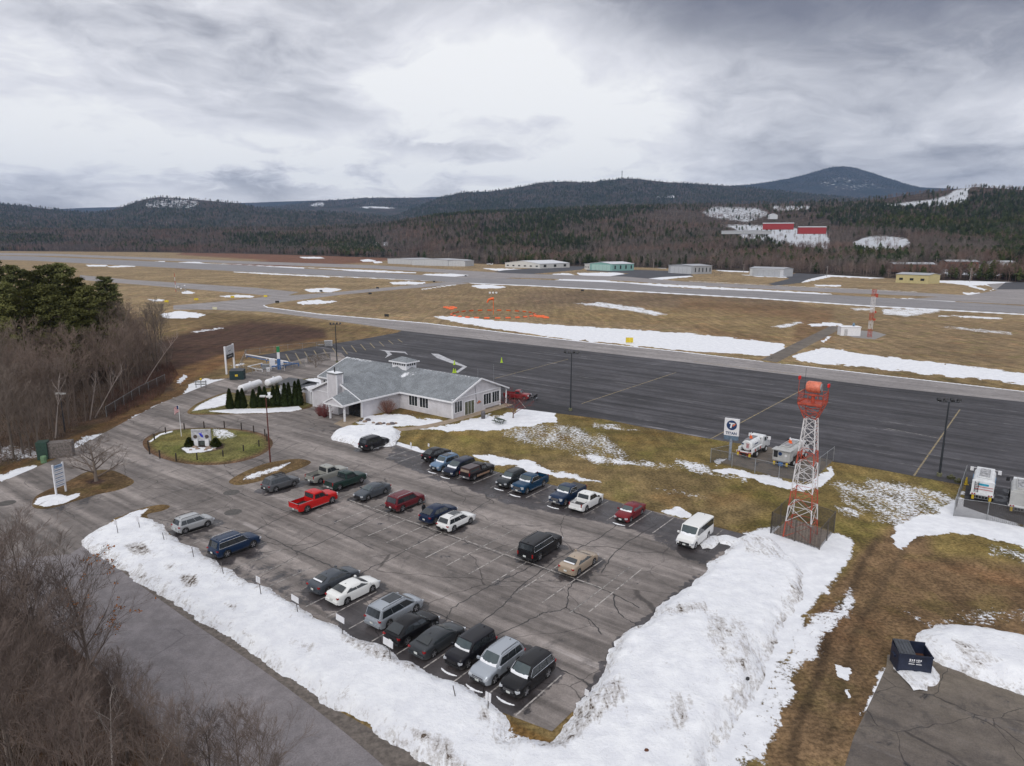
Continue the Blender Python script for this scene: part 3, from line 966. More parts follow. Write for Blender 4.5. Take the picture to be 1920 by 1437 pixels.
# name, kind, paint, dirs, (wheel, px, py), label, extras
CARS = [
 ('c1', 'smallsuv', 'silver', 'A', ('R', 349, 1001.9), 'silver compact SUV parked alone at the head of the snow bank, nearest the drive', 'suv', {'rails': 1}),
 ('c2', 'bigsuv', 'navyblue', 'A', ('R', 426.9, 1046), 'deep blue three-row SUV with bright window trim, backed against the snow bank', 'suv', {'rails': 1, 'chrome': 1}),
 ('c3', 'suv', 'midgrey', 'A', ('R', 518, 923.5), 'grey SUV carrying an empty rack on its roof, beside the lamp island', 'suv', {'rails': 1, 'rack': 1}),
 ('c4', 'xcab', 'oldsilver', 'A', ('R', 601.4, 908), 'worn silver pickup truck with an open empty bed, beside the dark green pickup', 'pickup truck', {'bed': 'open'}),
 ('c5', 'xcab', 'darkgreen', 'A', ('R', 637.4, 920.4), 'dark green pickup truck with a covered bed, beside the worn silver one', 'pickup truck', {'bed': 'cover'}),
 ('c6', 'pickup', 'red', 'A', ('R', 576.4, 961.5), 'bright red crew-cab pickup truck with an open bed', 'pickup truck', {'bed': 'open', 'steps': 1}),
 ('c7', 'sedan', 'slategrey', 'C', ('F', 690.6, 938.5), 'grey sedan facing the lower drive lane, between the green pickup and the maroon SUV', 'sedan', {}),
 ('c8', 'bigsuv', 'maroon', 'A', ('R', 755.5, 960), 'maroon SUV with silver roof rails and road salt on its flanks', 'suv', {'rails': 1}),
 ('c10', 'wagon', 'white', 'A', ('R', 851.7, 997.5), 'white wagon with black roof rails in the middle of the lot', 'wagon', {'rails': 1, 'clad': 1, 'roofglass': 1}),
 ('c9', 'cuv', 'deepblue', 'A', ('off', 'c10', 0.35, 2.95), 'dark blue crossover with a person standing at its far side', 'suv', {}),
 ('c11', 'suburban', 'black', 'A', ('R', 1012, 1051.7), 'long black full-size SUV standing beside the beige sedan', 'suv', {'rails': 1, 'chrome': 1}),
 ('c12', 'sedan', 'beige', 'A', ('R', 1085.5, 1078.9), 'beige sedan with snow at the foot of its rear window', 'sedan', {'rearsnow': 1}),
 ('c13', 'bigsuv', 'darkblack', 'A', ('R', 696.6, 845), 'black three-row SUV parked alone by the snow pile at the terminal entrance', 'suv', {'rails': 1}),
 ('c14', 'cuv', 'black', 'A', ('R', 815, 867), 'black crossover at the near end of the row along the lawn', 'suv', {}),
 ('c15', 'suv', 'steelblue', 'C', ('F', 830.7, 884.4), 'pale steel blue SUV nosed out, snow along its windshield', 'suv', {'snow': 1, 'rails': 1, 'roofglass': 1}),
 ('c16', 'minivan', 'navy', 'C', ('off', 'c15', -0.2, -2.75), 'navy minivan nosed out between the pale blue SUV and the capped pickup', 'van', {'snow': 1}),
 ('c17', 'oldpickup', 'blacktan', 'A', ('R', 890, 901.9), 'black and tan older pickup truck with a windowed cap over the bed', 'pickup truck', {'bed': 'cap', 'twotone': 1}),
 ('c19', 'pickup', 'tealblue', 'C', ('F', 988.4, 927.5), 'bright blue crew-cab pickup truck nosed out with a large chrome grille', 'pickup truck', {'bed': 'open', 'snow': 1, 'chrome': 1, 'steps': 1}),
 ('c18', 'suv', 'charcoal', 'C', ('off', 'c19', -0.1, 2.85), 'charcoal SUV nosed out beside the bright blue pickup', 'suv', {'snow': 1, 'rails': 1}),
 ('c20', 'pickup', 'navyblue', 'C', ('F', 1060.5, 949.4), 'navy pickup truck with a black bed cover and chrome grille, beside the white pickup', 'pickup truck', {'bed': 'black', 'snow': 1, 'chrome': 1}),
 ('c21', 'softpickup', 'white', 'A', ('R', 1100, 959.9), 'white pickup truck with sloping bed sides and an open bed', 'pickup truck', {'bed': 'open'}),
 ('c22', 'sedan', 'redmaroon', 'C', ('F', 1182.5, 979.6), 'maroon sedan nosed out next to the lawn, snow under its windshield', 'sedan', {'snow': 1}),
 ('c23', 'van', 'white', 'C', ('F', 1304.3, 1030), 'long white passenger van at the right end of the lot', 'van', {'snow': 1}),
 ('c25', 'sedan', 'pearl', 'A', ('R', 652.7, 1133.8), 'white sedan backed towards the snow bank beside a dark grey one', 'sedan', {}),
 ('c24', 'sedan', 'slategrey', 'A', ('off', 'c25', 0.15, 2.8), 'dark grey sedan on the far side of the white sedan by the snow bank', 'sedan', {'rearsnow': 1}),
 ('c26', 'minivan', 'silverblue', 'A', ('R', 730.4, 1177.6), 'silver minivan with a dark glass roof panel', 'van', {'roofglass': 1, 'rails': 1}),
 ('c27', 'cuv', 'black', 'A', ('R', 764.4, 1212), 'black crossover between the silver minivan and the charcoal sedan', 'suv', {'clad': 1}),
 ('c28', 'sedan', 'gunmetal', 'A', ('R', 813.8, 1233.8), 'charcoal sedan between the black crossover and the boxy black SUV', 'sedan', {}),
 ('c29', 'boxsuv', 'darkblack', 'C', ('F', 877.9, 1254.7), 'boxy black SUV nosed toward the snow bank, snow under its windshield', 'suv', {'snow': 1}),
 ('c30', 'suv', 'silverblue', 'C', ('F', 928, 1283.9), 'silver SUV nosed toward the snow bank between two black ones', 'suv', {'snow': 1, 'rails': 1, 'chrome': 1}),
 ('c31', 'suv', 'black', 'C', ('F', 987, 1306.8), 'black SUV with silver window line at the near end of the lot', 'suv', {'snow': 1, 'chrome': 1}),
]
CARPOS = {}
for nm, kd, pt, fc, an, lb, cat_, ex in CARS:
 K = KINDS[kd]
 f = A1 if fc == 'A' else A2
 if an[0] == 'off':
  base = CARPOS[an[1]][0]
  p = base + VA * an[2] + VB * an[3]
 else:
  gx, gy = G(an[1], an[2])
  p = side_point(f, K['L'], K['W'], K['wb'], K['fo'], an[0], gx, gy, 1 if fc == 'A' else -1)
 CARPOS[nm] = (p, f)
 CAR_WET_SHADE.append((p.x, p.y, 0.78 if nm not in ('c10', 'c7', 'c8', 'c9', 'c6') else 0.6))

# ------------------------------------------------------------------ roads, lot, apron, taxiways
ROAD = [(-500, 960), (60, 962), (150, 985), (200, 1048), (335, 1150), (480, 1248), (610, 1345), (720, 1437), (850, 1560), (480, 1560), (365, 1432), (268, 1344), (110, 1195), (-100, 1090), (-500, 1000)]
SHOULDER = [(158, 1010), (200, 1030), (330, 1125), (480, 1222), (620, 1325), (765, 1405), (900, 1500), (860, 1562), (700, 1437), (590, 1345), (460, 1248), (320, 1150), (190, 1050)]
sheet('gravel_shoulder', SHOULDER, 0.003, M_GRAVEL)
sheet('access_road', ROAD, 0.008, M_ROAD, cell=4.0, smooth=4)
DRIVE = [(-300, 990), (-300, 945), (0, 905), (60, 880), (110, 858), (160, 832), (212, 803), (240, 788), (300, 757), (345, 739), (400, 717), (450, 703), (520, 686), (570, 672), (610, 660), (640, 662), (665, 690), (655, 802), (640, 815), (680, 835), (640, 900), (400, 1000), (300, 985), (262, 958), (215, 972), (170, 1015), (130, 1040), (0, 1050)]
sheet('driveway', DRIVE, 0.012, M_LOT, cell=2.0, wet_shade=lot_wet_shade)
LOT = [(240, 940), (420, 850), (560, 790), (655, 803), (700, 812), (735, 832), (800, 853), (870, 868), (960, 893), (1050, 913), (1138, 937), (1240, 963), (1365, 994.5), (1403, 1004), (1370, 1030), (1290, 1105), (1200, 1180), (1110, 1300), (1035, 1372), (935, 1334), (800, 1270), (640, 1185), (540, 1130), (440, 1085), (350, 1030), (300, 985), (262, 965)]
sheet('parking_lot', LOT, 0.016, M_LOT, cell=0.6, wet_shade=lot_wet_shade)
lot_obj = bpy.data.objects['parking_lot']
APRON = [(758, 618), (1050, 650), (1280, 676), (1493, 702), (1647, 722), (1920, 751), (2400, 800), (2400, 1010), (1960, 940), (1798, 909), (1640, 879), (1562, 866), (1387, 832), (1330, 823), (1200, 800), (1130, 786), (985, 768), (900, 760), (650, 690), (600, 690), (470, 669), (560, 655), (680, 636), (745, 624)]
sheet('apron', APRON, 0.006, M_APRON, cell=None)
TAXI = [(325, 573), (400, 567), (480, 559), (520, 554), (548, 554), (620, 549), (740, 538), (846, 528), (880, 532), (770, 541), (640, 553), (560, 563), (518, 568), (493, 573), (500, 577), (600, 590), (800, 607), (925, 622), (1050, 637), (1280, 661), (1493, 686), (1647, 704), (1780, 719), (1920, 735), (2400, 785), (2400, 805), (1920, 754), (1647, 725), (1493, 705), (1280, 679), (1050, 653), (758, 621), (700, 612), (600, 598), (500, 585), (400, 581), (325, 581)]
sheet('taxiway', TAXI, 0.011, M_TAXI)
sheet('taxiway', [(150, 516), (240, 524.5), (480, 540), (560, 548), (530, 557), (440, 549), (240, 532.5), (150, 525)], 0.015, M_TAXI)
sheet('runway', [(-200, 476), (60, 481), (440, 497), (700, 511), (846, 519), (1000, 524), (1171, 531), (1280, 541), (1420, 546), (1613, 556), (1920, 574), (2400, 604), (2400, 620), (1920, 588.5), (1613, 572), (1420, 558.5), (1171, 544.5), (1000, 535.5), (846, 529.5), (700, 521), (440, 509), (60, 489), (-200, 482)], 0.02, M_RUN)
sheet('taxiway', [(-200, 472), (100, 476), (440, 489.5), (700, 497.5), (830, 505), (960, 513), (1171, 519), (1280, 528), (1440, 536), (1613, 543), (1740, 550), (1815, 554), (1868, 545), (1850, 533), (1900, 530), (2300, 545), (2300, 590), (1920, 572), (1700, 561), (1760, 557), (1613, 551), (1280, 535), (1171, 527), (960, 521), (930, 524), (846, 520), (880, 516), (830, 512), (700, 504), (440, 494.5), (100, 480), (-200, 476)], 0.026, M_TAXI)
for P_, z_ in (([(925, 510), (945, 507), (1060, 499), (1100, 500), (1090, 506), (1000, 514), (960, 514)], 0.014),
    ([(1100, 503), (1185, 506), (1250, 508), (1290, 512), (1300, 517), (1240, 520), (1195, 525), (1125, 521), (1180, 513), (1100, 508)], 0.018),
    ([(1495, 512), (1552, 516), (1515, 524), (1500, 531), (1454, 536), (1440, 533), (1480, 523), (1470, 518)], 0.014),
    ([(1868, 543), (1885, 530), (1990, 526), (2100, 526), (2100, 545), (1920, 543)], 0.034)):
 sheet('hangar_pavement', P_, z_, M_DARK)
sheet('service_path', [(1427, 675), (1457, 680), (1560, 626), (1580, 614), (1556, 612)], 0.02, M_OLD)
sheet('concrete_pad', [(1573, 626), (1600, 633), (1640, 637), (1662, 628), (1640, 622), (1585, 618)], 0.024, mat('pad_concrete', (0.24, 0.225, 0.215), 0.9))
sheet('side_lot', [(1662, 1250), (1664, 1228), (1746, 1231), (1850, 1275), (1920, 1297), (2300, 1400), (2300, 1620), (1540, 1620), (1580, 1450), (1601, 1381), (1635, 1310)], 0.012, M_OLD, cell=1.5, wet_shade=lambda x, y: 0.33 + 0 * x)
sheet('truck_pad', [(1352, 868), (1400, 835), (1440, 838), (1562, 864), (1520, 905), (1450, 893), (1395, 877)], 0.012, M_OLD, cell=1.5, wet_shade=lambda x, y: 0.4 + 0 * x)
sheet('truck_pad', [(1806, 950), (1812, 905), (2300, 990), (2300, 1070), (1920, 985), (1850, 965)], 0.012, M_DARK, cell=2, wet_shade=lambda x, y: 0.5 + 0 * x)


def ribbon(pts, w, z, m, name, parent=None, jit=0.0, plan_pts=False):
 P = [Vector((*(p if plan_pts else G(*p)), 0)) for p in pts]
 b = MB()
 vs = []
 for i, p in enumerate(P):
  d = (P[min(i + 1, len(P) - 1)] - P[max(0, i - 1)]).normalized()
  n = Vector((-d.y, d.x, 0))
  j = 1 + rnd.uniform(-jit, jit)
  vs += [p + n * w / 2 * j + Vector((0, 0, z)), p - n * w / 2 * j + Vector((0, 0, z))]
 fs = [(2 * i, 2 * i + 1, 2 * i + 3, 2 * i + 2) for i in range(len(P) - 1)]
 b.add(vs, fs)
 return b.build(name, m, parent)


walk = ribbon(smooth_line([(640, 795), (660, 801), (700, 808), (760, 805), (815, 797), (862, 785), (905, 773), (955, 758)], 5), 1.9, 0.018, M_CONC, 'footpath')
setting(walk)
setting(ribbon([(868, 783), (880, 777)], 3.0, 0.022, M_CONC, 'doorstep'))
setting(ribbon([(640, 797), (675, 777)], 2.9, 0.022, M_CONC, 'entrance_slab'))


# --- painted lines
def worn_paint(name, rgb, wear):
 m = bpy.data.materials.new(name)
 m.use_nodes = True
 t = NT(m.node_tree)
 b = t.n['Principled BSDF']
 P = t.node('ShaderNodeNewGeometry').outputs['Position']
 n = t.noise(P, 2.2, 6, 0.75)
 t.put(b.inputs['Base Color'], t.mix(t.sstep(n, wear - 0.06, wear + 0.08), (0.13, 0.12, 0.115), rgb))
 b.inputs['Roughness'].default_value = 0.8
 MATS[name] = m
 return m


M_WLINE = worn_paint('white_line_paint', (0.44, 0.41, 0.385), 0.47)
M_WFAINT = worn_paint('faint_line_paint', (0.34, 0.32, 0.30), 0.50)
M_YLINE = worn_paint('yellow_line_paint', (0.33, 0.245, 0.10), 0.49)


def line_px(p, q, w=0.11, m=None, z=0.021, parent=lot_obj, name='stall_line'):
 a, b = Vector((*G(*p), 0)), Vector((*G(*q), 0))
 n = max(2, int((b - a).length / 0.8))
 return ribbon([tuple((a + (b - a) * i / n)[:2]) for i in range(n + 1)], w, z, m or M_WLINE, name, parent, 0.12, True)


def line_w(p, q, **k):
 a, b = Vector(p), Vector(q)
 n = max(2, int((b - a).length / 0.8))
 w = k.get('w', 0.11)
 return ribbon([tuple((a + (b - a) * i / n)[:2]) for i in range(n + 1)], w, 0.021, k.get('m') or M_WLINE, 'stall_line', lot_obj, 0.12, True)


def GV(px, py):
 return Vector((*G(px, py), 0))


# bottom row: heads at the snow bank, spaced one stall apart along VB
r0 = GV(966, 1343)
for k in range(0, 13):
 s = r0 + VB * (k * 2.76)
 tp = s + VA * 5.4
 line_w(s, tp, m=M_WLINE if k < 9 else M_WFAINT)
for k in range(13, 19):
 s = r0 + VB * (k * 2.76)
 line_w(s + VA * 0.6, s + VA * 5.4, m=M_WFAINT)
# double middle rows about the centre line
c0 = GV(1131, 1104)
line_px((655, 938), (1131, 1104), w=0.12)
for k in range(0, 15):
 s = c0 + VB * (0.1 + k * 2.76)
 line_w(s, s + VA * 5.3, m=M_WLINE if k in (1, 2, 7) else M_WFAINT)
 line_w(s - VA * 5.3, s, m=M_WLINE if k not in (0,) else M_WFAINT)
line_px((1104.5, 1148), (1204, 1067))
# top row along the lawn
t0_ = GV(1355, 994)
for k in range(0, 18):
 s = t0_ + VB * (k * 2.76)
 line_w(s - VA * 5.4, s, m=M_WLINE if k % 5 else M_WFAINT)
# sealed cracks that can be traced one by one
M_TAR = mat('crack_tar', (0.035, 0.032, 0.032), 0.7)
CR_ = [
 [(492, 1002), (540, 1026), (600, 1053), (680, 1090), (760, 1125), (850, 1165), (940, 1205), (1036, 1249), (1097, 1279), (1120, 1300)],
 [(660, 1095), (690, 1068), (735, 1048), (800, 1010), (860, 975), (930, 930)],
 [(835, 1165), (850, 1140), (900, 1110), (960, 1080), (1000, 1060)],
 [(880, 1190), (900, 1170), (950, 1130), (975, 1100), (1060, 1040), (1130, 1005), (1190, 955)],
 [(925, 1195), (1000, 1160), (1020, 1150), (1060, 1140), (1070, 1100), (1110, 1070)],
 [(1060, 1140), (1100, 1160), (1130, 1190)],
 [(1150, 1115), (1160, 1150), (1200, 1175)],
 [(330, 800 + 170), (420, 990), (492, 1002)],
 [(450, 1010), (520, 975), (600, 935), (690, 895), (760, 865)],
 [(400, 905), (460, 930), (540, 960), (640, 1000), (700, 1030)],
 [(655, 940), (700, 958), (780, 985), (860, 1012), (960, 1048), (1060, 1082), (1131, 1106), (1200, 1140)],
 [(560, 1035), (620, 1010), (700, 965), (780, 925)],
 [(1128, 1075), (1160, 1030), (1230, 985)],
 [(290, 935), (380, 905), (470, 872), (560, 830)],
]
cb = MB()
for L_ in CR_:
 pts = smooth_line(plan(L_), 10)
 P = [Vector((x + rnd.uniform(-.10, .10), y + rnd.uniform(-.10, .10), 0)) for x, y in pts]
 vs = []
 for i, p in enumerate(P):
  d = (P[min(i + 1, len(P) - 1)] - P[max(0, i - 1)]).normalized()
  n = Vector((-d.y, d.x, 0))
  w = rnd.uniform(0.03, 0.075)
  vs += [p + n * w + Vector((0, 0, .0185)), p - n * w + Vector((0, 0, .0185))]
 cb.add(vs, [(2 * i, 2 * i + 1, 2 * i + 3, 2 * i + 2) for i in range(len(P) - 1)])
setting(cb.build('sealed_cracks', M_TAR, lot_obj), 'stuff')
# manhole covers and dark patches in the drive
mh = mat('manhole_iron', (0.075, 0.068, 0.062), 0.7)
for q in ((434, 924), (437, 961), (12, 944)):
 x, y = G(*q)
 b = MB()
 b.prism([(math.cos(a) * 0.95, math.sin(a) * 0.95) for a in np.linspace(0, 2 * math.pi, 25)[:-1]], -0.02, 0.022)
 o = b.build('manhole_cover', mh)
 o.location = (x, y, 0)
 tag(o, {434: 'round iron manhole cover in the drive just below the lamp island', 437: 'round manhole cover between the silver SUV and the red pickup', 12: 'round manhole cover at the far left mouth of the drive'}[q[0]], 'manhole cover')

# --- apron markings
ap = bpy.data.objects['apron']


def ap_line(p, q, w=0.22, m=None):
 line_px(p, q, w=w, m=m or M_YLINE, z=0.013, parent=ap, name='apron_line')


ap_line((1333, 823), (1505, 731))
ap_line((1713.5, 892.6), (1800, 768))
ap_line((927.5, 710), (1065, 674))
ap_line((1090, 757.5), (1268, 698.7))
ap_line((1660, 803), (1760, 822), 0.2, M_WFAINT)
ap_line((960, 735), (985, 765), 0.2, M_WFAINT)
ap_line((1300, 678), (1420, 693), 0.3)
ap_line((1440, 696), (1500, 702), 0.3)
for i in range(13):
 x = 540 + i * (750 - 540) / 12
 y0 = 664.5 - i * 2.35
 L_ = 22 - i * 1.35
 ap_line((x - 4, y0), (x + 8 - i * .3, y0 + L_), 0.3)
sb = MB()
setting(sheet('snow_scrape', [(808, 663), (822, 664), (848, 676), (876, 688), (858, 700), (855, 697), (868, 688), (845, 681), (820, 672)], 0.018, mat('thin_snow', (0.42, 0.42, 0.44), 0.9, nscale=0.8, namt=0.3)), 'stuff')
setting(sheet('snow_scrape', [(710, 656), (728, 658), (760, 660), (765, 666), (758, 662), (730, 660), (735, 665), (722, 672), (727, 665), (722, 659)], 0.018, MATS['thin_snow']), 'stuff')


# --- planted islands: low mounds with the ground's own cover
def mound(name, outline, z0, h, cell, tints=None, snowf=None, rough=0.0, smooth=5, m=None, seed=1):
 pts = plan(outline)
 if smooth:
  pts = smooth_line(pts, smooth, True)
 P = np.array(pts)
 lo, hi = P.min(0) - 2 * cell, P.max(0) + 2 * cell
 xs, ys = np.arange(lo[0], hi[0], cell), np.arange(lo[1], hi[1], cell)
 XX, YY = np.meshgrid(xs, ys)
 X, Y = XX.ravel(), YY.ravel()
 d = sdist(X, Y, pts)
 if callable(h):
  z = z0 + h(X, Y, d)
 else:
  z = z0 + h * sst(d, 0, 2.5) + 0.10 * np.clip(d, -1.0, 0.35)
 z = z + rough * vnoise(X, Y, 0.7, seed, 5)
 z = np.where(d < -1.6, -0.3, z)
 me = grid_mesh(name, np.stack([X, Y, z], 1), len(ys), len(xs), skip=lambda F: (z[F].max(1) < -0.01))
 o = link(name, me, m or GROUND)
 setting(o)
 return o, me, X, Y, z, d


def island(name, outline, h=0.12, **k):
 o, me, X, Y, z, d = mound(name, outline, 0.02, h, 0.3, **k)
 ground_attrs(me, X, Y)
 # own cover where the outline list says nothing
 return o, me, X, Y, d


def set_tint(me, c, w=None):
 a = me.color_attributes['tint']
 n = len(me.vertices)
 v = np.zeros(n * 4, np.float32)
 a.data.foreach_get('color', v)
 v = v.reshape(-1, 4)
 w = np.ones(n) if w is None else w
 v[:, :3] = v[:, :3] * (1 - w[:, None]) + np.outer(w, c)
 a.data.foreach_set('color', v.ravel())


def set_snow(me, s):
 a = me.attributes['snow']
 n = len(me.vertices)
 v = np.zeros(n, np.float32)
 a.data.foreach_get('value', v)
 a.data.foreach_set('value', np.maximum(v, s).astype(np.float32))


def pix(X, Y):
 return proj(X, Y, np.zeros_like(X))


EL = [(390 + 121.5 * math.cos(a) + 0, 834.5 + 35 * math.sin(a) - 3 * math.cos(2 * a)) for a in np.linspace(0, 2 * math.pi, 40)[:-1]]
o, me, X, Y, d = island('round_island', EL, 0.25, smooth=0)
p_, q_ = pix(X, Y)
set_tint(me, (0.125, 0.115, 0.040))
set_tint(me, (0.11, 0.065, 0.04), 1 - sst(d, 0.2, 1.6))
set_tint(me, (0.05, 0.032, 0.026), sst(sdist(p_, q_, [(340, 843), (360, 838), (400, 832), (420, 836), (421, 845), (390, 852), (350, 853)]), -2, 2))
set_snow(me, 1.1 * sst(sdist(p_, q_, [(341, 845), (352, 840), (380, 843), (408, 842), (398, 848), (380, 852), (352, 854)]), -2, 2))
set_snow(me, 0.55 * sst(sdist(p_, q_, [(395, 802), (425, 805), (450, 820), (440, 828), (400, 830)]), -6, 6))
set_snow(me, 0.8 * sst(2.5 - ldist(p_, q_, [(282, 830), (300, 818), (322, 812)]), -1, 1))
o, me, X, Y, d = island('sign_island', [(62, 945), (70, 930), (100, 915), (130, 902), (165, 885), (205, 882), (235, 893), (250, 905), (225, 918), (180, 928), (140, 940), (95, 953), (68, 953)])
p_, q_ = pix(X, Y)
set_tint(me, (0.115, 0.075, 0.038))
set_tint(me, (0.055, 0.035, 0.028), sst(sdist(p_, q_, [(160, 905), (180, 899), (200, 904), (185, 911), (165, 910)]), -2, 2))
set_snow(me, 1.1 * sst(sdist(p_, q_, [(63, 946), (72, 934), (95, 930), (115, 929), (125, 933), (150, 926), (150, 932), (120, 945), (85, 952)]), -2.5, 2.5))
o, me, X, Y, d = island('lamp_island', [(430, 905), (440, 895), (470, 880), (505, 868), (555, 861), (582, 866), (570, 876), (530, 890), (490, 902), (450, 910)])
p_, q_ = pix(X, Y)
set_tint(me, (0.13, 0.085, 0.04))
set_snow(me, 0.64 * sst(sdist(p_, q_, [(452, 904), (460, 893), (490, 884), (520, 876), (545, 866), (550, 868), (525, 884), (480, 900)]), -4, 4))
o, me, X, Y, d = island('planted_verge', [(352, 773), (358, 766), (372, 756), (400, 744), (430, 736), (470, 742), (500, 728), (560, 712), (600, 712), (596, 745), (586, 762), (568, 768), (545, 772), (500, 776), (440, 777), (380, 778), (358, 777)])
p_, q_ = pix(X, Y)
set_tint(me, (0.13, 0.115, 0.045))
set_tint(me, (0.13, 0.085, 0.04), 1 - sst(d, 0.2, 1.0))
set_snow(me, 0.80 * sst(sdist(p_, q_, [(358, 773), (372, 760), (400, 746), (425, 738), (430, 760), (400, 768)]), -4, 4))
set_snow(me, 1.15 * sst(sdist(p_, q_, [(390, 773), (440, 769), (500, 768), (560, 764), (566, 768), (545, 772), (500, 775), (440, 776)]), -2, 1.5))
o, me, X, Y, d = island('corner_verge', [(200, 985), (230, 968), (262, 955), (300, 947), (318, 950), (305, 958), (275, 966), (285, 985), (240, 1000), (180, 1022), (165, 1022), (180, 1000)])
set_tint(me, (0.13, 0.085, 0.038))
p_, q_ = pix(X, Y)
set_snow(me, 0.72 * sst(sdist(p_, q_, [(180, 1015), (215, 975), (250, 958), (285, 951), (270, 965), (250, 985)]), -5, 5))


# ------------------------------------------------------------------ ploughed snow banks
def snow_material():
 m = bpy.data.materials.new('ploughed_snow')
 m.use_nodes = True
 t = NT(m.node_tree)
 b = t.n['Principled BSDF']
 P = t.node('ShaderNodeNewGeometry').outputs['Position']
 dirt = t.node('ShaderNodeAttribute', attribute_name='dirt').outputs['Fac']
 n1 = t.noise(P, 0.8, 6, 0.65)
 n2 = t.noise(P, 3.6, 6, 0.68)
 c = t.mix(t.sstep(n1, 0.3, 0.7), (0.72, 0.73, 0.77), (0.84, 0.85, 0.87))
 st = t.noise(t.mapping(P, rot=(0, 0, -AZ - 0.3), scale=(1.0, 0.28, 1)), 1.8, 7, 0.75, 0.9)
 v = t.math('ADD', t.math('MULTIPLY', st, 0.62), t.math('MULTIPLY', n2, 0.38))
 v = t.math('ADD', v, dirt)
 c = t.mix(t.sstep(v, 0.575, 0.68, 0, 0.42), c, (0.22, 0.17, 0.12))
 c = t.mix(t.sstep(v, 0.68, 0.75), c, (0.085, 0.06, 0.04))
 t.put(b.inputs['Base Color'], c)
 b.inputs['Roughness'].default_value = 0.85
 b.inputs['Specular IOR Level'].default_value = 0.2
 bn = t.node('ShaderNodeBump')
 bn.inputs['Strength'].default_value = 0.7
 bn.inputs['Distance'].default_value = 0.15
 t.put(bn.inputs['Height'], t.math('ADD', n2, n1))
 t.put(b.inputs['Normal'], bn.outputs[0])
 return m


M_SNOW = snow_material()
M_PLAINSNOW = mat('snow', (0.80, 0.81, 0.84), 0.85, nscale=2, namt=0.06, bump=0.3)


def bank(name, outline, height, cell, peaks=(), dirts=(), rough=0.12, seed=2, slope=1.4, edge=0.35):
 def hf(X, Y, d):
  w = vnoise(X, Y, 0.45, seed, 4) * edge * 1.6 + vnoise(X, Y, 2.2, seed + 1, 2) * edge * 0.4
  dd = d + w + 0.55
  h = height * sst(dd, -0.2, slope * height + 0.6) * (0.8 + 0.3 * vnoise(X, Y, 0.13, seed + 2, 3))
  for (qx, qy), ph, pr in peaks:
   gx, gy = G(qx, qy)
   h = h + ph * np.exp(-((X - gx) ** 2 + (Y - gy) ** 2) / (2 * pr * pr)) * sst(dd, 0, 1.5)
  h = h + (rough * vnoise(X, Y, 0.7, seed + 3, 5) + 0.6 * rough * np.abs(vnoise(X, Y, 1.6, seed + 4, 4))) * sst(dd, 0.0, 1.0)
  return h * sst(dd, -.1, .35) + .24 * np.clip(dd, -.6, .45)
 o, me, X, Y, z, d = mound(name, outline, 0.0, hf, cell, smooth=4, m=M_SNOW)
 px, py = pix(X, Y)
 dv = np.zeros(len(X)) + 0.02 + 0.06 * vnoise(X, Y, 0.08, seed + 6, 3) + 0.10 * (1 - sst(d, -0.6, 1.2))
 for (poly, am, fe) in dirts:
  dv = np.maximum(dv, am * sst(sdist(px, py, poly), -fe, fe))
 a = me.attributes.new('dirt', 'FLOAT', 'POINT')
 a.data.foreach_set('value', dv.astype(np.float32))
 return o


bank('snow_bank', [(162, 1020), (185, 1000), (215, 982), (250, 972), (288, 984), (330, 1020), (380, 1050), (440, 1088), (490, 1110), (545, 1140), (590, 1165), (640, 1187), (670, 1205), (720, 1228), (790, 1262), (850, 1292), (915, 1332), (935, 1362), (925, 1395), (1000, 1430), (1060, 1560), (940, 1560), (850, 1440), (790, 1402), (700, 1352), (620, 1310), (540, 1255), (440, 1190), (330, 1120), (240, 1065)],
  0.32, 0.24, peaks=[((300, 1040), .3, 4), ((560, 1190), .25, 4), ((760, 1300), .3, 4)],
  dirts=[([(230, 1030), (270, 1025), (290, 1050), (250, 1055)], 0.20, 6), ([(335, 1085), (370, 1085), (372, 1105), (345, 1108)], 0.22, 6), ([(300, 1068), (330, 1066), (325, 1080)], 0.15, 5),
   ([(420, 1140), (445, 1140), (440, 1155)], 0.2, 5), ([(640, 1190), (720, 1225), (800, 1265), (770, 1275), (680, 1240), (640, 1215)], 0.17, 8),
   ([(540, 1215), (600, 1220), (590, 1240)], 0.15, 8), ([(760, 1375), (840, 1395), (900, 1480), (820, 1437)], 0.17, 8), ([(900, 1330), (935, 1370), (900, 1360)], 0.2, 8)])
bank('snow_bank', [(1403, 1008), (1372, 1034), (1340, 1062), (1300, 1100), (1262, 1132), (1228, 1166), (1180, 1196), (1160, 1225), (1145, 1262), (1110, 1312), (1090, 1350), (1050, 1400), (960, 1420), (1000, 1560), (1270, 1560), (1315, 1437), (1350, 1370), (1395, 1290), (1430, 1215), (1475, 1135), (1495, 1080), (1472, 1045), (1440, 1015)],
  0.38, 0.24, peaks=[((1340, 1200), 0.8, 5), ((1240, 1320), .6, 5), ((1420, 1080), .2, 4), ((1150, 1420), .4, 4)],
  dirts=[([(1380, 1010), (1440, 1010), (1480, 1060), (1400, 1050)], 0.12, 10), ([(1320, 1160), (1400, 1190), (1420, 1290), (1360, 1290), (1320, 1230)], 0.14, 14), ([(1230, 1160), (1320, 1150), (1330, 1170), (1260, 1180)], 0.16, 8),
   ([(1440, 1200), (1490, 1190), (1470, 1280), (1420, 1300)], 0.17, 10), ([(1080, 1330), (1160, 1290), (1180, 1340), (1060, 1420), (1000, 1420)], 0.16, 12), ([(1250, 1330), (1300, 1330), (1290, 1400), (1240, 1400)], 0.12, 10),
   ([(1330, 1437), (1400, 1340), (1440, 1330), (1380, 1500)], 0.12, 10), ([(1500, 1060), (1560, 1060), (1500, 1200), (1450, 1180)], 0.15, 12)], rough=0.16, seed=9, edge=0.45)
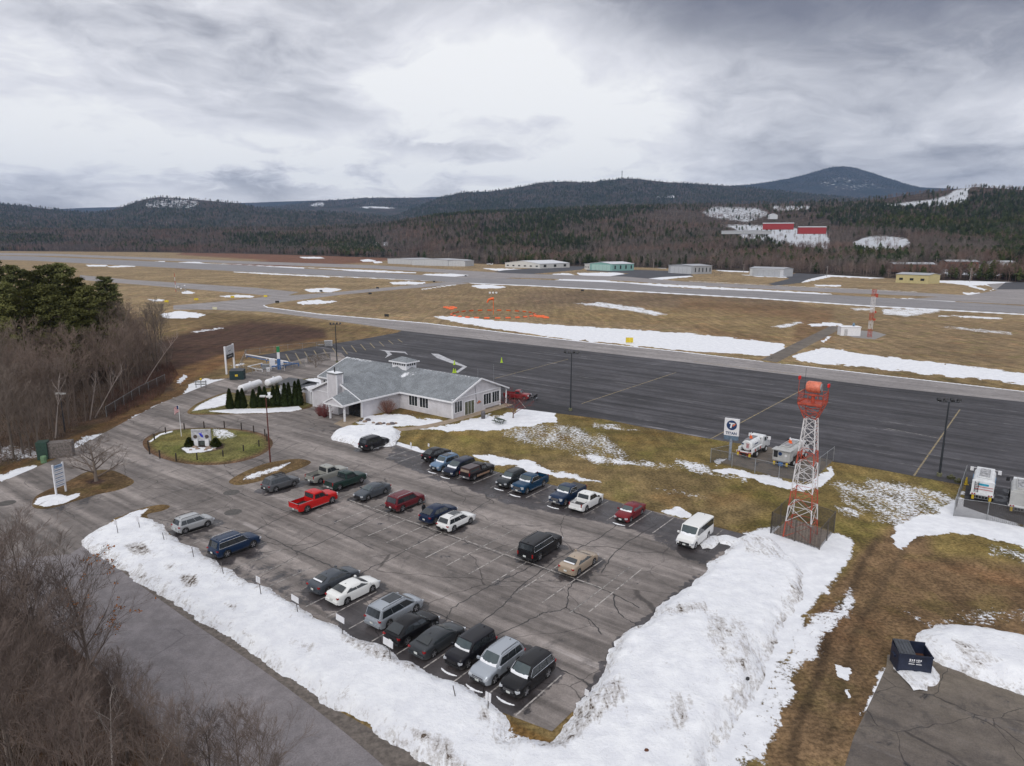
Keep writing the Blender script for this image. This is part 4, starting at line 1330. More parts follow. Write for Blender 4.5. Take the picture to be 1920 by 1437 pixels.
bank('snow_pile', [(628, 817), (645, 806), (690, 803), (735, 806), (745, 818), (738, 834), (715, 836), (690, 842), (660, 832), (636, 826)], 0.8, 0.18, slope=1.2, seed=5)
bank('snow_pile', [(1735, 1200), (1760, 1183), (1800, 1176), (1880, 1192), (1950, 1205), (2200, 1260), (2200, 1370), (1920, 1298), (1860, 1278), (1800, 1252), (1762, 1236), (1744, 1222)], 0.9, 0.22, dirts=[([(1780, 1215), (1820, 1225), (1880, 1262), (1840, 1265), (1790, 1240)], 0.16, 8)], seed=12, slope=1.8)
bank('snow_pile', [(1690, 1258), (1712, 1254), (1742, 1252), (1747, 1272), (1738, 1280), (1728, 1275), (1720, 1292), (1705, 1280)], 0.12, 0.12, seed=14, slope=2.5, edge=0.15)
bank('snow_pile', [(1350, 1010), (1362, 1007), (1385, 1016), (1392, 1026), (1385, 1028), (1372, 1020), (1354, 1016)], 0.12, 0.12, seed=15, slope=2.5, edge=0.1)
bank('snow_pile', [(1318, 1022), (1330, 1010), (1342, 1008), (1340, 1015), (1325, 1028)], 0.05, 0.12, seed=16, slope=2.5, edge=0.15)

# ------------------------------------------------------------------ hills
def hill_material(name, c1, c2, snowc=(0.62, 0.64, 0.68), scale=0.012):
 m = bpy.data.materials.new(name)
 m.use_nodes = True
 t = NT(m.node_tree)
 b = t.n['Principled BSDF']
 P = t.node('ShaderNodeNewGeometry').outputs['Position']
 snow = t.node('ShaderNodeAttribute', attribute_name='snow').outputs['Fac']
 n1 = t.noise(P, scale, 7, 0.65)
 n2 = t.noise(P, scale * 8, 6, 0.7)
 c = t.mix(t.sstep(n1, 0.38, 0.62), c1, c2)
 c = t.mix(1.0, c, t.sstep(n2, 0.3, 0.7, 0.5, 1.5), 'MULTIPLY')
 v = t.math('ADD', t.math('MULTIPLY', t.math('SUBTRACT', t.noise(P, scale * 5, 7, 0.75), 0.5), 1.6), snow)
 c = t.mix(t.sstep(v, 0.50, 0.58), c, snowc)
 t.put(b.inputs['Base Color'], c)
 b.inputs['Roughness'].default_value = 1.0
 b.inputs['Specular IOR Level'].default_value = 0.0
 bn = t.node('ShaderNodeBump')
 bn.inputs['Strength'].default_value = 0.8
 bn.inputs['Distance'].default_value = 8.0
 t.put(bn.inputs['Height'], n2)
 t.put(b.inputs['Normal'], bn.outputs[0])
 return m


XK = np.array([-1400, 0, 100, 180, 240, 300, 400, 480, 560, 600, 700, 780, 870, 960, 1020, 1100, 1170, 1250, 1330, 1400, 1450, 1500, 1540, 1580, 1620, 1650, 1680, 1730, 1780, 1830, 1880, 1920, 3300], float)


def prof(pairs):
 xs = [p[0] for p in pairs]
 ys = [p[1] for p in pairs]
 return lambda x: np.interp(x, xs, ys)


class Terrain:
 """Ground rising in the distance, given as surveyed levels at a set of forward distances."""
 def __init__(s, rows, x0=-1400, x1=3300, rough=1.0, seed=0):
  s.rows, s.x0, s.x1, s.rough, s.seed = rows, x0, x1, rough, seed

 def at(s, px, k):
  """px: array of photo columns; k: row parameter 0..len-1. -> X, Y, Z."""
  px = np.asarray(px, float)
  k = np.asarray(k, float)
  Ys = np.stack([(r[0](px) if callable(r[0]) else np.full(px.shape, float(r[0]))) for r in s.rows])
  ys = np.stack([r[1](px) for r in s.rows])
  dY = 1 / Ys
  # height of every row
  x, y = px[None] - CX, CY - ys
  xr, yr = CR * x - SR * y, SR * x + CR * y
  dy, dz = FPX * CT + yr * ST, -FPX * ST + yr * CT
  Z = H + dz * Ys / dy
  Xs = xr * Ys / dy
  i = np.clip(np.floor(k).astype(int), 0, len(s.rows) - 2)
  f = k - i
  g = f
  idx = np.arange(px.size).reshape(px.shape)
  flat = lambda A, ii: np.take_along_axis(A.reshape(len(s.rows), -1), ii.reshape(1, -1), 0).reshape(px.shape)
  Y = 1 / ((1 - f) / flat(Ys, i) + f / flat(Ys, i + 1))
  fz = (Y - flat(Ys, i)) / (flat(Ys, i + 1) - flat(Ys, i) + 1e-9)
  Zz = flat(Z, i) * (1 - fz) + flat(Z, i + 1) * fz
  Xx = (flat(Xs, i) / flat(Ys, i) * (1 - f) + flat(Xs, i + 1) / flat(Ys, i + 1) * f) * Y
  Zz = Zz + s.rough * (Y / 1000) * 4.0 * vnoise(Xx, Y, 0.0035, s.seed, 4) * np.clip(k, 0, 1)
  return Xx, Y, Zz

 def mesh(s, name, m, nx=300, nk=12, snows=(), nm='hills'):
  pxs = np.concatenate([np.linspace(s.x0, -20, 20), np.linspace(-10, 1930, nx), np.linspace(1940, s.x1, 20)])
  ks = np.linspace(0, len(s.rows) - 1, (len(s.rows) - 1) * nk + 1)
  KK, PX = np.meshgrid(ks, pxs, indexing='ij')
  X, Y, Z = s.at(PX.ravel(), KK.ravel())
  me = grid_mesh(nm, np.stack([X, Y, Z], 1), len(ks), len(pxs))
  qx, qy = proj(X, Y, Z)
  sv = np.zeros(len(X))
  for poly, am, fe in snows:
   sv = np.maximum(sv, am * sst(sdist(qx, qy, poly), -fe, fe))
  a = me.attributes.new('snow', 'FLOAT', 'POINT')
  a.data.foreach_set('value', sv.astype(np.float32))
  o = link(name, me, m)
  setting(o)
  s.snow = lambda px, py: np.max([am * sst(sdist(px, py, poly), -fe, fe) for poly, am, fe in snows], axis=0) if snows else np.zeros_like(px)
  return o


def base_Y(px):
 y = np.interp(px, [-1400, 0, 300, 450, 600, 720, 800, 900, 1050, 1200, 1300, 1500, 1700, 1920, 3300], [468, 471, 473.5, 476, 480, 484, 490, 495, 499, 502, 505, 513, 524, 530, 545])
 x, yy = px - CX, CY - y
 xr, yr = CR * x - SR * yy, SR * x + CR * yy
 dy, dz = FPX * CT + yr * ST, -FPX * ST + yr * CT
 return -H / dz * dy


BASEY = lambda px: np.interp(px, [-1400, 0, 300, 450, 600, 720, 800, 900, 1050, 1200, 1300, 1500, 1700, 1920, 3300], [468, 471, 473.5, 476, 480, 484, 490, 495, 499, 502, 505, 513, 524, 530, 545])


def mk(k):
 def f(px):
  b = base_Y(px)
  E = np.interp(px, [-1400, 500, 700, 900, 1000], [2850, 2850, 3000, 3500, 1e9])
  return b * (1 + (k - 1) * np.minimum(1, (E - b) / (3.6 * b)))
 return f


T_MID = Terrain([
 (mk(1.0), lambda px: BASEY(px) + 0.3),
 (mk(1.12), prof([(-1400, 465), (0, 467), (300, 469), (600, 474), (720, 477), (900, 485), (1050, 488), (1300, 493), (1500, 500), (1600, 498), (1700, 503), (1920, 508), (3300, 520)])),
 (mk(1.35), prof([(-1400, 458), (0, 461), (300, 463), (600, 468), (720, 470), (900, 470), (1050, 470), (1200, 470), (1300, 472), (1400, 474), (1500, 480), (1600, 478), (1700, 475), (1800, 480), (1920, 485), (3300, 490)])),
 (mk(1.7), prof([(-1400, 450), (0, 452), (300, 453), (600, 457), (720, 455), (820, 445), (900, 440), (1050, 438), (1200, 442), (1300, 445), (1400, 445), (1500, 450), (1600, 455), (1700, 448), (1800, 452), (1920, 455), (3300, 450)])),
 (mk(2.1), prof([(-1400, 438), (0, 442), (300, 443), (600, 442), (720, 437), (820, 424), (900, 415), (1050, 412), (1200, 416), (1300, 424), (1400, 428), (1500, 432), (1600, 430), (1700, 425), (1800, 425), (1920, 420), (3300, 415)])),
 (mk(2.7), prof([(-1400, 430), (0, 432), (300, 434), (600, 430), (720, 425), (820, 408), (900, 400), (1050, 395), (1200, 393), (1300, 396), (1400, 400), (1500, 400), (1600, 398), (1700, 395), (1800, 385), (1920, 385), (3300, 385)])),
 (mk(3.5), prof([(-1400, 434), (0, 436), (300, 437), (600, 434), (720, 428), (820, 410), (900, 400), (1050, 392), (1200, 386), (1300, 384), (1400, 384), (1500, 381), (1600, 378), (1660, 374), (1720, 366), (1780, 357), (1830, 351), (1880, 354), (1920, 356), (3300, 350)])),
 (mk(4.6), prof([(-1400, 440), (0, 442), (600, 440), (900, 410), (1200, 396), (1500, 396), (1700, 390), (1830, 378), (3300, 375)])),
], seed=3, rough=0.5)
SNOWMID = [
 ([(1590, 470), (1600, 452), (1625, 443), (1660, 441), (1700, 446), (1712, 458), (1705, 470), (1690, 478), (1680, 481), (1640, 476), (1610, 474)], 0.74, 6),
 ([(1350, 422), (1400, 420), (1480, 425), (1550, 434), (1558, 455), (1560, 470), (1500, 466), (1430, 455), (1390, 448), (1380, 432)], 0.76, 7),
 ([(1310, 398), (1340, 385), (1420, 388), (1440, 395), (1445, 405), (1400, 420), (1330, 410)], 0.58, 6),
 ([(1440, 384), (1520, 385), (1520, 395), (1450, 398)], 0.62, 4),
 ([(1625, 385), (1700, 378), (1750, 372), (1775, 365), (1790, 355), (1822, 348), (1815, 372), (1810, 384), (1740, 389), (1660, 388)], 0.68, 5),
 ([(1680, 505), (1760, 495), (1900, 490), (1920, 520), (1800, 522), (1700, 518)], 0.50, 8),
 ([(640, 462), (700, 455), (730, 452), (730, 462), (680, 466)], 0.6, 3),
]
M_MID = hill_material('wooded_floor', (0.075, 0.058, 0.05), (0.10, 0.082, 0.068), scale=0.02)
T_MID.mesh('wooded_slope', M_MID, nx=420, nk=10, snows=SNOWMID)

M_H1 = hill_material('hill_forest', (0.035, 0.040, 0.026), (0.075, 0.060, 0.050), scale=0.006)
T_R1 = Terrain([
 (2900, prof([(-1400, 440), (700, 440), (900, 440), (3300, 470)])),
 (3500, prof([(-1400, 415), (0, 417), (300, 424), (500, 428), (700, 425), (900, 440), (1000, 460), (3300, 480)])),
 (4200, prof([(-1400, 396), (0, 398), (100, 408), (240, 405), (300, 396), (400, 398), (560, 408), (700, 412), (900, 440), (1000, 460), (3300, 480)])),
 (4800, prof([(-1400, 372), (-300, 376), (0, 382), (60, 388), (100, 393), (180, 400), (215, 393), (240, 384), (270, 374), (300, 370), (340, 372), (400, 377), (450, 381), (480, 390), (560, 396), (650, 400), (760, 410), (900, 440), (1000, 460), (3300, 480)])),
 (5600, prof([(-1400, 400), (0, 405), (300, 400), (600, 410), (900, 450), (3300, 480)])),
], seed=5, rough=0.25)
T_R1.mesh('hill', M_H1, nx=300, nk=10, snows=[([(268, 388), (275, 376), (320, 369), (370, 372), (380, 382), (360, 394), (320, 392), (285, 394)], 0.50, 6), ([(380, 376), (430, 378), (450, 386), (400, 388)], 0.40, 6), ([(250, 415), (330, 416), (360, 422), (300, 424), (250, 420)], 0.42, 4)])
T_R2 = Terrain([
 (6000, prof([(-1400, 430), (1000, 430), (3300, 430)])),
 (7000, prof([(-1400, 420), (300, 415), (520, 396), (600, 392), (700, 388), (900, 400), (3300, 420)])),
 (8000, prof([(-1400, 420), (300, 410), (440, 396), (500, 389), (540, 385), (580, 379), (620, 376), (680, 372), (740, 371), (800, 373), (850, 374), (950, 400), (3300, 430)])),
 (9000, prof([(-1400, 420), (3300, 430)])),
], seed=6, rough=0.15)
T_R2.mesh('hill', M_H1, nx=200, nk=6, snows=[([(575, 388), (590, 380), (610, 379), (605, 388)], 0.7, 2), ([(630, 384), (660, 380), (720, 381), (700, 385)], 0.52, 3), ([(668, 388), (700, 387), (750, 388), (745, 391), (680, 391)], 0.75, 2)])
T_R3 = Terrain([
 (4300, prof([(-1400, 470), (650, 450), (760, 430), (900, 415), (1300, 410), (3300, 420)])),
 (5000, prof([(-1400, 470), (650, 440), (760, 412), (870, 392), (1000, 380), (1170, 372), (1400, 378), (1600, 380), (3300, 400)])),
 (5800, prof([(-1400, 470), (700, 420), (760, 398), (800, 382), (830, 370), (870, 361), (920, 360), (960, 354), (990, 348), (1020, 342), (1060, 341), (1100, 343), (1140, 339), (1170, 335), (1200, 336), (1250, 342), (1300, 345), (1350, 348), (1400, 352), (1450, 358), (1600, 372), (1800, 390), (3300, 400)])),
 (6600, prof([(-1400, 470), (900, 400), (1170, 380), (1500, 390), (3300, 420)])),
], seed=7, rough=0.2)
T_R3.mesh('hill', M_H1, nx=260, nk=8, snows=[([(1226, 372), (1235, 366), (1265, 366), (1270, 372)], 0.62, 2)])
M_H4 = hill_material('mountain_forest', (0.028, 0.034, 0.030), (0.05, 0.05, 0.048), scale=0.004)
T_R4 = Terrain([
 (7000, prof([(-1400, 440), (1200, 420), (3300, 420)])),
 (8200, prof([(-1400, 440), (1200, 400), (1400, 372), (1580, 352), (1700, 362), (1900, 390), (3300, 410)])),
 (9200, prof([(-1400, 440), (1200, 380), (1330, 352), (1400, 347), (1440, 342), (1480, 335), (1510, 328), (1540, 319), (1560, 314), (1580, 312), (1600, 314), (1625, 321), (1660, 333), (1700, 346), (1730, 354), (1780, 362), (1900, 378), (3300, 400)])),
 (10500, prof([(-1400, 440), (1580, 345), (3300, 420)])),
], seed=8, rough=0.12)
T_R4.mesh('mountain', M_H4, nx=200, nk=8, snows=[([(1530, 352), (1535, 330), (1570, 325), (1610, 332), (1660, 345), (1690, 354), (1620, 362), (1560, 362)], 0.39, 8)])


# ------------------------------------------------------------------ woods that read as a mass
def rnd_dir(r, up):
 a = r.uniform(0, 2 * math.pi)
 return Vector((math.cos(a), math.sin(a), up)).normalized()


def bare_proto(seed, h=15, nb=34, spread=0.42, wd=0.10):
 """A leafless tree as it looks from afar: trunk and splayed limbs and twigs."""
 r = random.Random(seed)
 b = MB()
 b.tube([(0, 0, -1), (r.uniform(-.4, .4), r.uniform(-.4, .4), h * .45), (r.uniform(-.6, .6), r.uniform(-.6, .6), h * .80)], [0.16, 0.11, 0.02], 4, False)
 for i in range(nb):
  z = h * (0.28 + 0.62 * (i / nb))
  L = h * spread * (1.05 - 0.62 * (i / nb)) * r.uniform(.7, 1.1)
  d = rnd_dir(r, r.uniform(.45, 1.4))
  p = Vector((0, 0, z))
  q = p + d * L
  s = d.cross(Vector((0, 0, 1))).normalized() * wd
  b.add([p - s, p + s, q], [(0, 1, 2)])
  b.add([p + Vector((0, 0, wd)), p - Vector((0, 0, wd)), q], [(0, 1, 2)])
  for j in range(4):
   t = r.uniform(.35, .95)
   p2 = p + (q - p) * t
   d2 = (d + rnd_dir(r, r.uniform(.2, 1.2)) * 0.8).normalized()
   q2 = p2 + d2 * L * r.uniform(.25, .45)
   s2 = d2.cross(Vector((r.uniform(-1, 1), r.uniform(-1, 1), .3))).normalized() * wd * .7
   b.add([p2 - s2, p2 + s2, q2], [(0, 1, 2)])
 return b.mesh('bare_tree_far_%d' % seed)


def pine_proto(seed, h=15, layers=9, rad=0.29, ns=7):
 r = random.Random(seed)
 b = MB()
 b.tube([(0, 0, -1), (0, 0, h * .9)], [0.2, 0.03], 4, False)
 for i in range(layers):
  f = i / layers
  z = h * (0.14 + 0.78 * f)
  R = h * rad * (1 - f ** 2.4) ** 0.75 * (0.62 + 0.38 * min(1, f * 3)) * r.uniform(.7, 1.2) + .15
  for k in range(ns):
   a = 2 * math.pi * (k + r.uniform(-.35, .35)) / ns
   w = 0.42
   Rk = R * r.uniform(.6, 1.35)
   zt = z + h * .10
   dz = -h * r.uniform(.0, .05)
   cx_, sx_ = math.cos(a), math.sin(a)
   b.add([(0, 0, zt), (math.cos(a - w) * Rk * .75, math.sin(a - w) * Rk * .75, z + dz * .3), (cx_ * Rk, sx_ * Rk, z + dz), (math.cos(a + w) * Rk * .75, math.sin(a + w) * Rk * .75, z + dz * .3)], [(0, 1, 2), (0, 2, 3)])
 return b.mesh('pine_far_%d' % seed)


def forest_mat(name, rgb, vary=0.35, hue=(1.25, 0.95, 0.85)):
 m = bpy.data.materials.new(name)
 m.use_nodes = True
 t = NT(m.node_tree)
 b = t.n['Principled BSDF']
 oi = t.node('ShaderNodeObjectInfo')
 P = oi.outputs['Location']
 f2 = t.math('MULTIPLY_ADD', oi.outputs['Random'], 2 * vary, 1 - vary)
 c = t.mix(1.0, tuple(rgb), f2, 'MULTIPLY')
 n = t.noise(P, 0.008, 3, 0.6)
 c = t.mix(t.sstep(n, 0.4, 0.65, 0, 0.8), c, t.mix(1.0, c, tuple(hue), 'MULTIPLY'))
 t.put(b.inputs['Base Color'], c)
 b.inputs['Roughness'].default_value = 1.0
 b.inputs['Specular IOR Level'].default_value = 0.0
 MATS[name] = m
 return m


M_FBARE = forest_mat('bare_wood', (0.175, 0.150, 0.136))
M_FBIRCH = forest_mat('birch_wood', (0.30, 0.26, 0.235))
M_FPINE = forest_mat('pine_needles', (0.040, 0.052, 0.026), 0.45, (1.4, 1.25, 0.8))


def scatter(name, protos, X, Y, Z, S, m, label=None):
 """One mass of trees: each point carries a tree of one of the kinds."""
 n = len(X)
 me = bpy.data.meshes.new(name)
 me.vertices.add(n)
 me.vertices.foreach_set('co', np.stack([X, Y, Z], 1).astype(np.float32).ravel())
 a = me.attributes.new('tsize', 'FLOAT', 'POINT')
 a.data.foreach_set('value', np.asarray(S, np.float32))
 a = me.attributes.new('turn', 'FLOAT_VECTOR', 'POINT')
 R = np.stack([nrng.uniform(-.05, .05, n), nrng.uniform(-.05, .05, n), nrng.uniform(0, 6.28, n)], 1)
 a.data.foreach_set('vector', R.astype(np.float32).ravel())
 a = me.attributes.new('which', 'INT', 'POINT')
 a.data.foreach_set('value', nrng.integers(0, len(protos), n).astype(np.int32))
 o = link(name, me)
 ng = bpy.data.node_groups.new(name + '_trees', 'GeometryNodeTree')
 ng.interface.new_socket('Geometry', in_out='INPUT', socket_type='NodeSocketGeometry')
 ng.interface.new_socket('Geometry', in_out='OUTPUT', socket_type='NodeSocketGeometry')
 N = ng.nodes
 gi, go = N.new('NodeGroupInput'), N.new('NodeGroupOutput')
 jn = N.new('GeometryNodeJoinGeometry')
 for k, po in enumerate(protos):
  ip = N.new('GeometryNodeInstanceOnPoints')
  oi = N.new('GeometryNodeObjectInfo')
  oi.inputs['Object'].default_value = po
  oi.inputs['As Instance'].default_value = True
  na = N.new('GeometryNodeInputNamedAttribute')
  na.data_type = 'INT'
  na.inputs['Name'].default_value = 'which'
  cp = N.new('FunctionNodeCompare')
  cp.data_type = 'INT'
  cp.operation = 'EQUAL'
  cp.inputs['B'].default_value = 0
  for sck in cp.inputs:
   if sck.type == 'INT' and sck.name == 'B':
    sck.default_value = k
   if sck.type == 'INT' and sck.name == 'A':
    ng.links.new(na.outputs['Attribute'], sck)
  ns_ = N.new('GeometryNodeInputNamedAttribute')
  ns_.data_type = 'FLOAT'
  ns_.inputs['Name'].default_value = 'tsize'
  nr_ = N.new('GeometryNodeInputNamedAttribute')
  nr_.data_type = 'FLOAT_VECTOR'
  nr_.inputs['Name'].default_value = 'turn'
  ng.links.new(gi.outputs[0], ip.inputs['Points'])
  ng.links.new(cp.outputs[0], ip.inputs['Selection'])
  ng.links.new(oi.outputs['Geometry'], ip.inputs['Instance'])
  ng.links.new(ns_.outputs['Attribute'], ip.inputs['Scale'])
  ng.links.new(nr_.outputs['Attribute'], ip.inputs['Rotation'])
  ng.links.new(ip.outputs[0], jn.inputs[0])
 ng.links.new(jn.outputs[0], go.inputs[0])
 md = o.modifiers.new('trees', 'NODES')
 md.node_group = ng
 setting(o, 'stuff', label)
 return o


def proto_obj(me, m):
 me.materials.append(m)
 return bpy.data.objects.new(me.name, me)


BARE = [proto_obj(bare_proto(i, h=14 + i, spread=.36 + .05 * (i % 3)), M_FBARE) for i in range(4)]
BIRCH = [proto_obj(bare_proto(20 + i, h=15, nb=16, spread=.25, wd=0.11), M_FBIRCH) for i in range(2)]
PINE = [proto_obj(pine_proto(i, h=13 + 1.6 * i, rad=.27 + .03 * (i % 3)), M_FPINE) for i in range(4)]

PINEZ = [  # where evergreens stand close: (outline on the photo, share)
 ([(900, 440), (960, 405), (1050, 398), (1120, 392), (1240, 390), (1230, 400), (1150, 412), (1060, 425), (1050, 440), (980, 440)], 0.95),
 ([(760, 385), (900, 375), (1060, 380), (1040, 400), (960, 402), (850, 408), (780, 415)], 0.9),
 ([(890, 460), (940, 445), (1060, 442), (1110, 452), (1100, 470), (1030, 468), (900, 466)], 0.75),
 ([(1150, 425), (1190, 415), (1190, 450), (1160, 450)], 0.6),
 ([(1520, 400), (1600, 385), (1780, 382), (1900, 360), (2100, 370), (2100, 450), (1800, 452), (1740, 440), (1600, 432), (1530, 412)], 0.85),
 ([(1600, 400), (1500, 370), (1560, 368), (1600, 380)], 0.5),
 ([(1380, 455), (1440, 455), (1480, 470), (1450, 480), (1390, 475)], 0.5),
 ([(1600, 475), (1650, 470), (1700, 490), (1690, 510), (1600, 500)], 0.65),
 ([(1860, 430), (2000, 430), (2000, 500), (1870, 500)], 0.7),
 ([(420, 440), (600, 440), (620, 452), (600, 470), (430, 462)], 0.6),
 ([(600, 452), (700, 448), (720, 480), (620, 478)], 0.7),
 ([(0, 430), (1000, 430), (900, 410), (0, 410)], 0.4),
 ([(0, 442), (120, 440), (120, 460), (0, 460)], 0.5),
]
CLEAR = [
 [(1596, 476), (1600, 450), (1640, 440), (1700, 446), (1712, 460), (1690, 482), (1640, 478)],
 [(1352, 425), (1380, 412), (1500, 410), (1552, 418), (1560, 455), (1556, 466), (1500, 462), (1430, 452), (1390, 446), (1358, 440)],
 [(1320, 395), (1345, 385), (1425, 388), (1440, 400), (1400, 412), (1330, 408)],
 [(1640, 386), (1760, 372), (1800, 352), (1822, 350), (1815, 380), (1740, 388)],
 [(735, 500), (905, 500), (905, 470), (735, 472)],
 [(1690, 518), (1920, 520), (1920, 492), (1700, 498)],
]


def fill(T, n, k0, k1, size=(.7, 1.15), px0=-200, px1=2120, pine0=0.25, birch=0.04, seed=1, clear=(), edge=False):
 rg = np.random.default_rng(seed)
 PX, K = rg.uniform(px0, px1, n), rg.uniform(k0, k1, n)
 X, Y, Z = T.at(PX, K)
 qx, qy = proj(X, Y, Z)
 keep = np.ones(n, bool)
 few = rg.uniform(0, 1, n) < .10
 for poly in clear:
  keep &= (sdist(qx, qy, poly) < 6 * vnoise(X, Y, 0.02, 77, 2)) | few
 pn = np.full(n, pine0) + 0.35 * vnoise(X, Y, 0.004, seed + 30, 3)
 for poly, sh in PINEZ:
  w = sst(sdist(qx, qy, poly), -3, 3)
  pn = pn * (1 - w) + sh * w
 u = rg.uniform(0, 1, n)
 S = rg.uniform(size[0], size[1], n) * (1 + 0.16 * vnoise(X, Y, 0.02, seed + 50, 2))
 isp = u < pn
 isb = (~isp) & (rg.uniform(0, 1, n) < birch)
 return X[keep], Y[keep], Z[keep], S[keep], isp[keep], isb[keep], u[keep]


def plant(name, parts, label):
 X, Y, Z, S, P_, B_, U_ = [np.concatenate(a) for a in zip(*parts)]
 k = ~P_ & ~B_
 scatter('bare_woodland', BARE, X[k], Y[k], Z[k], S[k], M_FBARE, 'leafless grey brown woodland ' + label)
 if B_.any():
  scatter('birch_woodland', BIRCH, X[B_], Y[B_], Z[B_], S[B_], M_FBIRCH, 'pale leafless birches ' + label)
 scatter('pine_woodland', PINE, X[P_], Y[P_], Z[P_], S[P_], M_FPINE, 'dark green pine woodland ' + label)


plant('mid', [
 fill(T_MID, 3600, 0.05, 0.9, size=(.55, .9), pine0=0.12, birch=0.16, clear=CLEAR[4:], px0=-150, px1=2050, seed=1),
 fill(T_MID, 9500, 0.9, 2.2, size=(.5, .85), pine0=0.10, birch=0.10, clear=CLEAR, seed=2),
 fill(T_MID, 23000, 2.1, 5.1, size=(.5, .85), pine0=0.12, birch=0.05, clear=CLEAR, seed=3),
 fill(T_MID, 9000, 5.0, 6.05, size=(.5, .9), pine0=0.35, birch=0.0, clear=CLEAR, seed=4),
], 'behind the hangars and up the slope')
plant('far', [
 fill(T_R1, 15000, 0.0, 3.05, size=(.7, 1.2), px1=1000, pine0=0.45, birch=0, seed=5),
 fill(T_R3, 15000, 0.3, 2.05, size=(.7, 1.2), px0=720, px1=1700, pine0=0.62, birch=0, seed=6),
 fill(T_R2, 3000, 1.0, 2.05, size=(.8, 1.3), px0=450, px1=900, pine0=0.45, birch=0, seed=7),
 fill(T_R4, 6000, 1.2, 2.05, size=(.6, 1.0), px0=1250, px1=1850, pine0=0.8, birch=0, seed=8),
], 'covering the far hills')

# ------------------------------------------------------------------ the air
hz = MB()
hz.box((0, 4600, 520), (16000, 13400, 1042))
hzm = bpy.data.materials.new('haze')
hzm.use_nodes = True
hn = NT(hzm.node_tree)
hn.n.clear()
ho = hn.node('ShaderNodeOutputMaterial')
pv = hn.node('ShaderNodeVolumePrincipled')
pv.inputs['Color'].default_value = (0.42, 0.62, 1.0, 1)
pv.inputs['Density'].default_value = 0.00004
pv.inputs['Anisotropy'].default_value = 0.2
hn.l.new(pv.outputs[0], ho.inputs['Volume'])
setting(hz.build('haze', hzm), 'stuff')

# ------------------------------------------------------------------ common materials
M_WHITE = mat('white_trim', (0.74, 0.74, 0.76), 0.5, namt=0.06)
M_GLASS = mat('dark_glass', (0.025, 0.03, 0.034), 0.06, spec=0.7, namt=0.1)
M_GLASSG = mat('tinted_glass', (0.045, 0.065, 0.07), 0.05, spec=0.8, namt=0.1)
M_BLACK = mat('black_plastic', (0.018, 0.018, 0.02), 0.5)
M_RUBBER = mat('rubber', (0.022, 0.022, 0.023), 0.8)
M_RIM = mat('wheel_alloy', (0.42, 0.42, 0.44), 0.35, metal=0.7)
M_RIMD = mat('dark_wheel', (0.05, 0.05, 0.055), 0.35, metal=0.5)
M_CHROME = mat('chrome', (0.62, 0.63, 0.65), 0.2, metal=0.9)
M_GALV = mat('galvanised_steel', (0.30, 0.31, 0.32), 0.5, metal=0.4)
M_POLE = mat('dark_pole', (0.022, 0.026, 0.032), 0.5)
M_RED = mat('red_enamel', (0.42, 0.035, 0.02), 0.45)
M_ORANGE = mat('signal_orange', (0.75, 0.12, 0.02), 0.5)
M_TOWRED = mat('tower_orange_red', (0.40, 0.065, 0.035), 0.55, namt=0.2)
M_TOWWHT = mat('tower_white', (0.62, 0.60, 0.60), 0.55, namt=0.15)
M_YEL = mat('yellow_enamel', (0.60, 0.42, 0.03), 0.5)
M_BLUE = mat('blue_pipe', (0.04, 0.13, 0.33), 0.45)
M_LAMPRED = mat('red_lens', (0.28, 0.008, 0.010), 0.2)
M_AMBER = mat('amber_lens', (0.55, 0.2, 0.02), 0.2)
M_LENS = mat('clear_lens', (0.5, 0.52, 0.55), 0.12, spec=0.8)


def siding(name, rgb, step=0.16, vertical=False):
 m = bpy.data.materials.new(name)
 m.use_nodes = True
 t = NT(m.node_tree)
 b = t.n['Principled BSDF']
 co = t.node('ShaderNodeTexCoord').outputs['Object']
 s = t.node('ShaderNodeSeparateXYZ')
 t.put(s.inputs[0], co)
 src = t.math('ADD', s.outputs[0], s.outputs[1]) if vertical else s.outputs[2]
 fr = t.math('FRACT', t.math('DIVIDE', src, step))
 g = t.sstep(fr, 0.0, 0.12)
 n = t.noise(co, 0.7, 5, 0.65)
 c = t.mix(1.0, tuple(rgb), t.sstep(n, 0.3, 0.7, 0.90, 1.07), 'MULTIPLY')
 st = t.noise(t.mapping(co, scale=(1, 1, 0.25)), 1.3, 6, 0.7)
 c = t.mix(t.sstep(st, 0.56, 0.75, 0, 0.35), c, (0.30, 0.27, 0.24))
 c = t.mix(1.0, c, t.math('MULTIPLY_ADD', g, 0.22, 0.78), 'MULTIPLY')
 t.put(b.inputs['Base Color'], c)
 b.inputs['Roughness'].default_value = 0.75
 bn = t.node('ShaderNodeBump')
 bn.inputs['Strength'].default_value = 0.5
 bn.inputs['Distance'].default_value = 0.02
 t.put(bn.inputs['Height'], g)
 t.put(b.inputs['Normal'], bn.outputs[0])
 MATS[name] = m
 return m


